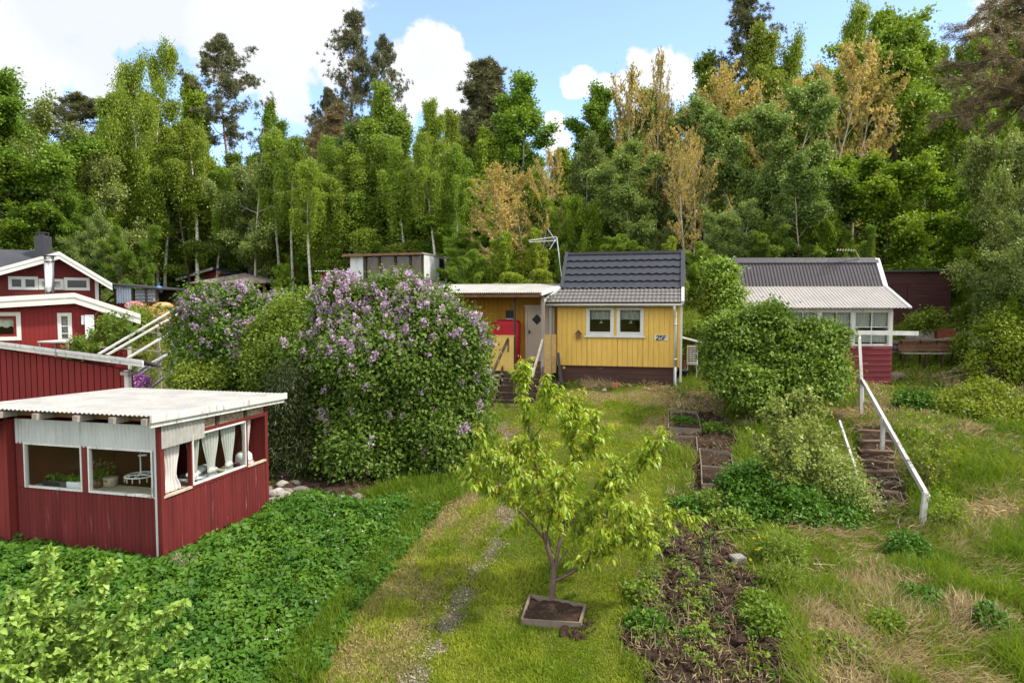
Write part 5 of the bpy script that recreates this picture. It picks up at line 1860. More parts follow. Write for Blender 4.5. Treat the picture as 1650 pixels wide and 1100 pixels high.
def right_yard():
    # dark brown shed behind
    f = Frame(*at(1412, 500, 31.5)[:2], 0, -6)
    hp = lambda px, py, v=0.0: f.hit(px, py, 1, v)
    W = hp(1531, 500)[0]; top = hp(1470, 438)[2]; gz = hp(1470, 524)[2] - .3
    o = thing('dark_shed', 'dark brown board shed with flat roof behind the cabin', 'shed', f.w((W / 2, 1, gz))[0])
    d0 = hp(1437, 458)[0]; d1 = hp(1463, 458)[0]; dt = hp(1450, 458)[2]
    mb = MB(f); hboards(mb, 0, W, gz, top, 0, .17, .008, .02, [(d0, d1, gz, dt)]); mb.box((0, .001, gz), (W, 2.2, top - .02)); mb.build('wall', M['dark_brown'], o)
    mb = MB(f); boards(mb, d0 + .02, d1 - .02, gz, dt - .02, -.004, .16, .008, .014); mb.build('door', M['dark_brown'], o)
    MB(f).box((-.1, -.15, top), (W + .15, 2.4, top + .07)).build('roof', M['dark_roof'], o)
    # bench-table
    c = G(1495, 585); d = c[1]
    f = Frame(at(1448, 560, d)[0], d, 0, -3)
    W = at(1540, 560, d)[0] - at(1448, 560, d)[0]
    t = thing('garden_bench', 'long weathered brown wooden bench with a low back standing behind the cabin lawn', 'bench', c)
    zt = at(1490, 549, d)[2]; zs = at(1490, 569, d)[2]
    mb = MB(f)
    for k in range(3): mb.box((0, .02 * k, zt - .34 + .135 * k - .06), (W, .02 * k + .03, zt - .34 + .135 * k + .055))
    mb.build('backrest', M['wood_brown'], t)
    mb = MB(f); mb.box((-.02, -.12, zt + .02), (W + .02, .18, zt + .05)); mb.build('top_board', M['wood_brown'], t)
    mb = MB(f)
    for k in range(3): mb.box((0, -.42 + .14 * k, zs), (W, -.30 + .14 * k, zs + .035))
    mb.build('seat', M['wood_grey'], t)
    for u in (.12, W * .38, W * .66, W - .16):
        for v in (-.38, .06):
            MB(f).box((u - .03, v - .03, ground(*f.w((u, v, 0))[0][:2]) - .05), (u + .03, v + .03, zs - .002 if v < 0 else zt + .015)).build('leg', M['wood_dark'], t)
    # rusty plate, white rock
    p = at(1525, 545, 28.6); z = float(ground(p[0], p[1]))
    tag(MB(Frame(p[0] - .38, p[1], 0, -8)).box((0, 0, z - .05), (.75, .35, at(1525, 530, 28.6)[2])).build('rusty_tank', M['rust'], None, bevel=.02), 'rusty brown steel tank behind the bench', 'tank')
    p = at(1492, 543, 29.2)
    tag(blob(MB(), p + np.array([0, 0, -.05]), (.75, .5, .42), 8, noise=.3).build('boulder', M['white_stone'], None, True), 'pale boulder between the cabin and the rusty tank', 'boulder')
    p = at(1558, 537, 29.0)
    tag(MB(Frame(p[0], p[1], 0, 5)).box((-.3, 0, p[2] - .06), (.35, .4, p[2] + .04)).build('flat_slab', M['concrete'], None, bevel=.02), 'flat pale slab on the bank right of the rusty tank', 'slab')
    for px, py, d, w, lab in ((1588, 545, 29.0, .42, 'dark grill drum on legs right of the pale slab'),):
        p = at(px, py, d); z = float(ground(p[0], p[1]))
        g = thing('grill_drum', lab, 'grill', (p[0], p[1], z))
        MB().tube([p + (-.35, 0, .05), p + (.35, 0, .05)], .17, 12).build('drum', M['black'], g, True)
        for dx in (-.3, .3): MB().bar(p + (dx, 0, 0), (p[0] + dx, p[1], z - .05), .035).build('leg', M['black'], g)
    # bank behind the two cottages: low stone wall
    w = thing('retaining_wall', 'low dark retaining wall of stone and planks behind the bench', 'wall', at(1490, 560, 28.2))
    mb = MB(); rng = np.random.default_rng(4)
    a = at(1436, 560, 28.3); b = at(1545, 560, 28.3)
    for k in range(26):
        p = a + (b - a) * k / 25; z = float(ground(p[0], p[1]))
        for j in range(3): blob(mb, (p[0] + rng.normal() * .04, p[1] + rng.normal() * .04, z + .05 + j * .2), (.15, .14, .12), k * 3 + j, 5, 8, .2)
    mb.build('stones', M['stone'], w)
    # log / stone at the red wall, brush pile
    p = G(1442, 612)
    lg = tag(MB().tube([p + (-.3, 0, .14), p + (.35, .1, .14)], [.16, .14], 12).build('log_end', M['bark']), 'short dark log lying at the right corner of the red wall', 'log')
    p = G(1612, 610); rng = np.random.default_rng(12)
    mb = MB()
    for k in range(110):
        c = p + np.array([rng.normal() * .7, rng.normal() * .4, .05 + rng.random() * .5]); a = rng.normal() * .6
        L = rng.uniform(.5, 1.3)
        dv = np.array([math.cos(a), math.sin(a) * .6, rng.normal() * .18]) * L / 2
        mb.tube([c - dv, c + rng.normal(size=3) * .04, c + dv], [.016, .013, .006], 4)
    tag(mb.build('brush_pile', M['dry_twig']), 'heap of cut dry branches at the right edge of the lawn', 'brush pile')


# ------------------------------------------------------------------ garden: stairs, beds, boxes
def garden():
    # plank steps on the slope, with handrails
    A = G(1388, 688); Bq = G(1440, 832)
    st = thing('garden_stairs', 'old earth filled plank stairs climbing the slope to the right cabin', 'stairs', Bq)
    n = 9
    for k in range(n):
        t = k / (n - 1)
        py = 832 - t * 132
        xl = 1398 - t * 14; xr = 1462 - t * 26
        p = G(xl, py); q = G(xr, py)
        z = max(ground(p[0], p[1]), ground(q[0], q[1])) + .02
        p[2] = z + random.uniform(-.02, .02); q[2] = z + random.uniform(-.02, .02)
        MB().bar(p + (0, 0, -.07), q + (0, 0, -.07), .05, .20).build('riser', M['wood_rot'], st)
        MB().bar(p + (0, .10, .045), q + (0, .10, .04), .24, .045).build('tread', M['wood_tread'], st)
    hr = thing('handrail', 'weathered white timber handrail rising beside the plank stairs', 'handrail', G(1484, 850))
    p0 = at(1388, 612, 19.6); g1 = G(1484, 852); p1 = at(1493, 800, g1[1] + .05)
    MB().bar(p0, p1, .045, .12).build('rail', M['white_rail'], hr)
    MB().bar(p0 + (.06, 0, -.03), p1 + (.06, 0, -.03), .04, .10).build('rail', M['white_rail'], hr)
    MB().bar(p1 + (0, .03, .08), g1 + (0, 0, -.15), .11, .07).build('post', M['white_rail'], hr)
    q = p0 + (p1 - p0) * .43; gq = np.array([q[0], q[1], float(ground(q[0], q[1])) - .1])
    MB().bar(q + (0, .05, .07), gq + (0, .05, 0), .09, .07).build('post', M['white_rail'], hr)
    gq = np.array([p0[0] + .02, p0[1], float(ground(p0[0], p0[1])) - .1])
    MB().bar(p0 + (0, .04, .05), gq, .09, .07).build('post', M['white_rail'], hr)
    lo = thing('side_rail', 'short grey rail lying along the left edge of the plank stairs', 'rail', G(1385, 795))
    a = G(1352, 706) + (0, 0, .45); b = G(1386, 797) + (0, 0, .25)
    MB().bar(a, b, .05, .09).build('rail', M['white_rail'], lo)
    MB().bar(b + (0, 0, .05), G(1386, 797) + (0, 0, -.1), .06, .06).build('post', M['white_rail'], lo)
    # dry vines along the stairs
    rng = np.random.default_rng(3); mb = MB()
    for k in range(70):
        t = rng.random(); py = 840 - t * 120; px = 1448 - t * 12 + rng.normal() * 12
        p = G(px, py); L = rng.uniform(.3, .8); a = rng.random() * 6.28
        mb.tube([p + (0, 0, .03), p + np.array([math.cos(a) * L * .5, math.sin(a) * L * .5, .16]), p + np.array([math.cos(a) * L, math.sin(a) * L, .02])], [.006, .005, .003], 3)
    tag(mb.build('dead_vines', M['dry_twig']), 'dry dead vine stems tangled over the plank stairs', 'vines', kind='stuff')

    # raised beds
    def bed(corners, h, mt, label, soil=True, t=.026, name='raised_bed', fill=.6):
        P = [G(*c) for c in corners]
        c = sum(P) / 4
        o = thing(name, label, 'raised bed', c)
        for i in range(4):
            a, b = P[i].copy(), P[(i + 1) % 4].copy()
            MB().bar(a + (0, 0, h / 2 - .06), b + (0, 0, h / 2 - .06), t, h + .12).build('side_board', M[mt], o)
        if soil:
            mb = MB(); N = 22
            g = np.zeros((N, N, 3))
            for i, s in enumerate(np.linspace(.02, .98, N)):
                for j, q in enumerate(np.linspace(.02, .98, N)):
                    p = (P[0] * (1 - q) + P[1] * q) * (1 - s) + (P[3] * (1 - q) + P[2] * q) * s
                    g[i, j] = p + np.array([0, 0, h * fill + (fbm(np.array([p[0] * 7]), np.array([p[1] * 7]), 5)[0] - .5) * .14])
            mb.grid(g).build('soil', M['soil'], o, smooth=True)
        return o, P
    bed([(1077, 697), (1130, 699), (1122, 670), (1077, 668)], .16, 'bed_board', 'uppermost small raised bed of pale boards below the yellow house')
    bed([(1070, 733), (1124, 735), (1122, 712), (1068, 710)], .16, 'bed_board', 'narrow raised bed of pale boards below the uppermost one')
    bed([(1130, 758), (1182, 763), (1178, 739), (1127, 730)], .14, 'bed_board', 'raised bed of pale boards right of and below the narrow one')
    bed([(1131, 790), (1184, 790), (1182, 766), (1130, 760)], .16, 'bed_board', 'lowest raised bed of pale boards beside the leafy shrub')
    o, P = bed([(841, 1008), (934, 1014), (943, 984), (854, 968)], .11, 'bed_board', 'square pale board planting box around the foot of the young cherry tree', True, .03, 'planting_box', .75)
    rng = np.random.default_rng(8); mb = MB()
    for k in range(50):
        p = G(925 + rng.normal() * 16, 1015 + rng.normal() * 9)
        blob(mb, p + (0, 0, .02), np.array([.05, .05, .035]) * rng.uniform(.5, 1.4), k, 4, 7, .3)
    tag(mb.build('spilled_soil', M['soil']), 'dark soil spilled over the front corner of the pale planting box', 'soil', kind='stuff')
    # concrete slab on the soil
    p = G(1188, 905)
    fr = Frame(p[0], p[1], p[2], 12)
    tag(MB(fr).box((-.10, -.10, .0), (.13, .12, .11)).build('paving_slab', M['concrete'], None, bevel=.012), 'grey concrete slab lying on the vegetable bed', 'slab')
    # red stake in the lilac
    b = at(705.5, 740, 15.5); t = at(705.5, 712, 15.5)
    s = thing('marker_stake', 'red topped marker stake at the foot of the big lilac', 'stake', (b[0], b[1], float(ground(b[0], b[1]))))
    MB().tube([b, t], .018, 8).build('red_sleeve', M['red_plastic'], s); MB().tube([(b[0], b[1], float(ground(b[0], b[1])) - .1), b], .012, 8).build('rod', M['wood_grey'], s)
    # fallen grey branches in the grass
    for pts, lab in ((((1310, 917), (1348, 919), (1362, 910), (1378, 901)), 'forked bare pale branch lying in the green grass'),
                     (((1318, 935), (1345, 955), (1385, 982)), 'thin straight bare branch lying at the edge of the straw'),
                     (((1480, 860), (1492, 850), (1530, 866), (1552, 885)), 'bent dry stalk lying below the handrail post'),
                     (((1560, 800), (1620, 825), (1648, 845)), 'long thin grey branch lying across the grass at the right edge')):
        P = [G(*q) + np.array([0, 0, .10]) for q in pts]
        mb = MB().tube(P, np.linspace(.014, .006, len(P)), 5)
        mid = P[1]; mb.tube([mid, mid + np.array([.25, .2, .08])], [.008, .003], 4)
        tag(mb.build('fallen_branch', M['dry_twig']), lab, 'branch')
    # stones on the rocky strip between shed and lilac
    rng = np.random.default_rng(77)
    spots = [(445, 800, .20), (462, 795, .15), (470, 808, .11), (438, 812, .10), (575, 806, .16), (603, 812, .12), (455, 782, .14), (485, 792, .13), (500, 803, .10), (530, 798, .09),
             (475, 780, .12), (620, 806, .09), (548, 804, .10), (715, 772, .07), (432, 790, .12)]
    for i, (px, py, r) in enumerate(spots):
        p = G(px, py)
        o = blob(MB(), p + (0, 0, r * .25), (r * rng.uniform(.9, 1.4), r, r * rng.uniform(.5, .7)), 100 + i, 7, 11, .28).build('stone', M['stone' if i % 3 else 'white_stone'], None, True)
        tag(o, 'rough grey brown stone on the bare strip between the red shed and the big lilac', 'stone', 'stones at the foot of the lilac')
    p = G(452, 808)
    tag(MB().bar(p + (-.35, -.15, .06), p + (.35, .22, .12), .12, .03).build('loose_plank', M['wood_grey']), 'loose grey plank among the stones right of the red shed', 'plank')

# ------------------------------------------------------------------ foreground red shed with big windows
SF = Frame(-5.73, 11.0, 0, -14.5)


def foreground_shed():
    f = SF
    side = Frame(*f.w((0, 0, 0))[0], f_yaw(f) + 90)          # u runs back along the right wall, v points inwards
    o = thing('garden_room', 'red corrugated garden room with large windows and a white corrugated roof', 'shed', f.w((-1.5, 1.4, -4.2))[0])
    hf = lambda px, py: f.hit(px, py, 1, 0.0)
    hs = lambda px, py: side.hit(px, py, 1, 0.0)
    UL = -2.98; D = side.hit(431, 740, 1, 0)[0]
    gz = -4.75
    wt = hf(195, 722)[2]; wb = hf(195, 797)[2]
    wr = -1.90                                               # underside of the roof
    a0 = hf(40, 750)[0]; a1 = hf(133, 750)[0]; b0 = hf(143, 750)[0]; b1 = hf(247, 750)[0]
    # red corrugated lower walls
    mb = MB(f).corr((UL, 0, gz), (-.07 - UL, 0, 0), (0, 0, wb - .01 - gz), (0, -1, 0), .011, .085, .003, True)
    mb.box((a1, -.012, wb - .0), (b0, .03, wt)); mb.box((UL, -.010, wb), (a0, .03, wt))
    o2 = mb.build('front_wall', M['red_corr'], o)
    su = [hs(px, 745)[0] for px in (265, 307, 309, 396, 398, 431)]
    swt = hs(309, 700)[2]; swb = hs(309, 777)[2]
    swb = wb; 
    mb = MB(side).corr((.07, 0, gz), (D - .07, 0, 0), (0, 0, swb - .01 - gz), (0, -1, 0), .011, .085, .003, True)
    mb.build('side_wall', M['red_corr'], o)
    # posts
    mb = MB(f).box((-.07, -.02, gz), (.02, .07, wr)); mb.build('corner_post', M['red_board'], o)
    MB(f).box((-.098, -.03, gz + .1), (-.062, -.016, wt)).build('corner_strip', M['grey_zinc'], o)
    mb = MB(side)
    for u in (su[1] + .005, su[3] + .005):
        mb.box((u - .0, -.01, swb), (u + .055, .07, wr + .02))
    mb.box((D - .08, -.012, gz), (D + .015, .08, wr)); mb.build('side_post', M['red_board'], o)
    mb = MB(side); mb.box((.02, -.014, swb - .03), (D - .08, .07, swb + .02)); mb.box((.02, -.008, swt), (D - .08, .07, swt + .06)); mb.build('side_rail', M['red_board'], o)
    # grey corrugated band above the front windows, pale piece round the corner
    mb = MB(f).corr((UL, -.014, wt - .02), (-.02 - UL, 0, 0), (0, 0, wr - wt - .05), (0, -1, 0), .010, .076, .003)
    mb.build('upper_cladding', M['grey_zinc'], o)
    ue = hs(327, 690)[0]
    mb = MB(side).corr((0, -.034, hs(262, 722)[2]), (ue, 0, 0), (0, 0, wr - hs(262, 722)[2] + .02), (0, -1, 0), .012, .082, .003)
    mb.build('corner_cladding', M['white_metal'], o)
    mb = MB(side)
    mb.box((ue, .02, swt + .06), (D - .08, .035, wr + .03)); mb.build('chipboard_infill', M['osb_grey'], o)
    mb = MB(side)
    for px in (348, 394): u = hs(px, 680)[0]; mb.box((u, -.012, swt + .06), (u + .07, .02, wr + .03))
    mb.box((ue, -.004, wr - .02), (D, .02, wr + .05))
    mb.build('stud', M['wood_dark'], o)
    # windows
    for u0, u1 in ((a0, a1), (b0, b1)):
        window(f, o, u0, u1, wb, wt, .0, .032, 'white_worn', .05, (), (), 'glass', out=.024)
    window(side, o, su[2], su[3], swb + .02, swt, .0, .032, 'white_worn', .05, (), (), 'glass', out=.024)
    # sill boards
    MB(side).box((.03, -.03, swb - .012), (su[1], .03, swb + .024)).build('window_sill', M['wood_pale'], o)
    MB(side).box((su[4], -.03, swb - .012), (D - .08, .03, swb + .024)).build('window_sill', M['wood_pale'], o)
    # back wall, left wall, floor
    mb = MB(f); boards(mb, UL, -.02, gz, wr, D - .06, .15, .006, .02); mb.box((UL, D - .058, gz), (-.02, D, wr))
    mb.box((UL - .06, .04, gz), (UL, D, wr))
    mb.box((UL, .72 * D, gz), (UL + 1.25, .72 * D + .05, wr))
    mb.build('back_wall', M['red_shade'], o)
    MB(f).box((UL, .04, -4.1), (-.05, D - .08, -4.05)).build('floor', M['wood_dark'], o)
    # inner bench along the windows
    MB(f).box((UL + .05, .06, wb - .07), (-.1, .62, wb - .035)).build('inner_shelf', M['wood_pale'], o)
    MB(side).box((.75, .06, wb - .06), (D - .1, .55, wb - .03)).build('inner_shelf', M['wood_pale'], o)
    for px in (86, 51):
        u, _, _ = f.hit(px, 750, 1, .9)
        MB(f).box((u - .04, .86, -4.05), (u + .04, .94, wr)).build('inner_post', M['wood_brown'], o)
    # roof
    FL = UL - .9; V0, V1 = -.30, D + .50
    mb = MB(f).corr((FL, V0, -1.765), (.14 - FL, 0, 0), (0, V1 - V0, -.11), (0, 0, 1), .012, .09, .004)
    mb.build('roof', M['white_metal'], o)
    mb = MB(f)
    mb.bar((.14, V0 - .03, -1.805), (.14, V1, -1.915), .04, .12); mb.bar((.107, V0 - .02, -1.90), (.107, V1 - .05, -2.0), .025, .10)
    mb.build('fascia', M['white_worn'], o)
    mb = MB(f)
    mb.box((FL, -.05, wr), (.09, .02, -1.795))
    for k in range(1, 6): mb.box((FL, V0 + k * .55, -1.845 - k * .017), (.09, V0 + k * .55 + .05, -1.795 - k * .017))
    mb.build('roof_batten', M['wood_brown'], o)
    for px in (2, 60, 125, 183, 236):
        u = f.hit(px, 662, 1, -.3)[0]
        u = min(u, .03)
        MB(f).bar((u, V0 - .06, -1.855), (u, V1 - .2, -1.965), .10, .10).build('rafter', M['wood_grey'], o)
    # curtains, hung on the right wall
    wtc = wr - .12
    for i, (pa, pb, pin, lab) in enumerate(((266, 300, (.30, .55), 'pale curtain in the narrow front opening of the red garden room'),
                                          (311, 330, (.16, .50), 'first pale curtain behind the white framed side window'),
                                          (335, 362, (.16, .42), 'middle knotted pale curtain in the white framed side window'),
                                          (366, 388, (.14, .45), 'third pale curtain in the white framed side window'),
                                          (399, 412, (.2, .4), 'pale curtain in the rear opening of the red garden room'))):
        ua = hs(pa, 730)[0]; ub = hs(pb, 730)[0]
        c = thing('curtain', lab, 'curtain', side.w((ua, .1, wb))[0], 'curtains of the garden room')
        cloth(MB(side), ua, ub, wb + .01 + (.1 if i == 4 else 0), swt + (.05 if i else -.02), .12, 5, .03, pin).build('cloth', M['curtain'], c, smooth=True)
        if i in (1, 2, 3):
            uc = (ua + ub) / 2
            blob(MB(side), (uc, .12, wb + .13), (.10, .05, .06), i, 6, 10, .25).build('knot', M['curtain'], c, True)
    # dark coat
    u = hs(274, 780)[0]
    c = thing('coat', 'dark coat hanging below the front curtain in the red garden room', 'coat', side.w((u, .22, wb))[0])
    cloth(MB(side), hs(263, 780)[0] + .04, hs(284, 780)[0], wb - .10, wb + .48, .24, 4, .035, (1.0, .35)).build('cloth', M['coat'], c, smooth=True)
    # octopus clothes dryer
    p = f.hit(227, 765, 1, .45)
    h = thing('clip_dryer', 'pale hanging clothes dryer with pegs inside the right front window', 'clothes dryer', f.w(p)[0])
    mb = MB(f); q = p + np.array([0, 0, .34])
    mb.tube([q + (0, 0, .4), q], .004, 5); mb.tube([p, q], .012, 8); mb.bar(q + (-.03, 0, 0), q + (.13, 0, .02), .03)
    mb.tube([p + np.array([math.cos(a) * .25, math.sin(a) * .25, 0]) for a in np.linspace(0, 6.283, 20)], .010, 6)
    for k in range(5):
        a = k * 1.256; mb.bar(p + (0, 0, .01), p + np.array([math.cos(a) * .25, math.sin(a) * .25, 0]), .014)
    mb.build('rack', M['plastic_white'], h)
    mb = MB(f)
    for k in range(14):
        a = k * .4488; e = p + np.array([math.cos(a) * .25, math.sin(a) * .25, 0])
        mb.bar(e, e + (0, 0, -.085), .016)
    mb.build('pegs', M['wood_pale'], h)
    # planters behind the left window
    zs = wb - .03
    for px, lab, m_, w_ in ((98, 'dark planter tray of green seedlings on the shelf behind the left front window', 'black', .27), (122, 'pale planter box of green seedlings on the shelf behind the left front window', 'plastic_white', .23)):
        p = f.hit(px, 782, 1, .32); c0 = f.w((p[0], .34, zs))[0]
        t = thing('planter', lab, 'planter', c0)
        MB(f).box((p[0] - w_, .20, zs), (p[0] + w_, .46, zs + .11)).build('tray', M[m_], t, bevel=.012)
        rng = np.random.default_rng(px); n = 160
        P = f.w(np.stack([p[0] + rng.uniform(-w_, w_, n) * .9, rng.uniform(.22, .45, n), zs + .10 + rng.random(n) * .07], -1)) - c0
        link('seedlings', leaf_mesh('seedlings', P, rand_dirs(n, rng) + np.array([0, 0, .6]), rand_dirs(n, rng) * .4 + np.array([0, 0, 1]), .05, .035, rng.random(n), M['l_weed'], rng, 'leaf'), t)
    p = f.hit(158, 775, 1, .40)
    t = thing('potted_plant', 'potted green plant at the left edge of the right front window', 'potted plant', f.w((p[0], .4, zs))[0])
    MB(f).tube([(p[0], .4, zs), (p[0], .4, zs + .14)], [.07, .09], 14).build('pot', M['wood_brown'], t, True)
    rng = np.random.default_rng(6); n = 120; c0 = f.w((p[0], .4, zs))[0]
    P = np.array([0, 0, .24]) + rng.normal(size=(n, 3)) * np.array([.11, .10, .08])
    link('leaves', leaf_mesh('plant_leaves', P, rand_dirs(n, rng), rand_dirs(n, rng) * .5 + np.array([0, 0, 1]), .09, .05, rng.random(n), M['l_weed'], rng, 'leaf'), t)
    p = f.hit(178, 770, 1, .5)
    t = thing('pale_pot', 'pale round pot on the inner shelf beside the potted plant', 'pot', f.w((p[0], .5, zs))[0])
    MB(f).tube([(p[0], .5, zs), (p[0], .5, zs + .16), (p[0], .5, zs + .17)], [.11, .125, .11], 16).build('body', M['wood_pale'], t, True)
    # steel basin and crumpled cloth, white bowl
    u = hs(332, 765)[0]
    b = thing('basin', 'steel sink basin under the curtains of the side window', 'basin', side.w((u, .26, wb - .03))[0])
    mb = MB(side); mb.tube([(u, .28, wb - .03), (u, .28, wb + .06), (u, .28, wb + .10)], [.20, .27, .29], 20); mb.build('bowl', M['steel'], b, True)
    u = hs(345, 750)[0]
    tag(blob(MB(side), (u + .1, .34, wb + .10), (.30, .16, .10), 21, 9, 16, .35).build('crumpled_cloth', M['curtain'], None, True), 'crumpled pale cloth lying behind the steel basin', 'cloth')
    u = hs(407, 735)[0]
    b = thing('white_tub', 'white plastic tub with red band in the rear opening of the garden room', 'tub', side.w((u, .2, wb))[0])
    mb = MB(side); mb.tube([(u, .2, wb + .06), (u, .2, wb + .20), (u, .2, wb + .25), (u, .2, wb + .255)], [.17, .15, .10, .02], 18); mb.build('shell', M['plastic_white'], b, True)
    mb = MB(side); mb.tube([(u, .2, wb + .022), (u, .2, wb + .06)], [.19, .185], 18); mb.build('band', M['red_plastic'], b, True)

    # plank wall and small dark roof of the next building at the left edge
    o = thing('plank_outbuilding', 'dark red plank building with a small dark roof at the left edge', 'building', f.w((UL - 1, .5, -4.2))[0])
    mb = MB(f); top = lambda u: -1.95 + (u - (UL - .06)) * .55
    boards(mb, UL - 3.0, UL - .06, gz, 0, -.10, .15, .006, .022, (), top); mb.prism([(UL - 3, gz), (UL - .06, gz), (UL - .06, -1.98), (UL - 3, -3.55)], -.098, 2.6)
    mb.build('wall', M['red_shade'], o)
    mb = MB(f)
    mb.bar((UL - .02, -.42, -1.93), (UL - 3, -.42, -3.57), .03, .14, up=(0, 0, 1)); mb.build('fascia', M['white_worn'], o)
    mb = MB(f); P = np.array([[(UL - .04, v, -1.87), (UL - 3.2, v, -3.6)] for v in np.linspace(-.43, 2.8, 5)]); mb.grid(P, (0, 0, .03)); mb.build('roof', M['dark_roof'], o)


# ------------------------------------------------------------------ other buildings on the left
def gable_front(f, u0, u1, w0, pk, side_w, v0, dep, over, name_parts, o, bw=.16, batten=0, wallm='red_board', holes=(), horiz=False, fascia='white', roofm='dark_roof', fh=.18, hstep=.13):
    """gable wall facing the viewer with its roof; pk = (u, w) ridge, side_w = (w left, w right) at u0, u1"""
    top = lambda u: side_w[0] + (pk[1] - side_w[0]) * (u - u0) / (pk[0] - u0) if u <= pk[0] else pk[1] + (side_w[1] - pk[1]) * (u - pk[0]) / (u1 - pk[0])
    mb = MB(f)
    if horiz:
        w = w0
        while w < pk[1] - .02:
            if w < side_w[0]: ua = u0
            else: ua = u0 + (w + hstep - side_w[0]) / (pk[1] - side_w[0]) * (pk[0] - u0)
            if w < side_w[1]: ub = u1
            else: ub = u1 - (w + hstep - side_w[1]) / (pk[1] - side_w[1]) * (u1 - pk[0])
            if ub - ua > .05: hboards(mb, max(ua, u0), min(ub, u1), w, w + hstep, v0, hstep, .006, .02, holes)
            w += hstep
    else:
        boards(mb, u0, u1, w0, 0, v0, bw, .006, .022, holes, top, .002, batten)
    segs = sorted(set([u0, u1, pk[0]] + [h[i] for h in holes for i in (0, 1)]))
    for a, b in zip(segs[:-1], segs[1:]):
        hb = [h for h in holes if h[0] < (a + b) / 2 < h[1]]
        lo = w0
        for h in sorted(hb, key=lambda q: q[2]):
            mb.box((a, v0 + .002, lo), (b, v0 + .09, h[2])); lo = h[3]
        mb.prism([(a, lo), (b, lo), (b, top(b) - .01), (a, top(a) - .01)], v0 + .002, v0 + .09)
    mb.box((u1 - .09, v0 + .09, w0), (u1, v0 + dep, side_w[1] - .02)); mb.box((u0, v0 + .09, w0), (u0 + .09, v0 + dep, side_w[0] - .02))
    mb.box((u0 + .09, v0 + dep - .09, w0), (u1 - .09, v0 + dep, min(side_w)))
    mb.build('wall', M[wallm], o)
    sl = (pk[1] - side_w[0]) / (pk[0] - u0); sr = (pk[1] - side_w[1]) / (u1 - pk[0])
    L = (u0 - over, side_w[0] - over * sl); Rr = (u1 + over, side_w[1] - over * sr)
    va, vz = v0 - over, v0 + dep + .2
    mb = MB(f)
    for (A, B) in ((L, pk), (pk, Rr)):
        P = np.array([[(A[0], v, A[1] + .10), (B[0], v, B[1] + .10)] for v in (va, vz)]); mb.grid(P, (0, 0, .06))
    mb.build('roof', M[roofm], o)
    mb = MB(f)
    for (A, B) in ((L, pk), (pk, Rr)):
        mb.prism([(A[0], A[1] + .04 - fh), (B[0], B[1] + .04 - fh), (B[0], B[1] + .085), (A[0], A[1] + .085)], va - .03, va)
        mb.prism([(A[0], A[1] + .085 - fh * .45), (B[0], B[1] + .085 - fh * .45), (B[0], B[1] + .115), (A[0], A[1] + .115)], va - .055, va - .032)
    mb.build('bargeboard', M[fascia], o)
    mb = MB(f)
    for (A, B) in ((L, pk), (pk, Rr)):
        P = np.array([[(A[0], v, A[1] + .02), (B[0], v, B[1] + .02)] for v in (va, v0 - .03)]); mb.grid(P, (0, 0, .02))
    mb.build('soffit', M['white_worn'], o)
    return top


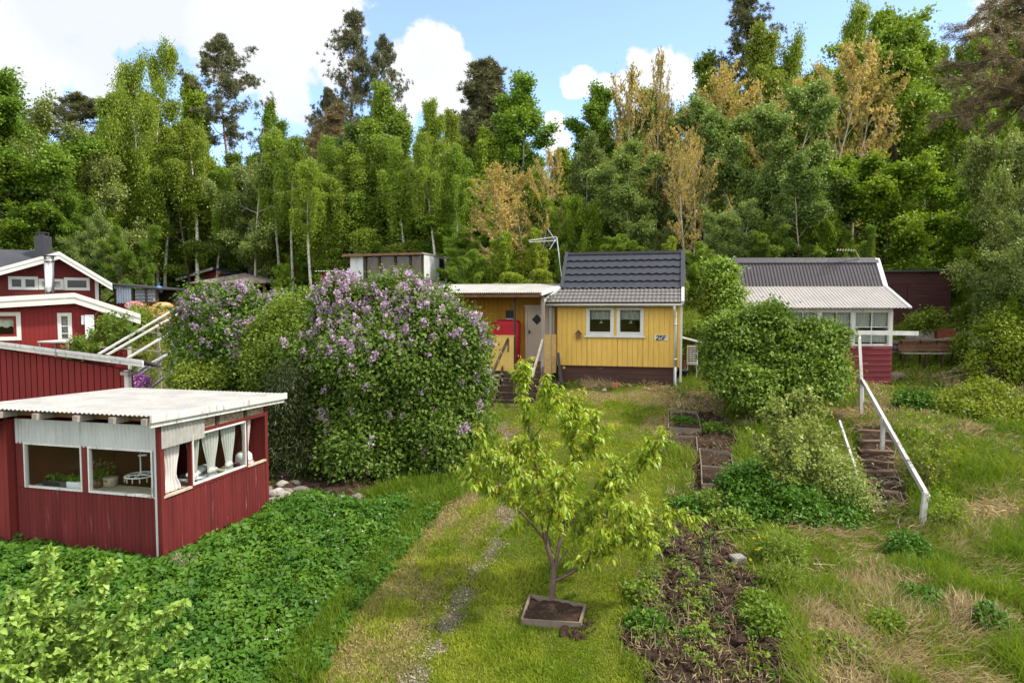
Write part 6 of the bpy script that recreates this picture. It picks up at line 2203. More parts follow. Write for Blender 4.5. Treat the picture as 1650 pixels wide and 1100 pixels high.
def left_buildings():
    # red board lean-to in the middle
    f = Frame(-9.02, 16.0, 0, -14.5)
    h = lambda px, py, v=0.0: f.hit(px, py, 1, v)
    o = thing('board_shed', 'red board shed with pale sloping roof edge behind the white roofed garden room', 'shed', f.w((-2, 1, -3.4))[0])
    wl = h(0, 562)[2]; ul = h(0, 562)[0]; wr = h(205, 596)[2]
    top = lambda u: wr + (wl - wr) * (u / ul)
    mb = MB(f); boards(mb, ul - 1.5, -.02, -3.7, 0, 0, .19, .03, .022, (), top); mb.prism([(ul - 1.5, -3.7), (-.02, -3.7), (-.02, top(0) - .01), (ul - 1.5, top(ul - 1.5) - .01)], .003, .15)
    mb.build('wall', M['red_board_fresh'], o)
    MB(f).box((-.10, -.035, -3.7), (.02, .06, wr)).build('corner_board', M['white_worn'], o)
    A = np.array([h(232, 588, -.25)[0], -.27, h(232, 586, -.25)[2]]); B = np.array([h(0, 556, -.25)[0] - 1.2, -.27, 0]); B[2] = A[2] + (h(0, 556, -.25)[2] - A[2]) * (B[0] - A[0]) / (h(0, 556, -.25)[0] - A[0])
    mb = MB(f).bar(A, B, .03, .14); mb.bar(A + (.0, -.025, .05), B + (0, -.025, .05), .025, .07); mb.build('fascia', M['white_worn'], o)
    mb = MB(f); P = np.array([[A + (.02, .03 + v, .09 - v * .35), B + (0, .03 + v, .09 - v * .35)] for v in (0, .5)]); mb.grid(P, (0, 0, .05)); mb.build('roof', M['dark_roof'], o)
    mb = MB(f)
    mb.box((-.05, -.2, wr - .10), (.16, .1, wr - .03)); mb.build('eave_box', M['wood_grey'], o)

    # lower red house
    f = Frame(-15.55, 24.3, 0, 30)
    h = lambda px, py, v=0.0: f.hit(px, py, 1, v)
    u1 = h(209, 520)[0]; u0 = h(-260, 520)[0]
    pk = (h(121, 477)[0], h(121, 477)[2]); wr = h(209, 505)[2]; wl = pk[1] - (pk[0] - u0) * .072
    o = thing('red_house', 'bright red board house with white fascia and meter box, below the house with the chimney', 'house', f.w(((u0 + u1) / 2, 1, -3.0))[0])
    s0 = h(92, 504); s1 = h(117, 551); g0 = h(-32, 503); g1 = h(35, 548)
    H = [(s0[0] + .05, s1[0] - .05, s1[2] + .05, s0[2] - .05), (g0[0] + .05, g1[0] - .05, g1[2] + .05, g0[2] - .05)]
    gable_front(f, u0, u1, -3.4, pk, (wl, wr), 0, 4.5, .35, None, o, .135, 0, 'red_board_fresh', H, fascia='white', roofm='grey_zinc', fh=.30)
    MB(f).box((u1 - .10, -.045, -3.4), (u1 + .03, .05, wr + .02)).build('corner_board', M['white'], o)
    w = window(f, o, s0[0], s1[0], s1[2], s0[2], -.02, .12, 'white', .06, (), ((s0[2] * .55 + s1[2] * .45), (s0[2] * .3 + s1[2] * .7)), mt=.03)
    cloth(MB(f), s0[0] + .12, s0[0] + .36, s1[2] + .12, s0[2] - .12, .14, 5, .02).build('curtain', M['curtain'], w, True)
    w = window(f, o, g0[0], g1[0], g1[2], g0[2], -.02, .13, 'white', .06)
    frame4(MB(f), g0[0] + .13, g1[0] - .13, g1[2] + .13, g0[2] - .13, -.028, .02, .08).build('sash', M['red_board_fresh'], w)
    mb = MB(f); n = 25; us = np.linspace(g0[0] + .22, g1[0] - .22, n)
    P = np.array([[(u, .12 + .01 * math.sin(u * 30), g0[2] - .2) for u in us], [(u, .12 + .01 * math.sin(u * 30), g0[2] - .48 - .12 * abs(((u * 4) % 1) - .5)) for u in us]])
    mb.grid(P).build('lace', M['lace'], w)
    # meter cabinet
    m0 = h(131, 507); m1 = h(153, 546)
    c = thing('meter_cabinet', 'tall white meter cabinet on the bright red wall', 'cabinet', f.w((m0[0], -.1, m1[2]))[0])
    du = m1[0] - m0[0]
    MB(f).box((m0[0] + du * .27, -.24, m1[2]), (m1[0], -.026, m0[2])).build('cabinet', M['plastic_white'], c, bevel=.012)
    MB(f).box((m0[0] + du * .33, -.246, m1[2] + .05), (m1[0] - .04, -.238, m0[2] - .05)).build('door', M['plastic_white'], c)
    MB(f).box((m0[0], -.18, m1[2] + (m0[2] - m1[2]) * .6), (m0[0] + du * .25, -.026, m0[2] - .02)).build('side_box', M['plastic_white'], c, bevel=.008)
    MB(f).tube([(m0[0] + du * .2, -.05, m1[2] + .05), (m0[0] + du * .2, -.05, -3.2)], .02, 6).build('cable', M['black'], c)
    # white table top below the window
    a = at(60, 548, 23.0)
    t = thing('white_table', 'white topped table below the small window of the bright red house', 'table', (a[0] + .5, a[1] + .3, -2.6))
    mb = MB(Frame(a[0], a[1], a[2] - .08, -9)).box((0, 0, 0), (1.15, .75, .05)); mb.build('tabletop', M['white_worn'], t)
    for du_ in (.06, 1.09):
        for dv in (.06, .69):
            p = Frame(a[0], a[1], a[2], -9).w((du_, dv, -.082))[0]
            MB().bar(p, (p[0], p[1], -3.1), .06).build('leg', M['wood_grey'], t)

    # upper red house
    f = Frame(-19.9, 29.5, 0, 30)
    h = lambda px, py, v=0.0: f.hit(px, py, 1, v)
    pk = (h(97, 413)[0], h(97, 411)[2]); u1 = h(158, 460)[0]; wr = h(158, 447)[2]; u0 = h(-20, 460)[0]; wl = h(-20, 443)[2]
    o = thing('upper_red_house', 'dark red house with black chimney and a row of white windows', 'house', f.w((pk[0], 1, -1.5))[0])
    wins = [(13, 62, 445, 467), (62, 103, 449, 467), (103, 145, 447, 468)]
    H = []
    rects = []
    for (a, b, t, bt) in wins:
        p = h(a, t); q = h(b, bt); rects.append((p[0], q[0], q[2], p[2])); H.append((p[0] + .05, q[0] - .05, q[2] + .05, p[2] - .05))
    gable_front(f, u0, u1, -1.8, pk, (wl, wr), 0, 5, .55, None, o, .14, 0, 'red_board', H, True, roofm='dark_roof', fh=.24)
    MB(f).box((u1 - .12, -.05, -1.8), (u1 + .02, .03, wr)).build('corner_board', M['white'], o)
    for k, r_ in enumerate(rects):
        mull = [(r_[0] + r_[1]) / 2] if k < 2 else ()
        w = window(f, o, r_[0], r_[1], r_[2], r_[3], -.02, .12, 'white', .06, mull, (), 'glass' if k != 1 else 'glass', mt=.14)
        if k == 1: MB(f).box((r_[0] + .1, .08, r_[2] + .1), (r_[1] - .1, .1, r_[3] - .1)).build('blind', M['curtain'], w)
    # roof slope that faces the viewer, left of the gable
    A = f.w((u0 - 4, 2.2, 0))[0]
    zr = at(40, 405, 32.5)[2]
    mb = MB(f); P = np.array([[(u0 - 4.5, 3.2, zr), (pk[0] - .1, 3.2, zr)], [(u0 - 4.5, .8, wl - .3), (u0 + .3, .8, wl - .1)]]); mb.grid(P[::-1], (0, 0, .08)); mb.build('side_roof', M['dark_roof'], o)
    p = at(69.5, 395, 31.5); wd = .42
    ch = MB(Frame(p[0], p[1], 0, -9))
    zt = at(70, 381, 31.5)[2]; z0 = at(70, 412, 31.5)[2]
    ch.box((-.24, -.24, z0 - .6), (.24, .24, zt)); ch.box((-.19, -.19, zt + .14), (.19, .19, zt + .18))
    for a_ in (-.15, .15):
        for b_ in (-.15, .15): ch.box((a_ - .02, b_ - .02, zt), (a_ + .02, b_ + .02, zt + .14))
    ch.tube([(0, 0, zt), (0, 0, zt + .12)], .13, 12)
    ch.build('chimney', M['dark_roof'], o)
    a = at(79, 466, 28.6); b = at(79, 421, 28.6)
    mb = MB().tube([a + (0, 0, -1.0), b], .18, 16); mb.tube([b + (0, 0, .0), b + (0, 0, .05)], .20, 16)
    fl = mb.build('flue_pipe', M['steel'], o, True)
    mb = MB().tube([b + (0, 0, .20), b + (0, 0, .24)], .26, 14)
    for k in range(4): mb.bar(b + np.array([math.cos(k * 1.57) * .17, math.sin(k * 1.57) * .17, 0]), b + np.array([math.cos(k * 1.57) * .2, math.sin(k * 1.57) * .2, .22]), .03)
    mb.build('cowl', M['black'], fl)

    # patched greenhouse hut
    f = Frame(*at(160, 490, 31.5)[:2], 0, -8)
    h = lambda px, py, v=0.0: f.hit(px, py, 1, v)
    U = h(254, 490)[0]; gz = h(200, 503)[2] - .6
    o = thing('greenhouse_hut', 'patched hut with blue plastic sheets over a red base, right of the upper red house', 'hut', f.w((U / 2, .8, gz))[0])
    z1 = h(162, 455)[2]; z2 = h(262, 464)[2]
    base = h(200, 487)[2]
    ub = h(186, 480)[0]
    mb = MB(f); boards(mb, ub, U, gz, base, 0, .16, .01, .02); mb.box((ub, .002, gz), (U, 1.6, base - .02)); mb.build('base_wall', M['red_board'], o)
    a, b = h(184, 470)[0], h(212, 470)[0]
    MB(f).corr((a, -.03, base - .05), (b - a, 0, 0), (0, 0, z1 - base - .12), (0, -1, 0), .012, .12, .004).build('blue_sheet', M['plastic_sheet'], o)
    a2, b2 = h(218, 470)[0], h(253, 470)[0]
    mb = MB(f); mb.corr((a2, -.02, base), (0, 0, z2 - base - .06), (b2 - a2, 0, 0), (0, -1, 0), .012, .14, .004); mb.build('louvre_sheet', M['plastic_dark'], o)
    mb = MB(f)
    for px in (186, 214, 236, 253): u = h(px, 470)[0]; mb.box((u - .05, -.045, gz), (u + .05, .05, z2 - .02))
    mb.box((0.0, .0, base - .06), (U, .06, base + .02)); mb.box((0, .1, z1 - .25), (.9, .18, z1 - .18)); mb.bar((.1, .3, base), (1.0, .3, z1 - .2), .06)
    mb.build('post', M['wood_dark'], o)
    MB(f).box((.0, 1.5, gz), (U, 1.6, z2)).build('back_wall', M['wood_dark'], o)
    mb = MB(f); P = np.array([[(-.15, v, z1), (U + .35, v, z2)] for v in (-.25, 1.9)]); mb.grid(P, (0, 0, .07)); mb.build('roof', M['dark_roof'], o)
    p = at(258, 466, 31.4)
    tb = thing('blue_bag', 'blue plastic bag hanging at the right end of the patched hut', 'bag', p)
    blob(MB(), p + (0, -.1, 0), (.16, .14, .16), 5, 7, 10, .3).build('body', M['plastic_blue'], tb, True)
    MB().tube([p + (0, -.1, .1), p + (.05, -.1, .32)], .012, 5).build('strap', M['plastic_blue'], tb)
    p = G(218, 500); p = at(218, 493, 30.2)
    tag(blob(MB(), p, (.42, .3, .22), 9, 9, 14, .22).build('red_bundle', M['red_plastic'], None, True), 'red and white plastic bundle lying before the patched hut', 'bundle')
    p = at(262, 494, 30.5)
    tag(blob(MB(), p, (.45, .35, .2), 10, 8, 12, .25).build('yellow_tarp', M['tarp_yellow'], None, True), 'crumpled yellow tarpaulin at the head of the white frame', 'tarpaulin')
    # shed with black felt roof and open pavilion
    f = Frame(*at(298, 470, 47)[:2], 0, -20)
    h = lambda px, py, v=0.0: f.hit(px, py, 1, v)
    gz = h(320, 480)[2] - 1.5
    o = thing('black_roof_shed', 'dark red shed with black felt roof and white verge behind the pavilion', 'shed', f.w((1.3, 1.5, gz))[0])
    u1 = h(362, 450)[0]; pk = (h(350, 432)[0], h(350, 431)[2]); we = h(298, 449)[2]
    mb = MB(f); mb.prism([(0, gz), (u1, gz), (u1, pk[1] - .35), (pk[0], pk[1] - .05), (0, we - .05)], 0, 4); mb.build('wall', M['red_shade'], o)
    mb = MB(f); P = np.array([[(-.35, v, we - .02), (pk[0], v, pk[1])] for v in (-.4, 4.2)]); mb.grid(P, (0, 0, .06))
    P = np.array([[(pk[0], v, pk[1]), (u1 + .4, v, pk[1] - .45)] for v in (-.4, 4.2)]); mb.grid(P, (0, 0, .06)); mb.build('roof', M['dark_roof'], o)
    mb = MB(f).bar((-.35, -.42, we - .10), (pk[0], -.42, pk[1] - .08), .04, .16); mb.build('bargeboard', M['white'], o)
    f = Frame(*at(318, 470, 43)[:2], 0, -10)
    h = lambda px, py, v=0.0: f.hit(px, py, 1, v)
    U = h(428, 470)[0]; ez = h(372, 455)[2]; az = h(369, 437.5)[2]; gz = h(372, 472)[2] - .8
    o = thing('pavilion', 'open garden pavilion with brown hipped roof on wooden posts', 'pavilion', f.w((U / 2, 2, gz))[0])
    mb = MB(f); a = np.array([(-.25, -.4, ez), (U + .25, -.4, ez), (U + .25, 4, ez), (-.25, 4, ez)]); ap = np.array([U * .47, 1.8, az])
    mb.add(list(a) + [ap] + [x + (0, 0, -.08) for x in a], [(0, 1, 4), (1, 2, 4), (2, 3, 4), (3, 0, 4), (0, 5, 6, 1), (1, 6, 7, 2), (2, 7, 8, 3), (3, 8, 5, 0), (8, 7, 6, 5)])
    mb.build('roof', M['terracotta'], o)
    mb = MB(f).box((0, -.1, ez - .26), (U, .0, ez - .09)); mb.build('beam', M['wood_brown'], o)
    for q in (.0, .26, .52, .78, .99):
        MB(f).box((U * q - .07, -.12, gz), (U * q + .07, .02, ez - .26)).build('post', M['wood_brown'], o)
    MB(f).box((0, 2.9, gz), (U, 3.0, ez - .1)).build('back_wall', M['wood_dark'], o)
    MB(f).box((0, -.05, gz), (U * .25, .0, gz + 1.6)).build('side_panel', M['white_worn'], o)
    # wheel leaning at the wood edge
    p = at(471, 452, 47)
    w = thing('wheel', 'black tyre with pale rim leaning at the edge of the wood', 'wheel', p)
    mb = MB().tube([p + np.array([math.cos(a) * .34, 0, math.sin(a) * .34]) for a in np.linspace(0, 6.283, 22)], .11, 8, False); mb.build('tyre', M['black'], w, True)
    MB().tube([p + (0, .05, 0), p + (0, -.05, 0)], .20, 16).build('rim', M['zinc'], w, True)
    # red corrugated shed and white glazed shed
    f = Frame(*at(516, 450, 37.5)[:2], 0, -12)
    h = lambda px, py, v=0.0: f.hit(px, py, 1, v)
    U = h(600, 450)[0]; zt = h(550, 438)[2]
    o = thing('corrugated_shed', 'low dark red shed with corrugated roof beside the white glazed shed', 'shed', f.w((U / 2, 1, -.6))[0])
    mb = MB(f); boards(mb, 0, U, -1.2, zt, 0, .15, .012, .02); mb.box((0, .002, -1.2), (U, 2.4, zt)); mb.build('wall', M['red_shade'], o)
    mb = MB(f).corr((-.2, -.3, zt + .04), (U + .4, 0, 0), (0, 3.0, .12), (0, 0, 1), .022, .16, .006); mb.build('roof', M['grey_zinc'], o)
    f = Frame(*at(565, 450, 36.2)[:2], 0, -14.5)
    h = lambda px, py, v=0.0: f.hit(px, py, 1, v)
    U = h(683, 450)[0]; zl = h(565, 412)[2]; zr = h(683, 409)[2]; gz = -1.3
    o = thing('glazed_shed', 'pale flat roofed shed with brown framed glazing and a dark side window', 'shed', f.w((U / 2, 1.6, gz))[0])
    zt = min(zl, zr)
    b = h(587, 450)[0]
    mb = MB(f); boards(mb, 0, b - .05, gz, zt, 0, .4, .01, .02); mb.box((0, .002, gz), (b - .05, .1, zt)); mb.box((0, 3.3, gz), (U, 3.4, zt)); mb.box((0, .1, gz), (.1, 3.3, zt))
    mb.build('front_panel', M['grey_box'], o)
    mb = MB(f)
    for px in (589, 611, 637, 661, 681): u = h(px, 440)[0]; mb.box((u - .06, -.03, gz), (u + .06, .09, zt))
    mb.box((b - .05, -.02, gz + .9), (U, .08, gz + 1.05)); mb.build('glazing_bar', M['wood_dark'], o)
    MB(f).box((b, .03, gz + 1.05), (U - .1, .036, zt)).build('pane', M['glass'], o)
    MB(f).box((b, .02, gz), (U - .1, .08, gz + .9)).build('lower_panel', M['wood_dark'], o)
    mb = MB(f); mb.box((b, .30, gz), (U - .1, .36, zt - .1)); mb.build('inner_wall', M['wood_brown'], o)
    sd_ = Frame(*f.w((U, 0, 0))[0], f_yaw(f) + 90)
    D = 3.4
    wu0, wu1 = sd_.hit(707, 440, 1, 0)[0], sd_.hit(715.5, 440, 1, 0)[0]
    ww0, ww1 = sd_.hit(711, 452, 1, 0)[2], sd_.hit(711, 417, 1, 0)[2]
    mb = MB(sd_); boards(mb, 0, D, gz, zr + .03, 0, .42, .01, .02, [(wu0, wu1, ww0, ww1)]); boards(mb, 0, D, gz, zr, .09, 9, 0, .085, [(wu0, wu1, ww0, ww1)]); mb.build('side_wall', M['grey_box'], o)
    wn = frame4(MB(sd_), wu0, wu1, ww0, ww1, -.035, .03, .08).build('side_window', M['wood_dark'], o)
    MB(sd_).box((wu0, .02, ww0), (wu1, .03, ww1)).build('pane', M['glass_dark'], wn)
    mb = MB(f); P = np.array([[(-.3, v, zl + .06), (U + .06, v, zr + .06)] for v in (-.3, 3.6)]); mb.grid(P, (0, 0, .07)); mb.build('roof', M['white_metal'], o)
    mb = MB(f).bar((-.3, -.32, zl - .01), (U + .05, -.32, zr + .0), .03, .12); mb.build('fascia', M['wood_brown'], o)
    # white scaffold-like frame of poles
    fr = thing('pole_frame', 'leaning frame of bare white poles and laths left of the lilacs', 'frame', G(240, 620))
    poles = [((288, 494, 27), (158, 571, 20.5)), ((300, 498, 27), (172, 572, 20.3)), ((284, 530, 25), (204, 578, 20.0)), ((288, 560, 24), (223, 597, 19.6)),
             ((292, 556, 24.3), (208, 616, 19.4)), ((290, 587, 23), (240, 627, 19.2))]
    for a, b in poles: MB().bar(at(*a), at(*b), .07, .05).build('pole', M['white_rail'], fr)
    laths = [((247, 509, 25.6), (290, 517, 25.6)), ((249, 518, 25.2), (292, 521, 25.2)), ((213, 531, 23.4), (290, 542, 23.4)), ((160, 559, 21.6), (286, 568, 21.6)),
             ((222, 592, 20.2), (290, 594, 20.2)), ((268, 592, 20.6), (280, 606, 20.6))]
    for a, b in laths: MB().bar(at(*a), at(*b), .05, .04).build('lath', M['wood_grey'], fr)
    for a in ((255, 526, 25), (257, 560, 23.5), (271, 602, 20.4)):
        p = at(*a); MB().bar(p, (p[0], p[1], float(ground(p[0], p[1])) - .1), .07, .07).build('prop', M['wood_grey'], fr)
    A = at(257, 540, 23.6)
    MB().bar(A, at(284, 560, 23.6), .04, .04).build('brace', M['wood_grey'], fr)
    # long pale rail beyond the small lilac
    rl = thing('long_rail', 'long pale horizontal rail on posts seen above the smaller lilac', 'rail', G(460, 500))
    MB().bar(at(424, 478, 30), at(500, 476, 30), .10, .12).build('rail', M['white_rail'], rl)
    for px in (428, 466, 497):
        p = at(px, 480, 30.05); MB().bar(p, (p[0], p[1], float(ground(p[0], p[1])) - .1), .09, .09).build('post', M['wood_grey'], rl)

# ------------------------------------------------------------------ plants and shrubs
def V3(px, py, d): return at(px, py, d)


def lobes_px(items):
    """[(px, py, d, rx_px, rz_px, ry_m)] -> ellipsoids in world units"""
    out = []
    for px, py, d, rx, rz, ry in items:
        c = at(px, py, d); s = d / FPX
        out.append((c[0], c[1], c[2], rx * s, ry, rz * s))
    return out


def lilacs():
    big = lobes_px([(640, 600, 17.0, 125, 130, 1.7), (650, 525, 17.2, 95, 66, 1.3), (560, 570, 17.0, 75, 80, 1.3), (720, 570, 17.2, 68, 80, 1.2), (738, 620, 17.0, 44, 90, 1.0),
                    (600, 690, 16.5, 95, 70, 1.3), (700, 700, 16.4, 80, 60, 1.2), (555, 520, 17.3, 50, 40, 1.0), (685, 502, 17.5, 46, 42, .9), (635, 494, 17.4, 40, 32, .7),
                    (650, 740, 16.0, 60, 32, .9), (590, 730, 16.0, 60, 38, .9), (755, 560, 17.4, 26, 50, .7), (520, 610, 17.0, 48, 62, 1.0), (540, 685, 16.8, 46, 56, .8)])
    base = np.array(on(-2.9, 17.2))
    bush('lilac', 'large round lilac bush covered in purple blossom beside the porch', 'lilac', base, big, 'l_lilac', 3300, 34, .15, .088, .068, 301, sub=95, subr=.50, core_s=.80, spray=150, stems=26, stem_mat='bark', down=.25, up=.5,
         blossom=('blossom', 1700, (-1.9, .3), .24, .07), inner=.30, droop=.3)
    sm = lobes_px([(375, 545, 20.0, 80, 70, 1.5), (330, 542, 20.2, 44, 40, 1.0), (410, 536, 20.2, 55, 34, 1.0), (340, 590, 19.6, 58, 48, 1.1), (425, 590, 19.4, 60, 60, 1.1), (335, 512, 20.3, 32, 20, .7), (470, 545, 20, 48, 60, 1.0)])
    base = np.array(on(-8.2, 20.0))
    bush('lilac', 'smaller pale purple lilac bush above the white roof of the garden room', 'lilac', base, sm, 'l_lilac', 1900, 34, .17, .098, .076, 302, sub=56, subr=.48, core_s=.80, spray=110, stems=18, stem_mat='bark', down=.2, up=.5,
         blossom=('blossom', 950, (-1.9, .1), .25, .2), inner=.3, droop=.3)
    yg = lobes_px([(455, 560, 18.6, 48, 62, .9), (440, 592, 18.2, 26, 30, .6), (485, 524, 18.8, 28, 32, .6)])
    bush('yellow_green_shrub', 'yellow green shrub growing between the two lilacs', 'shrub', on(-6.3, 18.3), yg, 'l_lilac_y', 700, 30, .15, .085, .06, 303, sub=34, subr=.4, core_s=.75, spray=70, stems=10, up=.6, inner=.2)
    fr = lobes_px([(318, 612, 18.4, 26, 20, .6), (350, 608, 18.4, 18, 14, .4)])
    bush('fresh_green_shrub', 'fresh green low shrub under the smaller lilac, above the white roof', 'shrub', on(-8.4, 18.4), fr, 'l_weed', 200, 30, .15, .08, .055, 304, stems=8)
    # juniper in the dark gap
    ju = lobes_px([(458, 690, 15.9, 26, 75, .5), (470, 640, 16.0, 22, 55, .5), (445, 745, 15.6, 20, 42, .4), (490, 745, 15.6, 20, 40, .4)])
    bush('juniper', 'dark drooping juniper in the gap between the red shed and the big lilac', 'juniper', on(-5.0, 15.9), ju, 'l_juniper', 560, 46, .16, .11, .022, 305, stems=6, stem_mat='bark', down=.9, up=.2, kind='rhomb', inner=.4)
    # small flowering cushions
    pk = lobes_px([(225, 613, 19.5, 14, 9, .3)])
    bush('flower_cushion', 'purple flowering cushion below the white poles', 'flowers', G(225, 622), lobes_px([(226, 614, 19.2, 15, 8, .3)]), 'blossom_pink', 60, 20, .07, .05, .045, 306, stems=3)
    bush('dark_flower_cushion', 'dark magenta flowers at the foot of the juniper', 'flowers', G(460, 778), lobes_px([(461, 772, 15.4, 15, 10, .3)]), 'blossom_pink', 60, 22, .06, .04, .035, 307, stems=4)
    # orange-leaved climber by the meter cabinet
    rng = np.random.default_rng(44)
    tips = [at(px, py, 22.6 + rng.normal() * .3) for px, py in ((160, 512), (168, 515), (178, 510), (188, 520), (196, 516), (205, 512), (214, 530), (150, 535), (172, 530), (190, 540), (206, 545), (180, 555), (160, 560), (198, 528))]
    shoots('golden_shrub', 'golden leaved upright shrub before the bright red wall', 'shrub', G(185, 590), tips, 'l_lilac_y', 42, .10, .07, 308, 'red_stem', .09, rad=.010)
    tips = [at(px, py, 22.0 + rng.normal() * .2) for px, py in ((118, 560), (128, 545), (135, 552), (142, 560), (125, 570), (110, 575))]
    shoots('orange_shrub', 'low orange tinted shrub below the meter cabinet', 'shrub', G(128, 600), tips, 'l_lilac_y', 70, .09, .06, 309, 'red_stem', .07, rad=.008)
    for i, (px, py, d, rx, rz, mt, lab) in enumerate(((245, 512, 28, 14, 12, 'l_bud', 'reddish bush behind the head of the white poles'),
                                                     (222, 520, 26, 12, 18, 'l_weed', 'green bush at the right corner of the bright red house'))):
        bush('yard_bush', lab, 'bush', G(px, py + rz), lobes_px([(px, py, d, rx, rz, .6), (px + rx * .5, py + rz * .3, d, rx * .7, rz * .7, .5)]), mt, 90, 26, .14, .10, .07, 310 + i, stems=5)


def right_shrubs():
    vb = lobes_px([(1202, 540, 20.6, 42, 38, 1.0), (1184, 585, 20.6, 34, 42, .8), (1250, 570, 20.5, 58, 48, 1.2), (1302, 560, 20.2, 42, 30, .9), (1330, 592, 19.9, 33, 28, .7), (1215, 622, 20.0, 58, 28, 1.0),
                   (1290, 615, 20, 58, 34, 1.0), (1226, 522, 20.7, 34, 26, .7), (1180, 545, 20.8, 22, 24, .5)])
    bush('layered_shrub', 'broad dense shrub with layered leaves and white bloom in front of the right cabin', 'shrub', on(8.2, 20.3), vb, 'l_viburnum', 1700, 30, .17, .12, .075, 321, sub=60, subr=.56, core_s=.72, spray=120, stems=20, stem_mat='bark', down=.0, up=1.3,
         flat=.45, inner=.25, blossom=('petal_white', 70, (-.9, .1), .10, .0))
    hb = lobes_px([(1160, 452, 25.5, 15, 26, .6), (1172, 494, 25.0, 14, 30, .6), (1156, 488, 25.4, 10, 20, .5)])
    bush('broad_leaf_shrub', 'dense green shrub between the yellow house and the right cabin', 'shrub', on(8.3, 25.5), hb, 'l_viburnum', 380, 32, .18, .13, .09, 322, sub=14, subr=.32, core_s=.80, spray=20, stems=8, stem_mat='bark', up=1.2, flat=.5)
    # open variegated shrub
    rng = np.random.default_rng(41)
    tips = []
    for k in range(64):
        px = 1288 + rng.normal() * 52; x = (px - 1288) / 95
        py = 668 + 110 * x * x + abs(rng.normal()) * 60
        tips.append(at(np.clip(px, 1190, 1405), min(py, 800), 15.2 + rng.normal() * .7))
    for px, py in ((1245, 640), (1290, 632), (1312, 640), (1265, 650), (1332, 655), (1230, 665), (1210, 700), (1350, 690), (1380, 770), (1395, 800), (1300, 660)):
        tips.append(at(px, py, 15.4))
    shoots('pale_leaf_shrub', 'open twiggy shrub with pale edged leaves and red stems left of the plank stairs', 'shrub', on(6.4, 15.2), tips, 'l_variegated', 105, .082, .058, 331, 'red_stem', .075, rad=.010, start=.18)
    lw = lobes_px([(1215, 790, 14.6, 45, 42, .6), (1270, 820, 14.2, 60, 40, .7), (1330, 835, 14.2, 60, 34, .6), (1200, 830, 14.0, 30, 32, .5)])
    bush('leafy_undergrowth', 'fresh green leafy plants at the foot of the pale leaved shrub', 'plants', on(5.9, 14.2), lw, 'l_elder', 620, 30, .12, .085, .055, 332, stems=6, up=1.2, flat=.6)
    lw = lobes_px([(1370, 800, 14.6, 34, 30, .5), (1340, 770, 14.8, 40, 40, .6)])
    bush('pale_undergrowth', 'pale leaved low growth beside the lower plank stairs', 'plants', on(7.2, 14.6), lw, 'l_variegated', 240, 26, .12, .06, .04, 333, stems=6, up=1.0)
    # golden shrub right
    gl = lobes_px([(1590, 655, 20, 68, 38, 1.1), (1560, 670, 19.6, 44, 32, .8), (1630, 680, 19.6, 46, 34, .8), (1595, 690, 19.2, 60, 24, .8)])
    bush('golden_green_shrub', 'broad yellow green spreading shrub near the right edge', 'shrub', on(13.7, 19.8), gl, 'l_fern', 600, 30, .17, .11, .06, 341, sub=36, subr=.3, stems=14, up=1.3, flat=.5, twigs=40)
    bush('fresh_bush', 'small blue green leafy bush left of the yellow green shrub', 'bush', G(1475, 672), lobes_px([(1475, 655, 20.5, 26, 18, .5)]), 'l_elder', 130, 30, .13, .10, .06, 342, stems=5, up=1.2)
    bush('light_bush', 'small loose light bush between the bench and the brush pile', 'bush', G(1568, 610), lobes_px([(1568, 592, 24.5, 9, 20, .3)]), 'l_fern', 60, 22, .13, .08, .05, 343, stems=5)
    # sapling right of the handrail
    tips = [at(px, py, 15.6 + rng.normal() * .3) for px, py in ((1505, 662), (1490, 690), (1528, 680), (1470, 660), (1520, 700), (1535, 730), (1480, 715), (1500, 730), (1525, 755), (1485, 745), (1452, 655), (1540, 770))]
    shoots('sapling', 'slender yellow leaved sapling right of the white handrail', 'sapling', G(1500, 800), tips, 'l_fern', 46, .085, .05, 344, 'twig', .09, rad=.012, start=.3)
    tips = [at(px, py, 13.6 + rng.normal() * .3) for px, py in ((1510, 800), (1530, 812), (1550, 806), (1565, 822), (1500, 820), (1540, 825), (1558, 836), (1520, 790))]
    shoots('low_sapling', 'low bronze green bush at the lower end of the handrail', 'bush', G(1525, 845), tips, 'l_fern', 70, .06, .04, 345, 'twig', .07, rad=.008)
    bush('far_right_shrub', 'loose green shrub at the right edge above the brush pile', 'shrub', G(1600, 590), lobes_px([(1610, 545, 25.0, 32, 34, .8), (1640, 570, 24.0, 26, 34, .8)]), 'l_fern', 200, 26, .2, .12, .08, 346, stems=8, twigs=30)
    bush('bank_bush', 'green bush on the bank behind the bench', 'bush', G(1550, 560), lobes_px([(1558, 560, 26.5, 16, 18, .4)]), 'l_fern', 80, 24, .14, .10, .07, 347, stems=5)
    bush('shed_bush', 'small bush before the dark brown shed', 'bush', G(1500, 520), lobes_px([(1502, 516, 29, 9, 9, .3), (1478, 520, 29, 8, 5, .25)]), 'l_weed', 90, 22, .18, .12, .08, 348, stems=5)
    # meadow herbs
    for i, (px, py, rx, rz, mt, lab) in enumerate(((1258, 885, 34, 26, 'l_weed', 'lush tuft of narrow leaves with yellow flowers below the leafy undergrowth'), (1262, 938, 30, 22, 'l_weed', 'rounded fresh green tuft below the yellow flowering one'),
                                                   (1478, 968, 26, 12, 'l_elder', 'dark green leafy tuft between the straw hummocks'), (1462, 885, 28, 18, 'l_elder', 'broad leaved green plant in the grass below the stairs'),
                                                   (1240, 1004, 30, 15, 'l_weed', 'leafy green plant on the right border of the vegetable bed'), (1225, 978, 22, 12, 'l_weed', 'small green plant above the leafy one on the border of the bed'),
                                                   (1590, 1000, 20, 14, 'l_elder', 'low green tuft in the meadow at the lower right'), (1430, 1010, 20, 12, 'l_weed', 'grey green tuft in the straw'))):
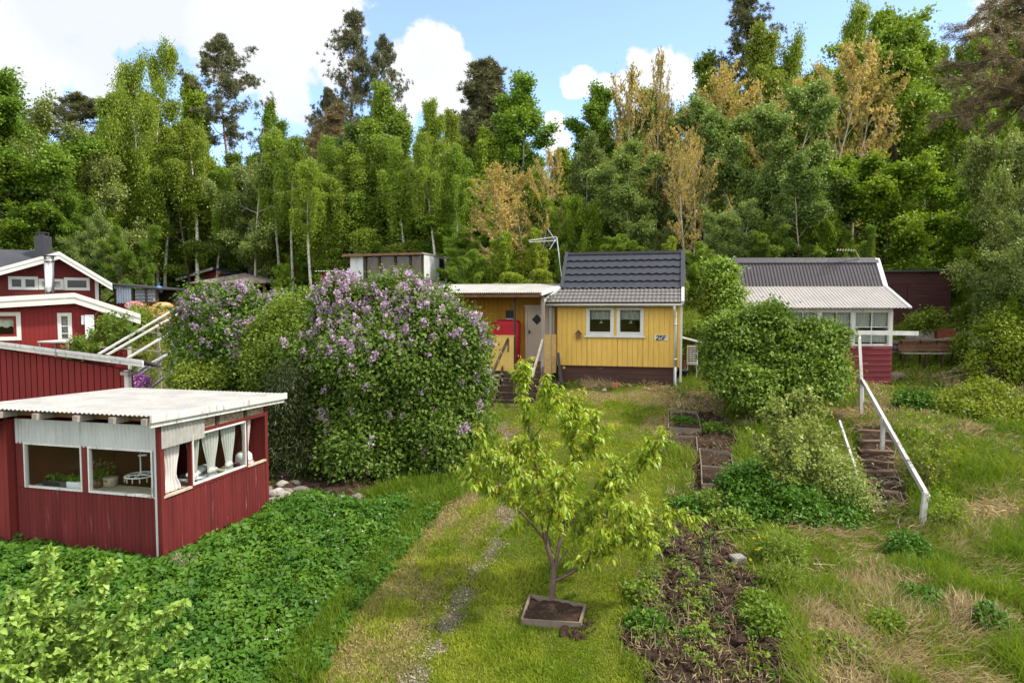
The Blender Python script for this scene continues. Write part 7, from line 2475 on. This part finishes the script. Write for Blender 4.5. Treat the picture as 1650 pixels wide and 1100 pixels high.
        p = G(px, py + rz * .8)
        bush('meadow_plant', lab, 'plant', p, lobes_px([(px, py, p[1], rx, rz, rx * p[1] / FPX), (px + rx * .4, py + rz * .4, p[1] - .1, rx * .6, rz * .6, rx * .6 * p[1] / FPX)]), mt, 130, 22, .06, .085 if i < 2 else .07, .022 if i < 2 else .05, 350 + i, stems=4, up=.9, out=.9)
    st = lobes_px([(1340, 1065, 8.9, 62, 32, .45), (1390, 1085, 8.7, 50, 26, .4), (1310, 1050, 9.1, 30, 20, .3), (1400, 1060, 9.1, 28, 18, .3)])
    bush('strawberry_patch', 'bright green strawberry leaves in a dense patch at the lower right of the bed', 'plants', G(1350, 1095), st, 'l_weed', 420, 16, .06, .075, .06, 360, stems=4, up=1.5, flat=.6)
    # yellow flowers
    r2 = np.random.default_rng(9); P = []
    for px, py in ((1215, 868), (1224, 866), (1236, 866), (1258, 868), (1220, 884), (1209, 902), (1236, 870), (1262, 880)): P.append(at(px, py, G(px, py + 30)[1]))
    o = thing('celandine', 'yellow flowers standing among the narrow leaves above the concrete slab', 'flowers', G(1235, 895))
    P = np.array(P); Q = np.repeat(P, 8, 0) + r2.normal(size=(len(P) * 8, 3)) * .012 - np.array(o.location)
    link('flowers', leaf_mesh('celandine', Q, rand_dirs(len(Q), r2), rand_dirs(len(Q), r2), .03, .03, r2.random(len(Q)), M['petal_yellow'], r2), o)
    link('stems', skeleton_mesh('celandine_stems', [(np.array([p - np.array(o.location), p - np.array([0, 0, .3]) - np.array(o.location)]), np.array([.003, .003])) for p in P], M['l_weed'], 3), o)


def garden_plants():
    leaf_bed('ground_elder', 'dense bed of dark green ground cover around the red garden room', 'ground cover', ELDER, 21000, .12, .42, .085, .055, 'l_elder', 61, xr=(-13, .5), yr=(7, 16.5))
    leaf_bed('tall_weeds', 'taller coarse weeds standing in patches in the leafy ground cover', 'weeds', ELDER[:-3], 750, .30, .50, .11, .058, 'l_elder', 63, xr=(-13, .5), yr=(8.5, 16.5), leaflets=4)
    # grassy seed heads and white dots
    rng = np.random.default_rng(71)
    pts = [(515, 870), (530, 888), (540, 862), (500, 905), (472, 925), (585, 860), (600, 872), (612, 858), (592, 850), (575, 878), (555, 905), (545, 920), (540, 905), (590, 925), (585, 890), (620, 840), (450, 1060), (430, 1075), (525, 1000), (510, 1010)]
    P = np.array([G(*p) + np.array([0, 0, .38]) for p in pts])
    o = thing('white_flowers', 'scattered tiny white flowers over the green ground cover', 'flowers', G(540, 900))
    Q = np.repeat(P, 6, 0) + rng.normal(size=(len(P) * 6, 3)) * .012 - np.array(o.location)
    link('petals', leaf_mesh('white_flowers', Q, rand_dirs(len(Q), rng), rand_dirs(len(Q), rng), .022, .02, rng.random(len(Q)), M['petal_white'], rng), o)
    # plants of the vegetable bed
    rng = np.random.default_rng(72)
    n = 0
    kinds = [('l_weed', .075, .06, .5), ('l_elder', .06, .05, .6), ('l_fern', .05, .035, .7)]
    spots = []
    for _ in range(4000):
        px = rng.uniform(1010, 1290); py = rng.uniform(860, 1100)
        p = G(px, py)
        if sdf(SOIL, np.array([p[0]]), np.array([p[1]]))[0] < .02: continue
        dn = 0.2 + .8 * (px < 1150) * (py < 1040)
        if rng.random() > dn: continue
        if any((px - q[0]) ** 2 + ((py - q[1]) * 1.4) ** 2 < 17 ** 2 for q in spots): continue
        spots.append((px, py))
        if len(spots) >= 74: break
    for i, (px, py) in enumerate(spots):
        mt, Ln, Wd, ht = kinds[rng.integers(0, 3)]
        p = G(px, py); s = rng.uniform(.6, 1.4)
        r = .10 * s
        bush('bed_plant', 'small green seedling growing on the dark vegetable bed', 'plant', p, [(p[0], p[1], p[2] + .10 * s, r, r, .10 * s)], mt, 9, 5, .03, Ln * s * .8, Wd * s * .8, 400 + i, stems=3, up=1.3, inner=.2, group='plants of the vegetable bed')
    # greenery around the raised beds
    for i, (px, py, rx, rz, lab) in enumerate(((1150, 810, 32, 18, 'weeds below the lowest raised bed'), (1105, 815, 22, 12, 'weeds left below the lowest raised bed'), (1155, 690, 20, 8, 'green plants right of the uppermost raised bed'),
                                              (1105, 680, 20, 6, 'seedlings in the uppermost raised bed'), (1075, 722, 12, 8, 'weeds at the left end of the narrow raised bed'), (1175, 780, 16, 10, 'green plants in the corner of the lowest raised bed'),
                                              (1180, 840, 26, 16, 'green plants on the upper right rim of the vegetable bed'), (1040, 1003, 20, 10, 'green clump on the left rim of the vegetable bed'), (1030, 953, 18, 9, 'green clump under the right bough of the cherry tree'))):
        p = G(px, py + rz * .7)
        bush('weeds', lab, 'weeds', p, lobes_px([(px, py, p[1], rx, rz, rx * .8 * p[1] / FPX), (px + rx * .5, py + rz * .3, p[1], rx * .6, rz * .7, rx * .5 * p[1] / FPX)]), 'l_elder' if i % 2 else 'l_weed', 80, 14, .07, .075, .05, 500 + i, stems=4, up=1.2, flat=.6)
    # wilted flower stalks in the ground cover
    a = G(300, 950)
    o = thing('dry_seed_head', 'dry brown seed head standing in the green ground cover', 'seed head', a)
    mb = MB(); t = a + (0, 0, .5)
    for k in range(14):
        e = t + np.array([rng.normal() * .10, rng.normal() * .08, rng.normal() * .04]); mb.tube([a + (0, 0, .1), a * .3 + t * .7, e], [.004, .003, .0015], 3)
        for j in range(5): mb.tube([e, e + rng.normal(size=3) * .035], .0025, 3)
    mb.build('stalks', M['dry_twig'], o)


# ------------------------------------------------------------------ the young cherry tree
def cherry():
    rng = np.random.default_rng(101)
    d = 10.25
    B = at(888, 985, d)
    o = thing('cherry_tree', 'young yellow green cherry tree growing out of the pale planting box', 'cherry tree', B)
    def L(pts, r0, r1):
        P = np.array([at(px, py, d + dz) for px, py, dz in pts])
        t = np.linspace(0, 1, len(P)); T = np.linspace(0, 1, len(P) * 3)
        Q = np.stack([np.interp(T, t, P[:, k]) for k in range(3)], -1)
        for _ in range(2): Q[1:-1] = (Q[:-2] + 2 * Q[1:-1] + Q[2:]) / 4
        return (Q, np.linspace(r0, r1, len(Q)))
    main = [L([(888, 990, 0), (889, 965, 0), (891, 930, 0), (893, 915, 0)], .058, .046),
            L([(893, 917, 0), (880, 880, -.05), (874, 840, -.1), (868, 790, -.1), (862, 740, -.05), (852, 690, 0), (846, 640, .05), (842, 605, .05)], .038, .008),
            L([(893, 918, 0), (900, 880, .1), (910, 840, .2), (912, 790, .25), (920, 740, .25), (922, 690, .2), (925, 655, .2)], .034, .007),
            L([(893, 935, 0), (918, 925, -.05), (945, 905, -.1), (972, 880, -.15), (1000, 860, -.2), (1035, 842, -.2), (1075, 832, -.2), (1105, 825, -.2)], .030, .006),
            L([(972, 880, -.15), (975, 840, -.1), (985, 800, 0), (1010, 770, .1), (1045, 745, .15), (1055, 715, .15)], .018, .005),
            L([(878, 870, -.05), (850, 835, -.3), (815, 800, -.4), (785, 785, -.45), (760, 770, -.5)], .020, .005),
            L([(905, 860, .15), (940, 820, .4), (975, 785, .55), (1000, 760, .6)], .018, .005),
            L([(865, 770, -.1), (835, 750, -.35), (800, 735, -.5), (770, 720, -.5)], .014, .004),
            L([(915, 770, .25), (945, 735, .35), (965, 705, .4), (955, 670, .4)], .015, .004),
            L([(856, 710, 0), (880, 680, -.2), (885, 650, -.25), (882, 625, -.3)], .012, .004),
            L([(912, 800, .25), (880, 770, .6), (850, 750, .8), (830, 720, .9)], .016, .004),
            L([(890, 890, .05), (880, 850, .5), (850, 820, .9), (820, 800, 1.1)], .018, .004),
            L([(1000, 860, -.2), (1020, 880, -.3), (1030, 870, -.35), (1050, 860, -.4)], .010, .004),
            L([(945, 905, -.1), (960, 870, -.5), (985, 840, -.7), (1015, 820, -.8)], .014, .004),
            L([(880, 880, -.05), (885, 830, -.5), (900, 790, -.75), (915, 750, -.85)], .018, .004),
            L([(868, 800, -.1), (840, 790, .3), (810, 770, .5), (790, 745, .55)], .012, .004),
            L([(893, 917, 0), (925, 870, .5), (955, 835, .9), (985, 815, 1.1)], .018, .004)]
    lines = list(main); TP = []; TD = []
    for (Q, r) in main[1:]:
        ln = np.linalg.norm(np.diff(Q, axis=0), axis=1).sum()
        for k in range(int(ln * 14) + 3):
            s = rng.uniform(.22, 1.0) * (len(Q) - 1); i = min(int(s), len(Q) - 2)
            b = Q[i] + (Q[i + 1] - Q[i]) * (s - i)
            dd = unit(unit(Q[i + 1] - Q[i]) * .7 + rng.normal(size=3) * .65 + np.array([0, 0, .15]))
            l2 = rng.uniform(.12, .42)
            sp = np.array([b, b + dd * l2 * .5 + rng.normal(size=3) * .01, b + dd * l2 + np.array([0, 0, .02])])
            lines.append((sp, np.array([.005, .004, .0025])))
            for q in np.linspace(.3, 1, 3 + int(l2 * 8)):
                TP.append(sp[0] + (sp[2] - sp[0]) * q); TD.append(dd)
        for q in np.linspace(.5, 1, int(ln * 9)):
            i = min(int(q * (len(Q) - 1)), len(Q) - 2); TP.append(Q[i]); TD.append(unit(Q[i + 1] - Q[i]))
    TP = np.array(TP); TD = np.array(TD)
    # whorls of drooping leaves
    k = 8
    n = len(TP)
    a = np.tile(np.arange(k) * 6.283 / k, n) + np.repeat(rng.random(n) * 6.28, k) + rng.normal(size=n * k) * .35
    Dd = np.repeat(TD, k, 0)
    H = np.stack([np.cos(a), np.sin(a), np.zeros(n * k)], -1)
    D = unit(H * .75 + Dd * .35 + np.array([0, 0, -.55]) + rng.normal(size=(n * k, 3)) * .25)
    P = np.repeat(TP, k, 0) + rng.normal(size=(n * k, 3)) * .018 + H * .015
    Nn = unit(np.array([0, 0, 1.0]) + H * .5 + rng.normal(size=P.shape) * .25)
    s = rng.uniform(.55, 1.2, n * k)
    keep = rng.random(n * k) < .86
    P, D, Nn, s = P[keep], D[keep], Nn[keep], s[keep]
    tint = np.repeat(rng.random(n), k)[keep] * .4 + rng.random(len(P)) * .6
    B0 = np.array(B)
    link('foliage', leaf_mesh('cherry_foliage', P - B0, D, Nn, .100 * s, .043 * s, tint, M['l_cherry'], rng, 'long', .16, .38), o)
    i = rng.choice(n, int(n * .55)); 
    P = np.repeat(TP[i], 2, 0) + rng.normal(size=(len(i) * 2, 3)) * .03; D = unit(np.repeat(TD[i], 2, 0) + rng.normal(size=P.shape) * .5)
    link('young_leaves', leaf_mesh('cherry_young', P - B0, D, rand_dirs(len(P), rng), .06, .022, rng.random(len(P)), M['l_cherry_tip'], rng, 'leaf', .2, .3), o, 'reddish young leaves at the twig tips')
    link('trunk', skeleton_mesh('cherry_trunk', [(q - B0, r) for q, r in lines], M['bark_cherry'], 10), o)


def apple():
    rng = np.random.default_rng(202)
    d = 5.9
    base = at(-40, 1250, d + .3)
    gz = float(ground(base[0], base[1]))
    o = thing('apple_tree', 'pale green leafy apple tree top rising into the lower left corner', 'apple tree', (base[0], base[1], gz))
    B0 = np.array([base[0], base[1], gz])
    tips = [(80, 885, 0), (88, 920, 0), (185, 905, .1), (165, 950, .1), (45, 960, -.1), (20, 1000, -.2), (110, 980, .1), (140, 1010, .1), (210, 1000, .15), (300, 970, .2), (255, 1040, .2),
            (235, 1065, .1), (170, 1060, 0), (100, 1050, -.1), (60, 1020, -.2), (10, 1050, -.3), (30, 1080, -.3), (130, 1090, -.2), (200, 1095, 0), (280, 1085, .2), (330, 1070, .3), (-20, 1010, 0),
            (-30, 960, .2), (-60, 1040, 0), (60, 1100, -.4), (150, 1110, -.4), (300, 1010, .2), (230, 950, .1), (20, 950, .1), (120, 940, .2), (70, 990, .35), (160, 1020, .5), (220, 1040, .5), (40, 1040, .4),
            (90, 1075, .5), (-10, 1080, .4), (260, 1100, .4), (180, 1085, .6), (110, 1110, .3), (10, 1120, .2), (340, 1110, .2)]
    lines = []; TP = []; TD = []
    lines.append((np.array([B0 + (0, 0, -.2), B0 + (0, 0, .6), at(-20, 1190, d + .2)]), np.array([.09, .08, .06])))
    root = at(-20, 1190, d + .2)
    for px, py, dz in tips:
        e = at(px, py, d + dz * 1.4)
        mid = root * .45 + e * .55 + rng.normal(size=3) * .06 + np.array([0, 0, -.08])
        t = np.linspace(0, 1, 8)[:, None]
        Q = (1 - t) ** 2 * root + 2 * t * (1 - t) * mid + t ** 2 * e + rng.normal(size=(8, 3)) * .01
        lines.append((Q, np.linspace(.016, .002, 8)))
        ln = np.linalg.norm(e - root)
        for q in rng.uniform(.42, 1.0, int(ln * 62)):
            i = min(int(q * 7), 6); TP.append(Q[i] + (Q[i + 1] - Q[i]) * (q * 7 - i)); TD.append(unit(Q[i + 1] - Q[i]))
        for k in range(8):
            q = rng.uniform(.4, .95); i = int(q * 7); b = Q[i]
            dd = unit(unit(Q[i + 1] - Q[i]) * .5 + rng.normal(size=3) * .6 + np.array([0, 0, .3])); l2 = rng.uniform(.10, .28)
            sp = np.array([b, b + dd * l2 * .5, b + dd * l2]); lines.append((sp, np.array([.005, .004, .002])))
            for q2 in np.linspace(.2, 1, 7): TP.append(b + dd * l2 * q2); TD.append(dd)
    TP = np.array(TP); TD = np.array(TD); n = len(TP); k = 5
    P = np.repeat(TP, k, 0) + rng.normal(size=(n * k, 3)) * .012
    D = unit(np.repeat(TD, k, 0) * .5 + rng.normal(size=P.shape) * .7 + np.array([0, 0, .1]))
    Nn = unit(np.array([0, -.2, .9]) + rng.normal(size=P.shape) * .55)
    s = rng.uniform(.5, 1.25, len(P))
    tint = np.repeat(rng.random(n), k) * .4 + rng.random(len(P)) * .6
    link('foliage', leaf_mesh('apple_foliage', P - B0, D, Nn, .066 * s, .042 * s, tint, M['l_apple'], rng, 'long', .14, .25), o)
    link('trunk', skeleton_mesh('apple_trunk', [(q - B0, r) for q, r in lines], M['bark'], 8), o)

# ------------------------------------------------------------------ the wood
def forest():
    make_trees()
    FG = 'trees of the wood'
    # key, px of the crown, py of the top, distance, crown width in photo px, category, name, label
    T = [
        ('broad0', 5, 112, 38, 190, 'tree', 'broadleaf_tree', 'bright light green tree filling the left edge of the photo'),
        ('sallow0', 85, 165, 41, 190, 'tree', 'willow_tree', 'grey green rounded tree behind the left red houses'),
        ('broad1', -60, 200, 38, 220, 'tree', 'broadleaf_tree', 'yellow green tree low at the left edge above the red house'),
        ('pine0', 112, 162, 50, 130, 'pine', 'pine_tree', 'dark flat topped pine behind the light green tree at the left'),
        ('birch0', 180, 152, 45, 105, 'birch', 'birch_tree', 'slim birch left of the tall old birch'),
        ('oldbirch', 240, 48, 46, 140, 'birch', 'birch_tree', 'tallest old birch with split airy crown at the left'),
        ('birchy', 305, 118, 50, 105, 'birch', 'birch_tree', 'yellow green birch with a white trunk rising from the sheds'),
        ('pine0', 373, 54, 52, 95, 'pine', 'pine_tree', 'tall pine with bare orange trunk right of the old birch'),
        ('sallow1', 400, 262, 47, 150, 'tree', 'willow_tree', 'round pale topped willow behind the pavilion'),
        ('slim', 258, 200, 46, 70, 'birch', 'birch_tree', 'thin birch with dark marked trunk under the tall old birch'),
        ('slim', 311, 190, 45, 80, 'birch', 'birch_tree', 'birch with the whitest bare trunk, rising right of the black roofed shed'),
        ('slim', 447, 215, 45, 60, 'birch', 'birch_tree', 'thin bare stemmed birch right of the round willow'),
        ('slim', 520, 235, 43, 60, 'birch', 'birch_tree', 'thin bare stemmed birch above the corrugated shed'),
        ('slim', 548, 225, 44, 60, 'birch', 'birch_tree', 'second thin bare stemmed birch above the corrugated shed'),
        ('slim', 702, 215, 41, 60, 'birch', 'birch_tree', 'thin bare stemmed birch right behind the glazed shed'),
        ('dead', 405, 195, 44, 75, 'dead tree', 'dead_tree', 'bare grey dead tree above the round willow'),
        ('birch1', 446, 172, 56, 78, 'birch', 'birch_tree', 'light birch between the tall pine and the brownish spruce'),
        ('thinfir', 492, 165, 50, 95, 'spruce', 'spruce_tree', 'thin brownish spruce left of the tallest pine'),
        ('birch2', 520, 190, 58, 90, 'birch', 'birch_tree', 'birch crown left of the tallest pine trunk'),
        ('pine1', 566, 10, 58, 78, 'pine', 'pine_tree', 'tallest pine of the photo with a long bare trunk'),
        ('pine0', 606, 66, 60, 62, 'pine', 'pine_tree', 'second pine close to the right of the tallest one'),
        ('pine0', 540, 150, 62, 60, 'pine', 'pine_tree', 'lower dark pine left below the tallest pine'),
        ('birch0', 628, 136, 44, 120, 'birch', 'birch_tree', 'big dense birch right below the tallest pine'),
        ('birch1', 585, 235, 42, 110, 'birch', 'birch_tree', 'lower birch left in front of the big dense birch'),
        ('birch2', 690, 172, 47, 85, 'birch', 'birch_tree', 'birch standing right of the big dense birch'),
        ('birch0', 735, 182, 50, 75, 'birch', 'birch_tree', 'birch with yellow green top left of the conical dark conifer'),
        ('fir', 783, 104, 56, 105, 'conifer', 'conifer_tree', 'dark conical conifer against the white cloud'),
        ('birchy', 770, 205, 48, 80, 'birch', 'birch_tree', 'bright birch in front of the conical dark conifer'),
        ('aspen', 846, 128, 50, 72, 'aspen', 'aspen_tree', 'airy aspen just right of the conical conifer'),
        ('bud0', 806, 262, 36, 92, 'tree', 'budding_tree', 'orange budding small tree left behind the yellow house'),
        ('bud1', 858, 240, 37, 80, 'tree', 'budding_tree', 'taller orange budding tree right beside the small one'),
        ('birch1', 905, 255, 60, 80, 'birch', 'birch_tree', 'low birch crown under the gap of sky'),
        ('aspen', 955, 146, 47, 62, 'aspen', 'aspen_tree', 'loose bright green tree right of the gap of sky'),
        ('greyaspen', 940, 235, 42, 90, 'aspen', 'aspen_tree', 'grey green tree below the loose bright one'),
        ('bud0', 1012, 118, 45, 66, 'tree', 'budding_tree', 'tall sparse tan budding tree left of the cloud'),
        ('bud1', 1064, 98, 46, 70, 'tree', 'budding_tree', 'tall sparse pale budding tree in front of the right cloud'),
        ('greyaspen', 1020, 250, 38, 130, 'aspen', 'aspen_tree', 'dark grey green tree behind the yellow house roof'),
        ('bud0', 1138, 112, 42, 105, 'tree', 'budding_tree', 'orange budding tree left of the dark pine'),
        ('bud1', 1115, 205, 35, 100, 'tree', 'budding_tree', 'orange budding tree with pale trunk behind the gap between the cottages'),
        ('aspen', 1145, 84, 52, 60, 'aspen', 'aspen_tree', 'small dark green tree top beside the dark pine'),
        ('pine1', 1217, 6, 54, 100, 'pine', 'pine_tree', 'tall dark conifer rising left of the high birches at the right'),
        ('birch0', 1238, 48, 50, 110, 'birch', 'birch_tree', 'birch crown directly right of the tall dark conifer'),
        ('oldbirch', 1318, 0, 50, 150, 'birch', 'birch_tree', 'tallest birch of the right half'),
        ('birch1', 1368, 52, 52, 90, 'birch', 'birch_tree', 'birch tip right of the tallest right birch'),
        ('bud1', 1300, 78, 41, 165, 'tree', 'budding_tree', 'large spreading orange budding tree with pale branches'),
        ('bud0', 1378, 98, 42, 100, 'tree', 'budding_tree', 'bright orange budding tree right of the large spreading one'),
        ('greyaspen', 1230, 158, 38, 150, 'aspen', 'aspen_tree', 'big grey green tree behind the right cabin'),
        ('greyaspen', 1290, 270, 35, 130, 'aspen', 'aspen_tree', 'lower grey green tree right behind the cabin ridge'),
        ('broad0', 1470, 18, 44, 175, 'tree', 'broadleaf_tree', 'big fresh green tree at the right under the brown pine bough'),
        ('broad2', 1440, 90, 48, 110, 'tree', 'broadleaf_tree', 'green tree left behind the big fresh green one'),
        ('maple', 1415, 248, 35, 190, 'maple', 'maple_tree', 'yellow green spreading maple behind the dark brown shed'),
        ('maple', 1605, 300, 33, 150, 'maple', 'maple_tree', 'broad yellow green tree right of the dark brown shed'),
        ('broad1', 1560, 200, 42, 130, 'tree', 'broadleaf_tree', 'shady green tree under the brown pine bough'),
        ('sallow1', 1640, 215, 29, 170, 'tree', 'willow_tree', 'grey green tree at the right edge below the pine bough'),
        ('sallow0', 1690, 330, 25, 190, 'tree', 'willow_tree', 'grey green low tree at the far right edge above the brush pile'),
        ('broad2', 1620, 20, 50, 150, 'tree', 'broadleaf_tree', 'pale green tree top glowing behind the pine bough'),
    ]
    for k, (key, px, py, d, w, cat, nm, lab) in enumerate(T):
        p = at(px, py, d)
        plant_tree(key, nm, cat, lab, p[0], d, p[2], w * d / FPX * (1.5 if key[:3] in ('pin', 'fir', 'thi') else 1.3), None)
    # low growth along the edge of the wood, in front of the trunks
    U = [(150, 345, 39, 120, 'sallow0', 'pale green bush tree right above the upper red house'), (205, 365, 38, 80, 'broad1', 'low dark green tree behind the patched hut'),
         (262, 410, 47, 60, 'broad0', 'small fresh tree left of the black roofed shed'), (235, 300, 48, 90, 'birch1', 'low birch growth under the old birch'), (340, 330, 50, 80, 'broad2', 'dark green tree left of the round willow'),
         (450, 330, 48, 80, 'sallow0', 'small grey green tree right of the round willow'), (455, 446, 41, 40, 'maple', 'small yellow green bush tree right of the pavilion'), (530, 380, 43, 80, 'broad1', 'low green growth behind the corrugated shed'),
         (560, 340, 44, 80, 'broad0', 'green undergrowth tree left behind the glazed shed'), (640, 350, 43, 100, 'birch2', 'low birch growth behind the glazed shed'), (700, 330, 43, 90, 'broad1', 'dark undergrowth right behind the glazed shed'),
         (745, 370, 37, 80, 'broad2', 'dark green bush tree right of the glazed shed'), (800, 375, 33, 90, 'birchy', 'yellow green young birch above the porch roof'), (760, 405, 33, 70, 'broad0', 'young green tree above the left end of the porch roof'),
         (850, 370, 33, 80, 'birchy', 'yellow green bush tree left of the aerial'), (900, 330, 38, 90, 'broad1', 'dark green tree behind the aerial'), (950, 320, 37, 90, 'maple', 'yellow green tree above the left of the black roof'),
         (1000, 380, 34, 90, 'broad2', 'dark undergrowth behind the black tiled roof'), (1060, 360, 36, 80, 'sallow1', 'grey green undergrowth right of the black roof ridge'), (1075, 400, 32, 60, 'birchy', 'young birch behind the right gable of the yellow house'),
         (1130, 400, 33, 60, 'broad0', 'green bush tree in the gap between the two cottages'), (1180, 330, 34, 90, 'greyaspen', 'grey green tree left behind the cabin roof'), (1235, 360, 33, 90, 'broad2', 'dark green tree behind the middle of the cabin roof'),
         (1330, 340, 34, 90, 'maple', 'brown green tree right behind the cabin roof'), (1380, 370, 33, 70, 'broad1', 'low dark growth between cabin and dark brown shed'), (1490, 380, 36, 100, 'broad2', 'dark growth behind the dark brown shed'),
         (1578, 400, 30, 66, 'maple', 'low leafy tree overhanging the right end of the dark brown shed'), (1615, 430, 27.5, 90, 'sallow1', 'loose bush tree right of the grill drum'), (1650, 470, 25, 90, 'maple', 'leafy bush tree at the right edge beside the brush pile'),
         (1290, 400, 34, 80, 'broad0', 'low green tree right of the cabin ridge middle'), (110, 300, 40, 100, 'broad2', 'green tree behind the black chimney'), (40, 330, 39, 110, 'birchy', 'yellow green low tree behind the black chimney'),
         (20, 300, 40, 110, 'broad1', 'green tree low at the left behind the side roof'), (600, 395, 41, 60, 'broad2', 'undergrowth just above the glazed shed roof'), (490, 400, 45, 60, 'broad0', 'undergrowth left of the corrugated shed')]
    for k, (px, py, d, w, key, lab) in enumerate(U):
        p = at(px, py, d)
        plant_tree(key, 'young_tree', 'tree', lab, p[0], d, p[2], w * d / FPX, 'young growth at the edge of the wood')
    # ranks behind
    rng = np.random.default_rng(500)
    keys = ['birch0', 'birch1', 'birch2', 'broad0', 'broad1', 'broad2', 'greyaspen', 'birchy']
    nm = {'birch': ('birch_tree', 'birch', 'slim green birch standing in the ranks behind the edge of the wood'), 'broad': ('broadleaf_tree', 'tree', 'leafy green tree standing in the ranks behind the edge of the wood'),
          'greya': ('aspen_tree', 'aspen', 'grey green tree standing in the ranks behind the edge of the wood')}
    # skyline of the ranks, photo pixels
    sx = [-150, 0, 60, 130, 200, 330, 420, 470, 560, 640, 760, 830, 870, 900, 960, 1050, 1150, 1250, 1400, 1500, 1800]
    sy = [140, 170, 215, 200, 160, 235, 225, 195, 205, 185, 205, 215, 245, 250, 190, 150, 120, 90, 90, 60, 40]
    for row, (d0, cnt) in enumerate(((48, 24), (56, 26), (66, 26))):
        for i in range(cnt):
            px = -130 + 1930 * (i + rng.random() * .9) / cnt
            d = d0 + rng.uniform(-3, 3)
            py = np.interp(px, sx, sy) + rng.uniform(8, 60)
            p = at(px, py, d)
            key = keys[rng.integers(0, len(keys))]
            a, b, lab = nm[key[:5]]
            plant_tree(key, a, b, lab, p[0], d, p[2], rng.uniform(4.6, 7.0), 'ranks of the wood')
    # bare trunks that show under the crowns
    for px, py, d in ((152, 240, 43), (345, 270, 46), (468, 225, 44), (498, 262, 41), (600, 230, 46), (655, 225, 42), (742, 240, 42), (985, 235, 43), (1165, 200, 43), (1265, 190, 45), (1345, 160, 44), (1500, 150, 46), (1530, 165, 43)):
        p = at(px, py, d)
        plant_tree('slim', 'birch_tree', 'birch', 'thin birch with a bare pale stem at the edge of the wood', p[0], d, p[2], 3.0, 'bare stemmed birches at the edge of the wood')
    # low bushes that close the foot of the wood
    for i in range(46):
        px = -100 + 1850 * (i + rng.random()) / 46
        d = 44 + rng.uniform(-2, 12)
        if 250 < px < 450: d = max(d, 53)
        p = at(px, 0, d)
        z = float(ground(p[0], d)) + rng.uniform(3.0, 5.5)
        plant_tree(['broad0', 'broad1', 'broad2', 'sallow0', 'sallow1', 'maple'][rng.integers(0, 6)], 'undergrowth_bush', 'bush', 'shady green bush at the foot of the trees in the wood', p[0], d, z, rng.uniform(4, 6.5), 'undergrowth of the wood')


def pine_bough():
    """old pine whose boughs reach in from the right edge"""
    rng = np.random.default_rng(606)
    x, y = 15.6, 20.2
    z0 = float(ground(x, y))
    o = thing('overhanging_pine', 'large brownish pine reaching into the upper right corner', 'pine', (x, y, z0))
    B0 = np.array([x, y, z0])
    lines = [(np.array([B0 + (0, 0, -.3), B0 + (.05, 0, 4), B0 + (0, .1, 9), B0 + (-.1, 0, 14)]), np.array([.24, .20, .15, .05]))]
    C = []; CD = []
    tips = [(1560, 30, 20), (1530, 55, 20.6), (1510, 110, 21), (1520, 150, 20.5), (1545, 175, 20), (1500, 195, 19.6), (1560, 90, 19.5), (1590, 60, 19), (1600, 130, 20), (1580, 160, 21), (1620, 40, 21), (1540, 130, 19),
            (1640, 180, 19.5), (1570, 20, 21.5), (1610, 200, 20.4), (1550, 60, 21.6), (1600, 95, 21.8), (1650, 110, 19), (1535, 185, 21.2), (1640, 10, 20)]
    for (px, py, d) in tips:
        e = at(px, py, d); b = np.array([x - .05, y, min(e[2] + rng.uniform(-.3, 1.0), z0 + 13.8)])
        mid = (b + e) / 2 + np.array([0, 0, .25]) + rng.normal(size=3) * .12
        t = np.linspace(0, 1, 9)[:, None]
        Q = (1 - t) ** 2 * b + 2 * t * (1 - t) * mid + t ** 2 * e + rng.normal(size=(9, 3)) * .03
        lines.append((Q, np.linspace(.055, .008, 9)))
        for k in range(13):
            q = rng.uniform(.2, 1.0); i = min(int(q * 8), 7); s = Q[i]
            dd = unit(unit(Q[i + 1] - Q[i]) * .8 + rng.normal(size=3) * .55); l2 = rng.uniform(.25, .7)
            sp = np.array([s, s + dd * l2 * .5 + (0, 0, .02), s + dd * l2]); lines.append((sp, np.array([.012, .008, .004])))
            for q2 in np.linspace(.3, 1, 6): C.append(s + dd * l2 * q2); CD.append(dd)
    C = np.array(C); CD = np.array(CD); k = 30; n = len(C)
    P = np.repeat(C, k, 0) + rng.normal(size=(n * k, 3)) * .05
    D = unit(np.repeat(CD, k, 0) * .8 + rand_dirs(n * k, rng))
    tint = np.repeat(rng.random(n), k) * .5 + rng.random(n * k) * .5
    link('crown', leaf_mesh('overhanging_pine_crown', P - B0, D, rand_dirs(n * k, rng), .11 * rng.uniform(.7, 1.2, n * k), .016, tint, M['l_pine_brown'], rng, 'rhomb', 0, .1), o)
    link('trunk', skeleton_mesh('overhanging_pine_trunk', [(q - B0, r) for q, r in lines], M['bark'], 8), o)

yellow_house()
porch()
heat_pump()
right_cabin()
right_yard()
foreground_shed()
left_buildings()
garden()
import os
build_grass()
lilacs()
right_shrubs()
garden_plants()
cherry()
apple()
forest()
pine_bough()
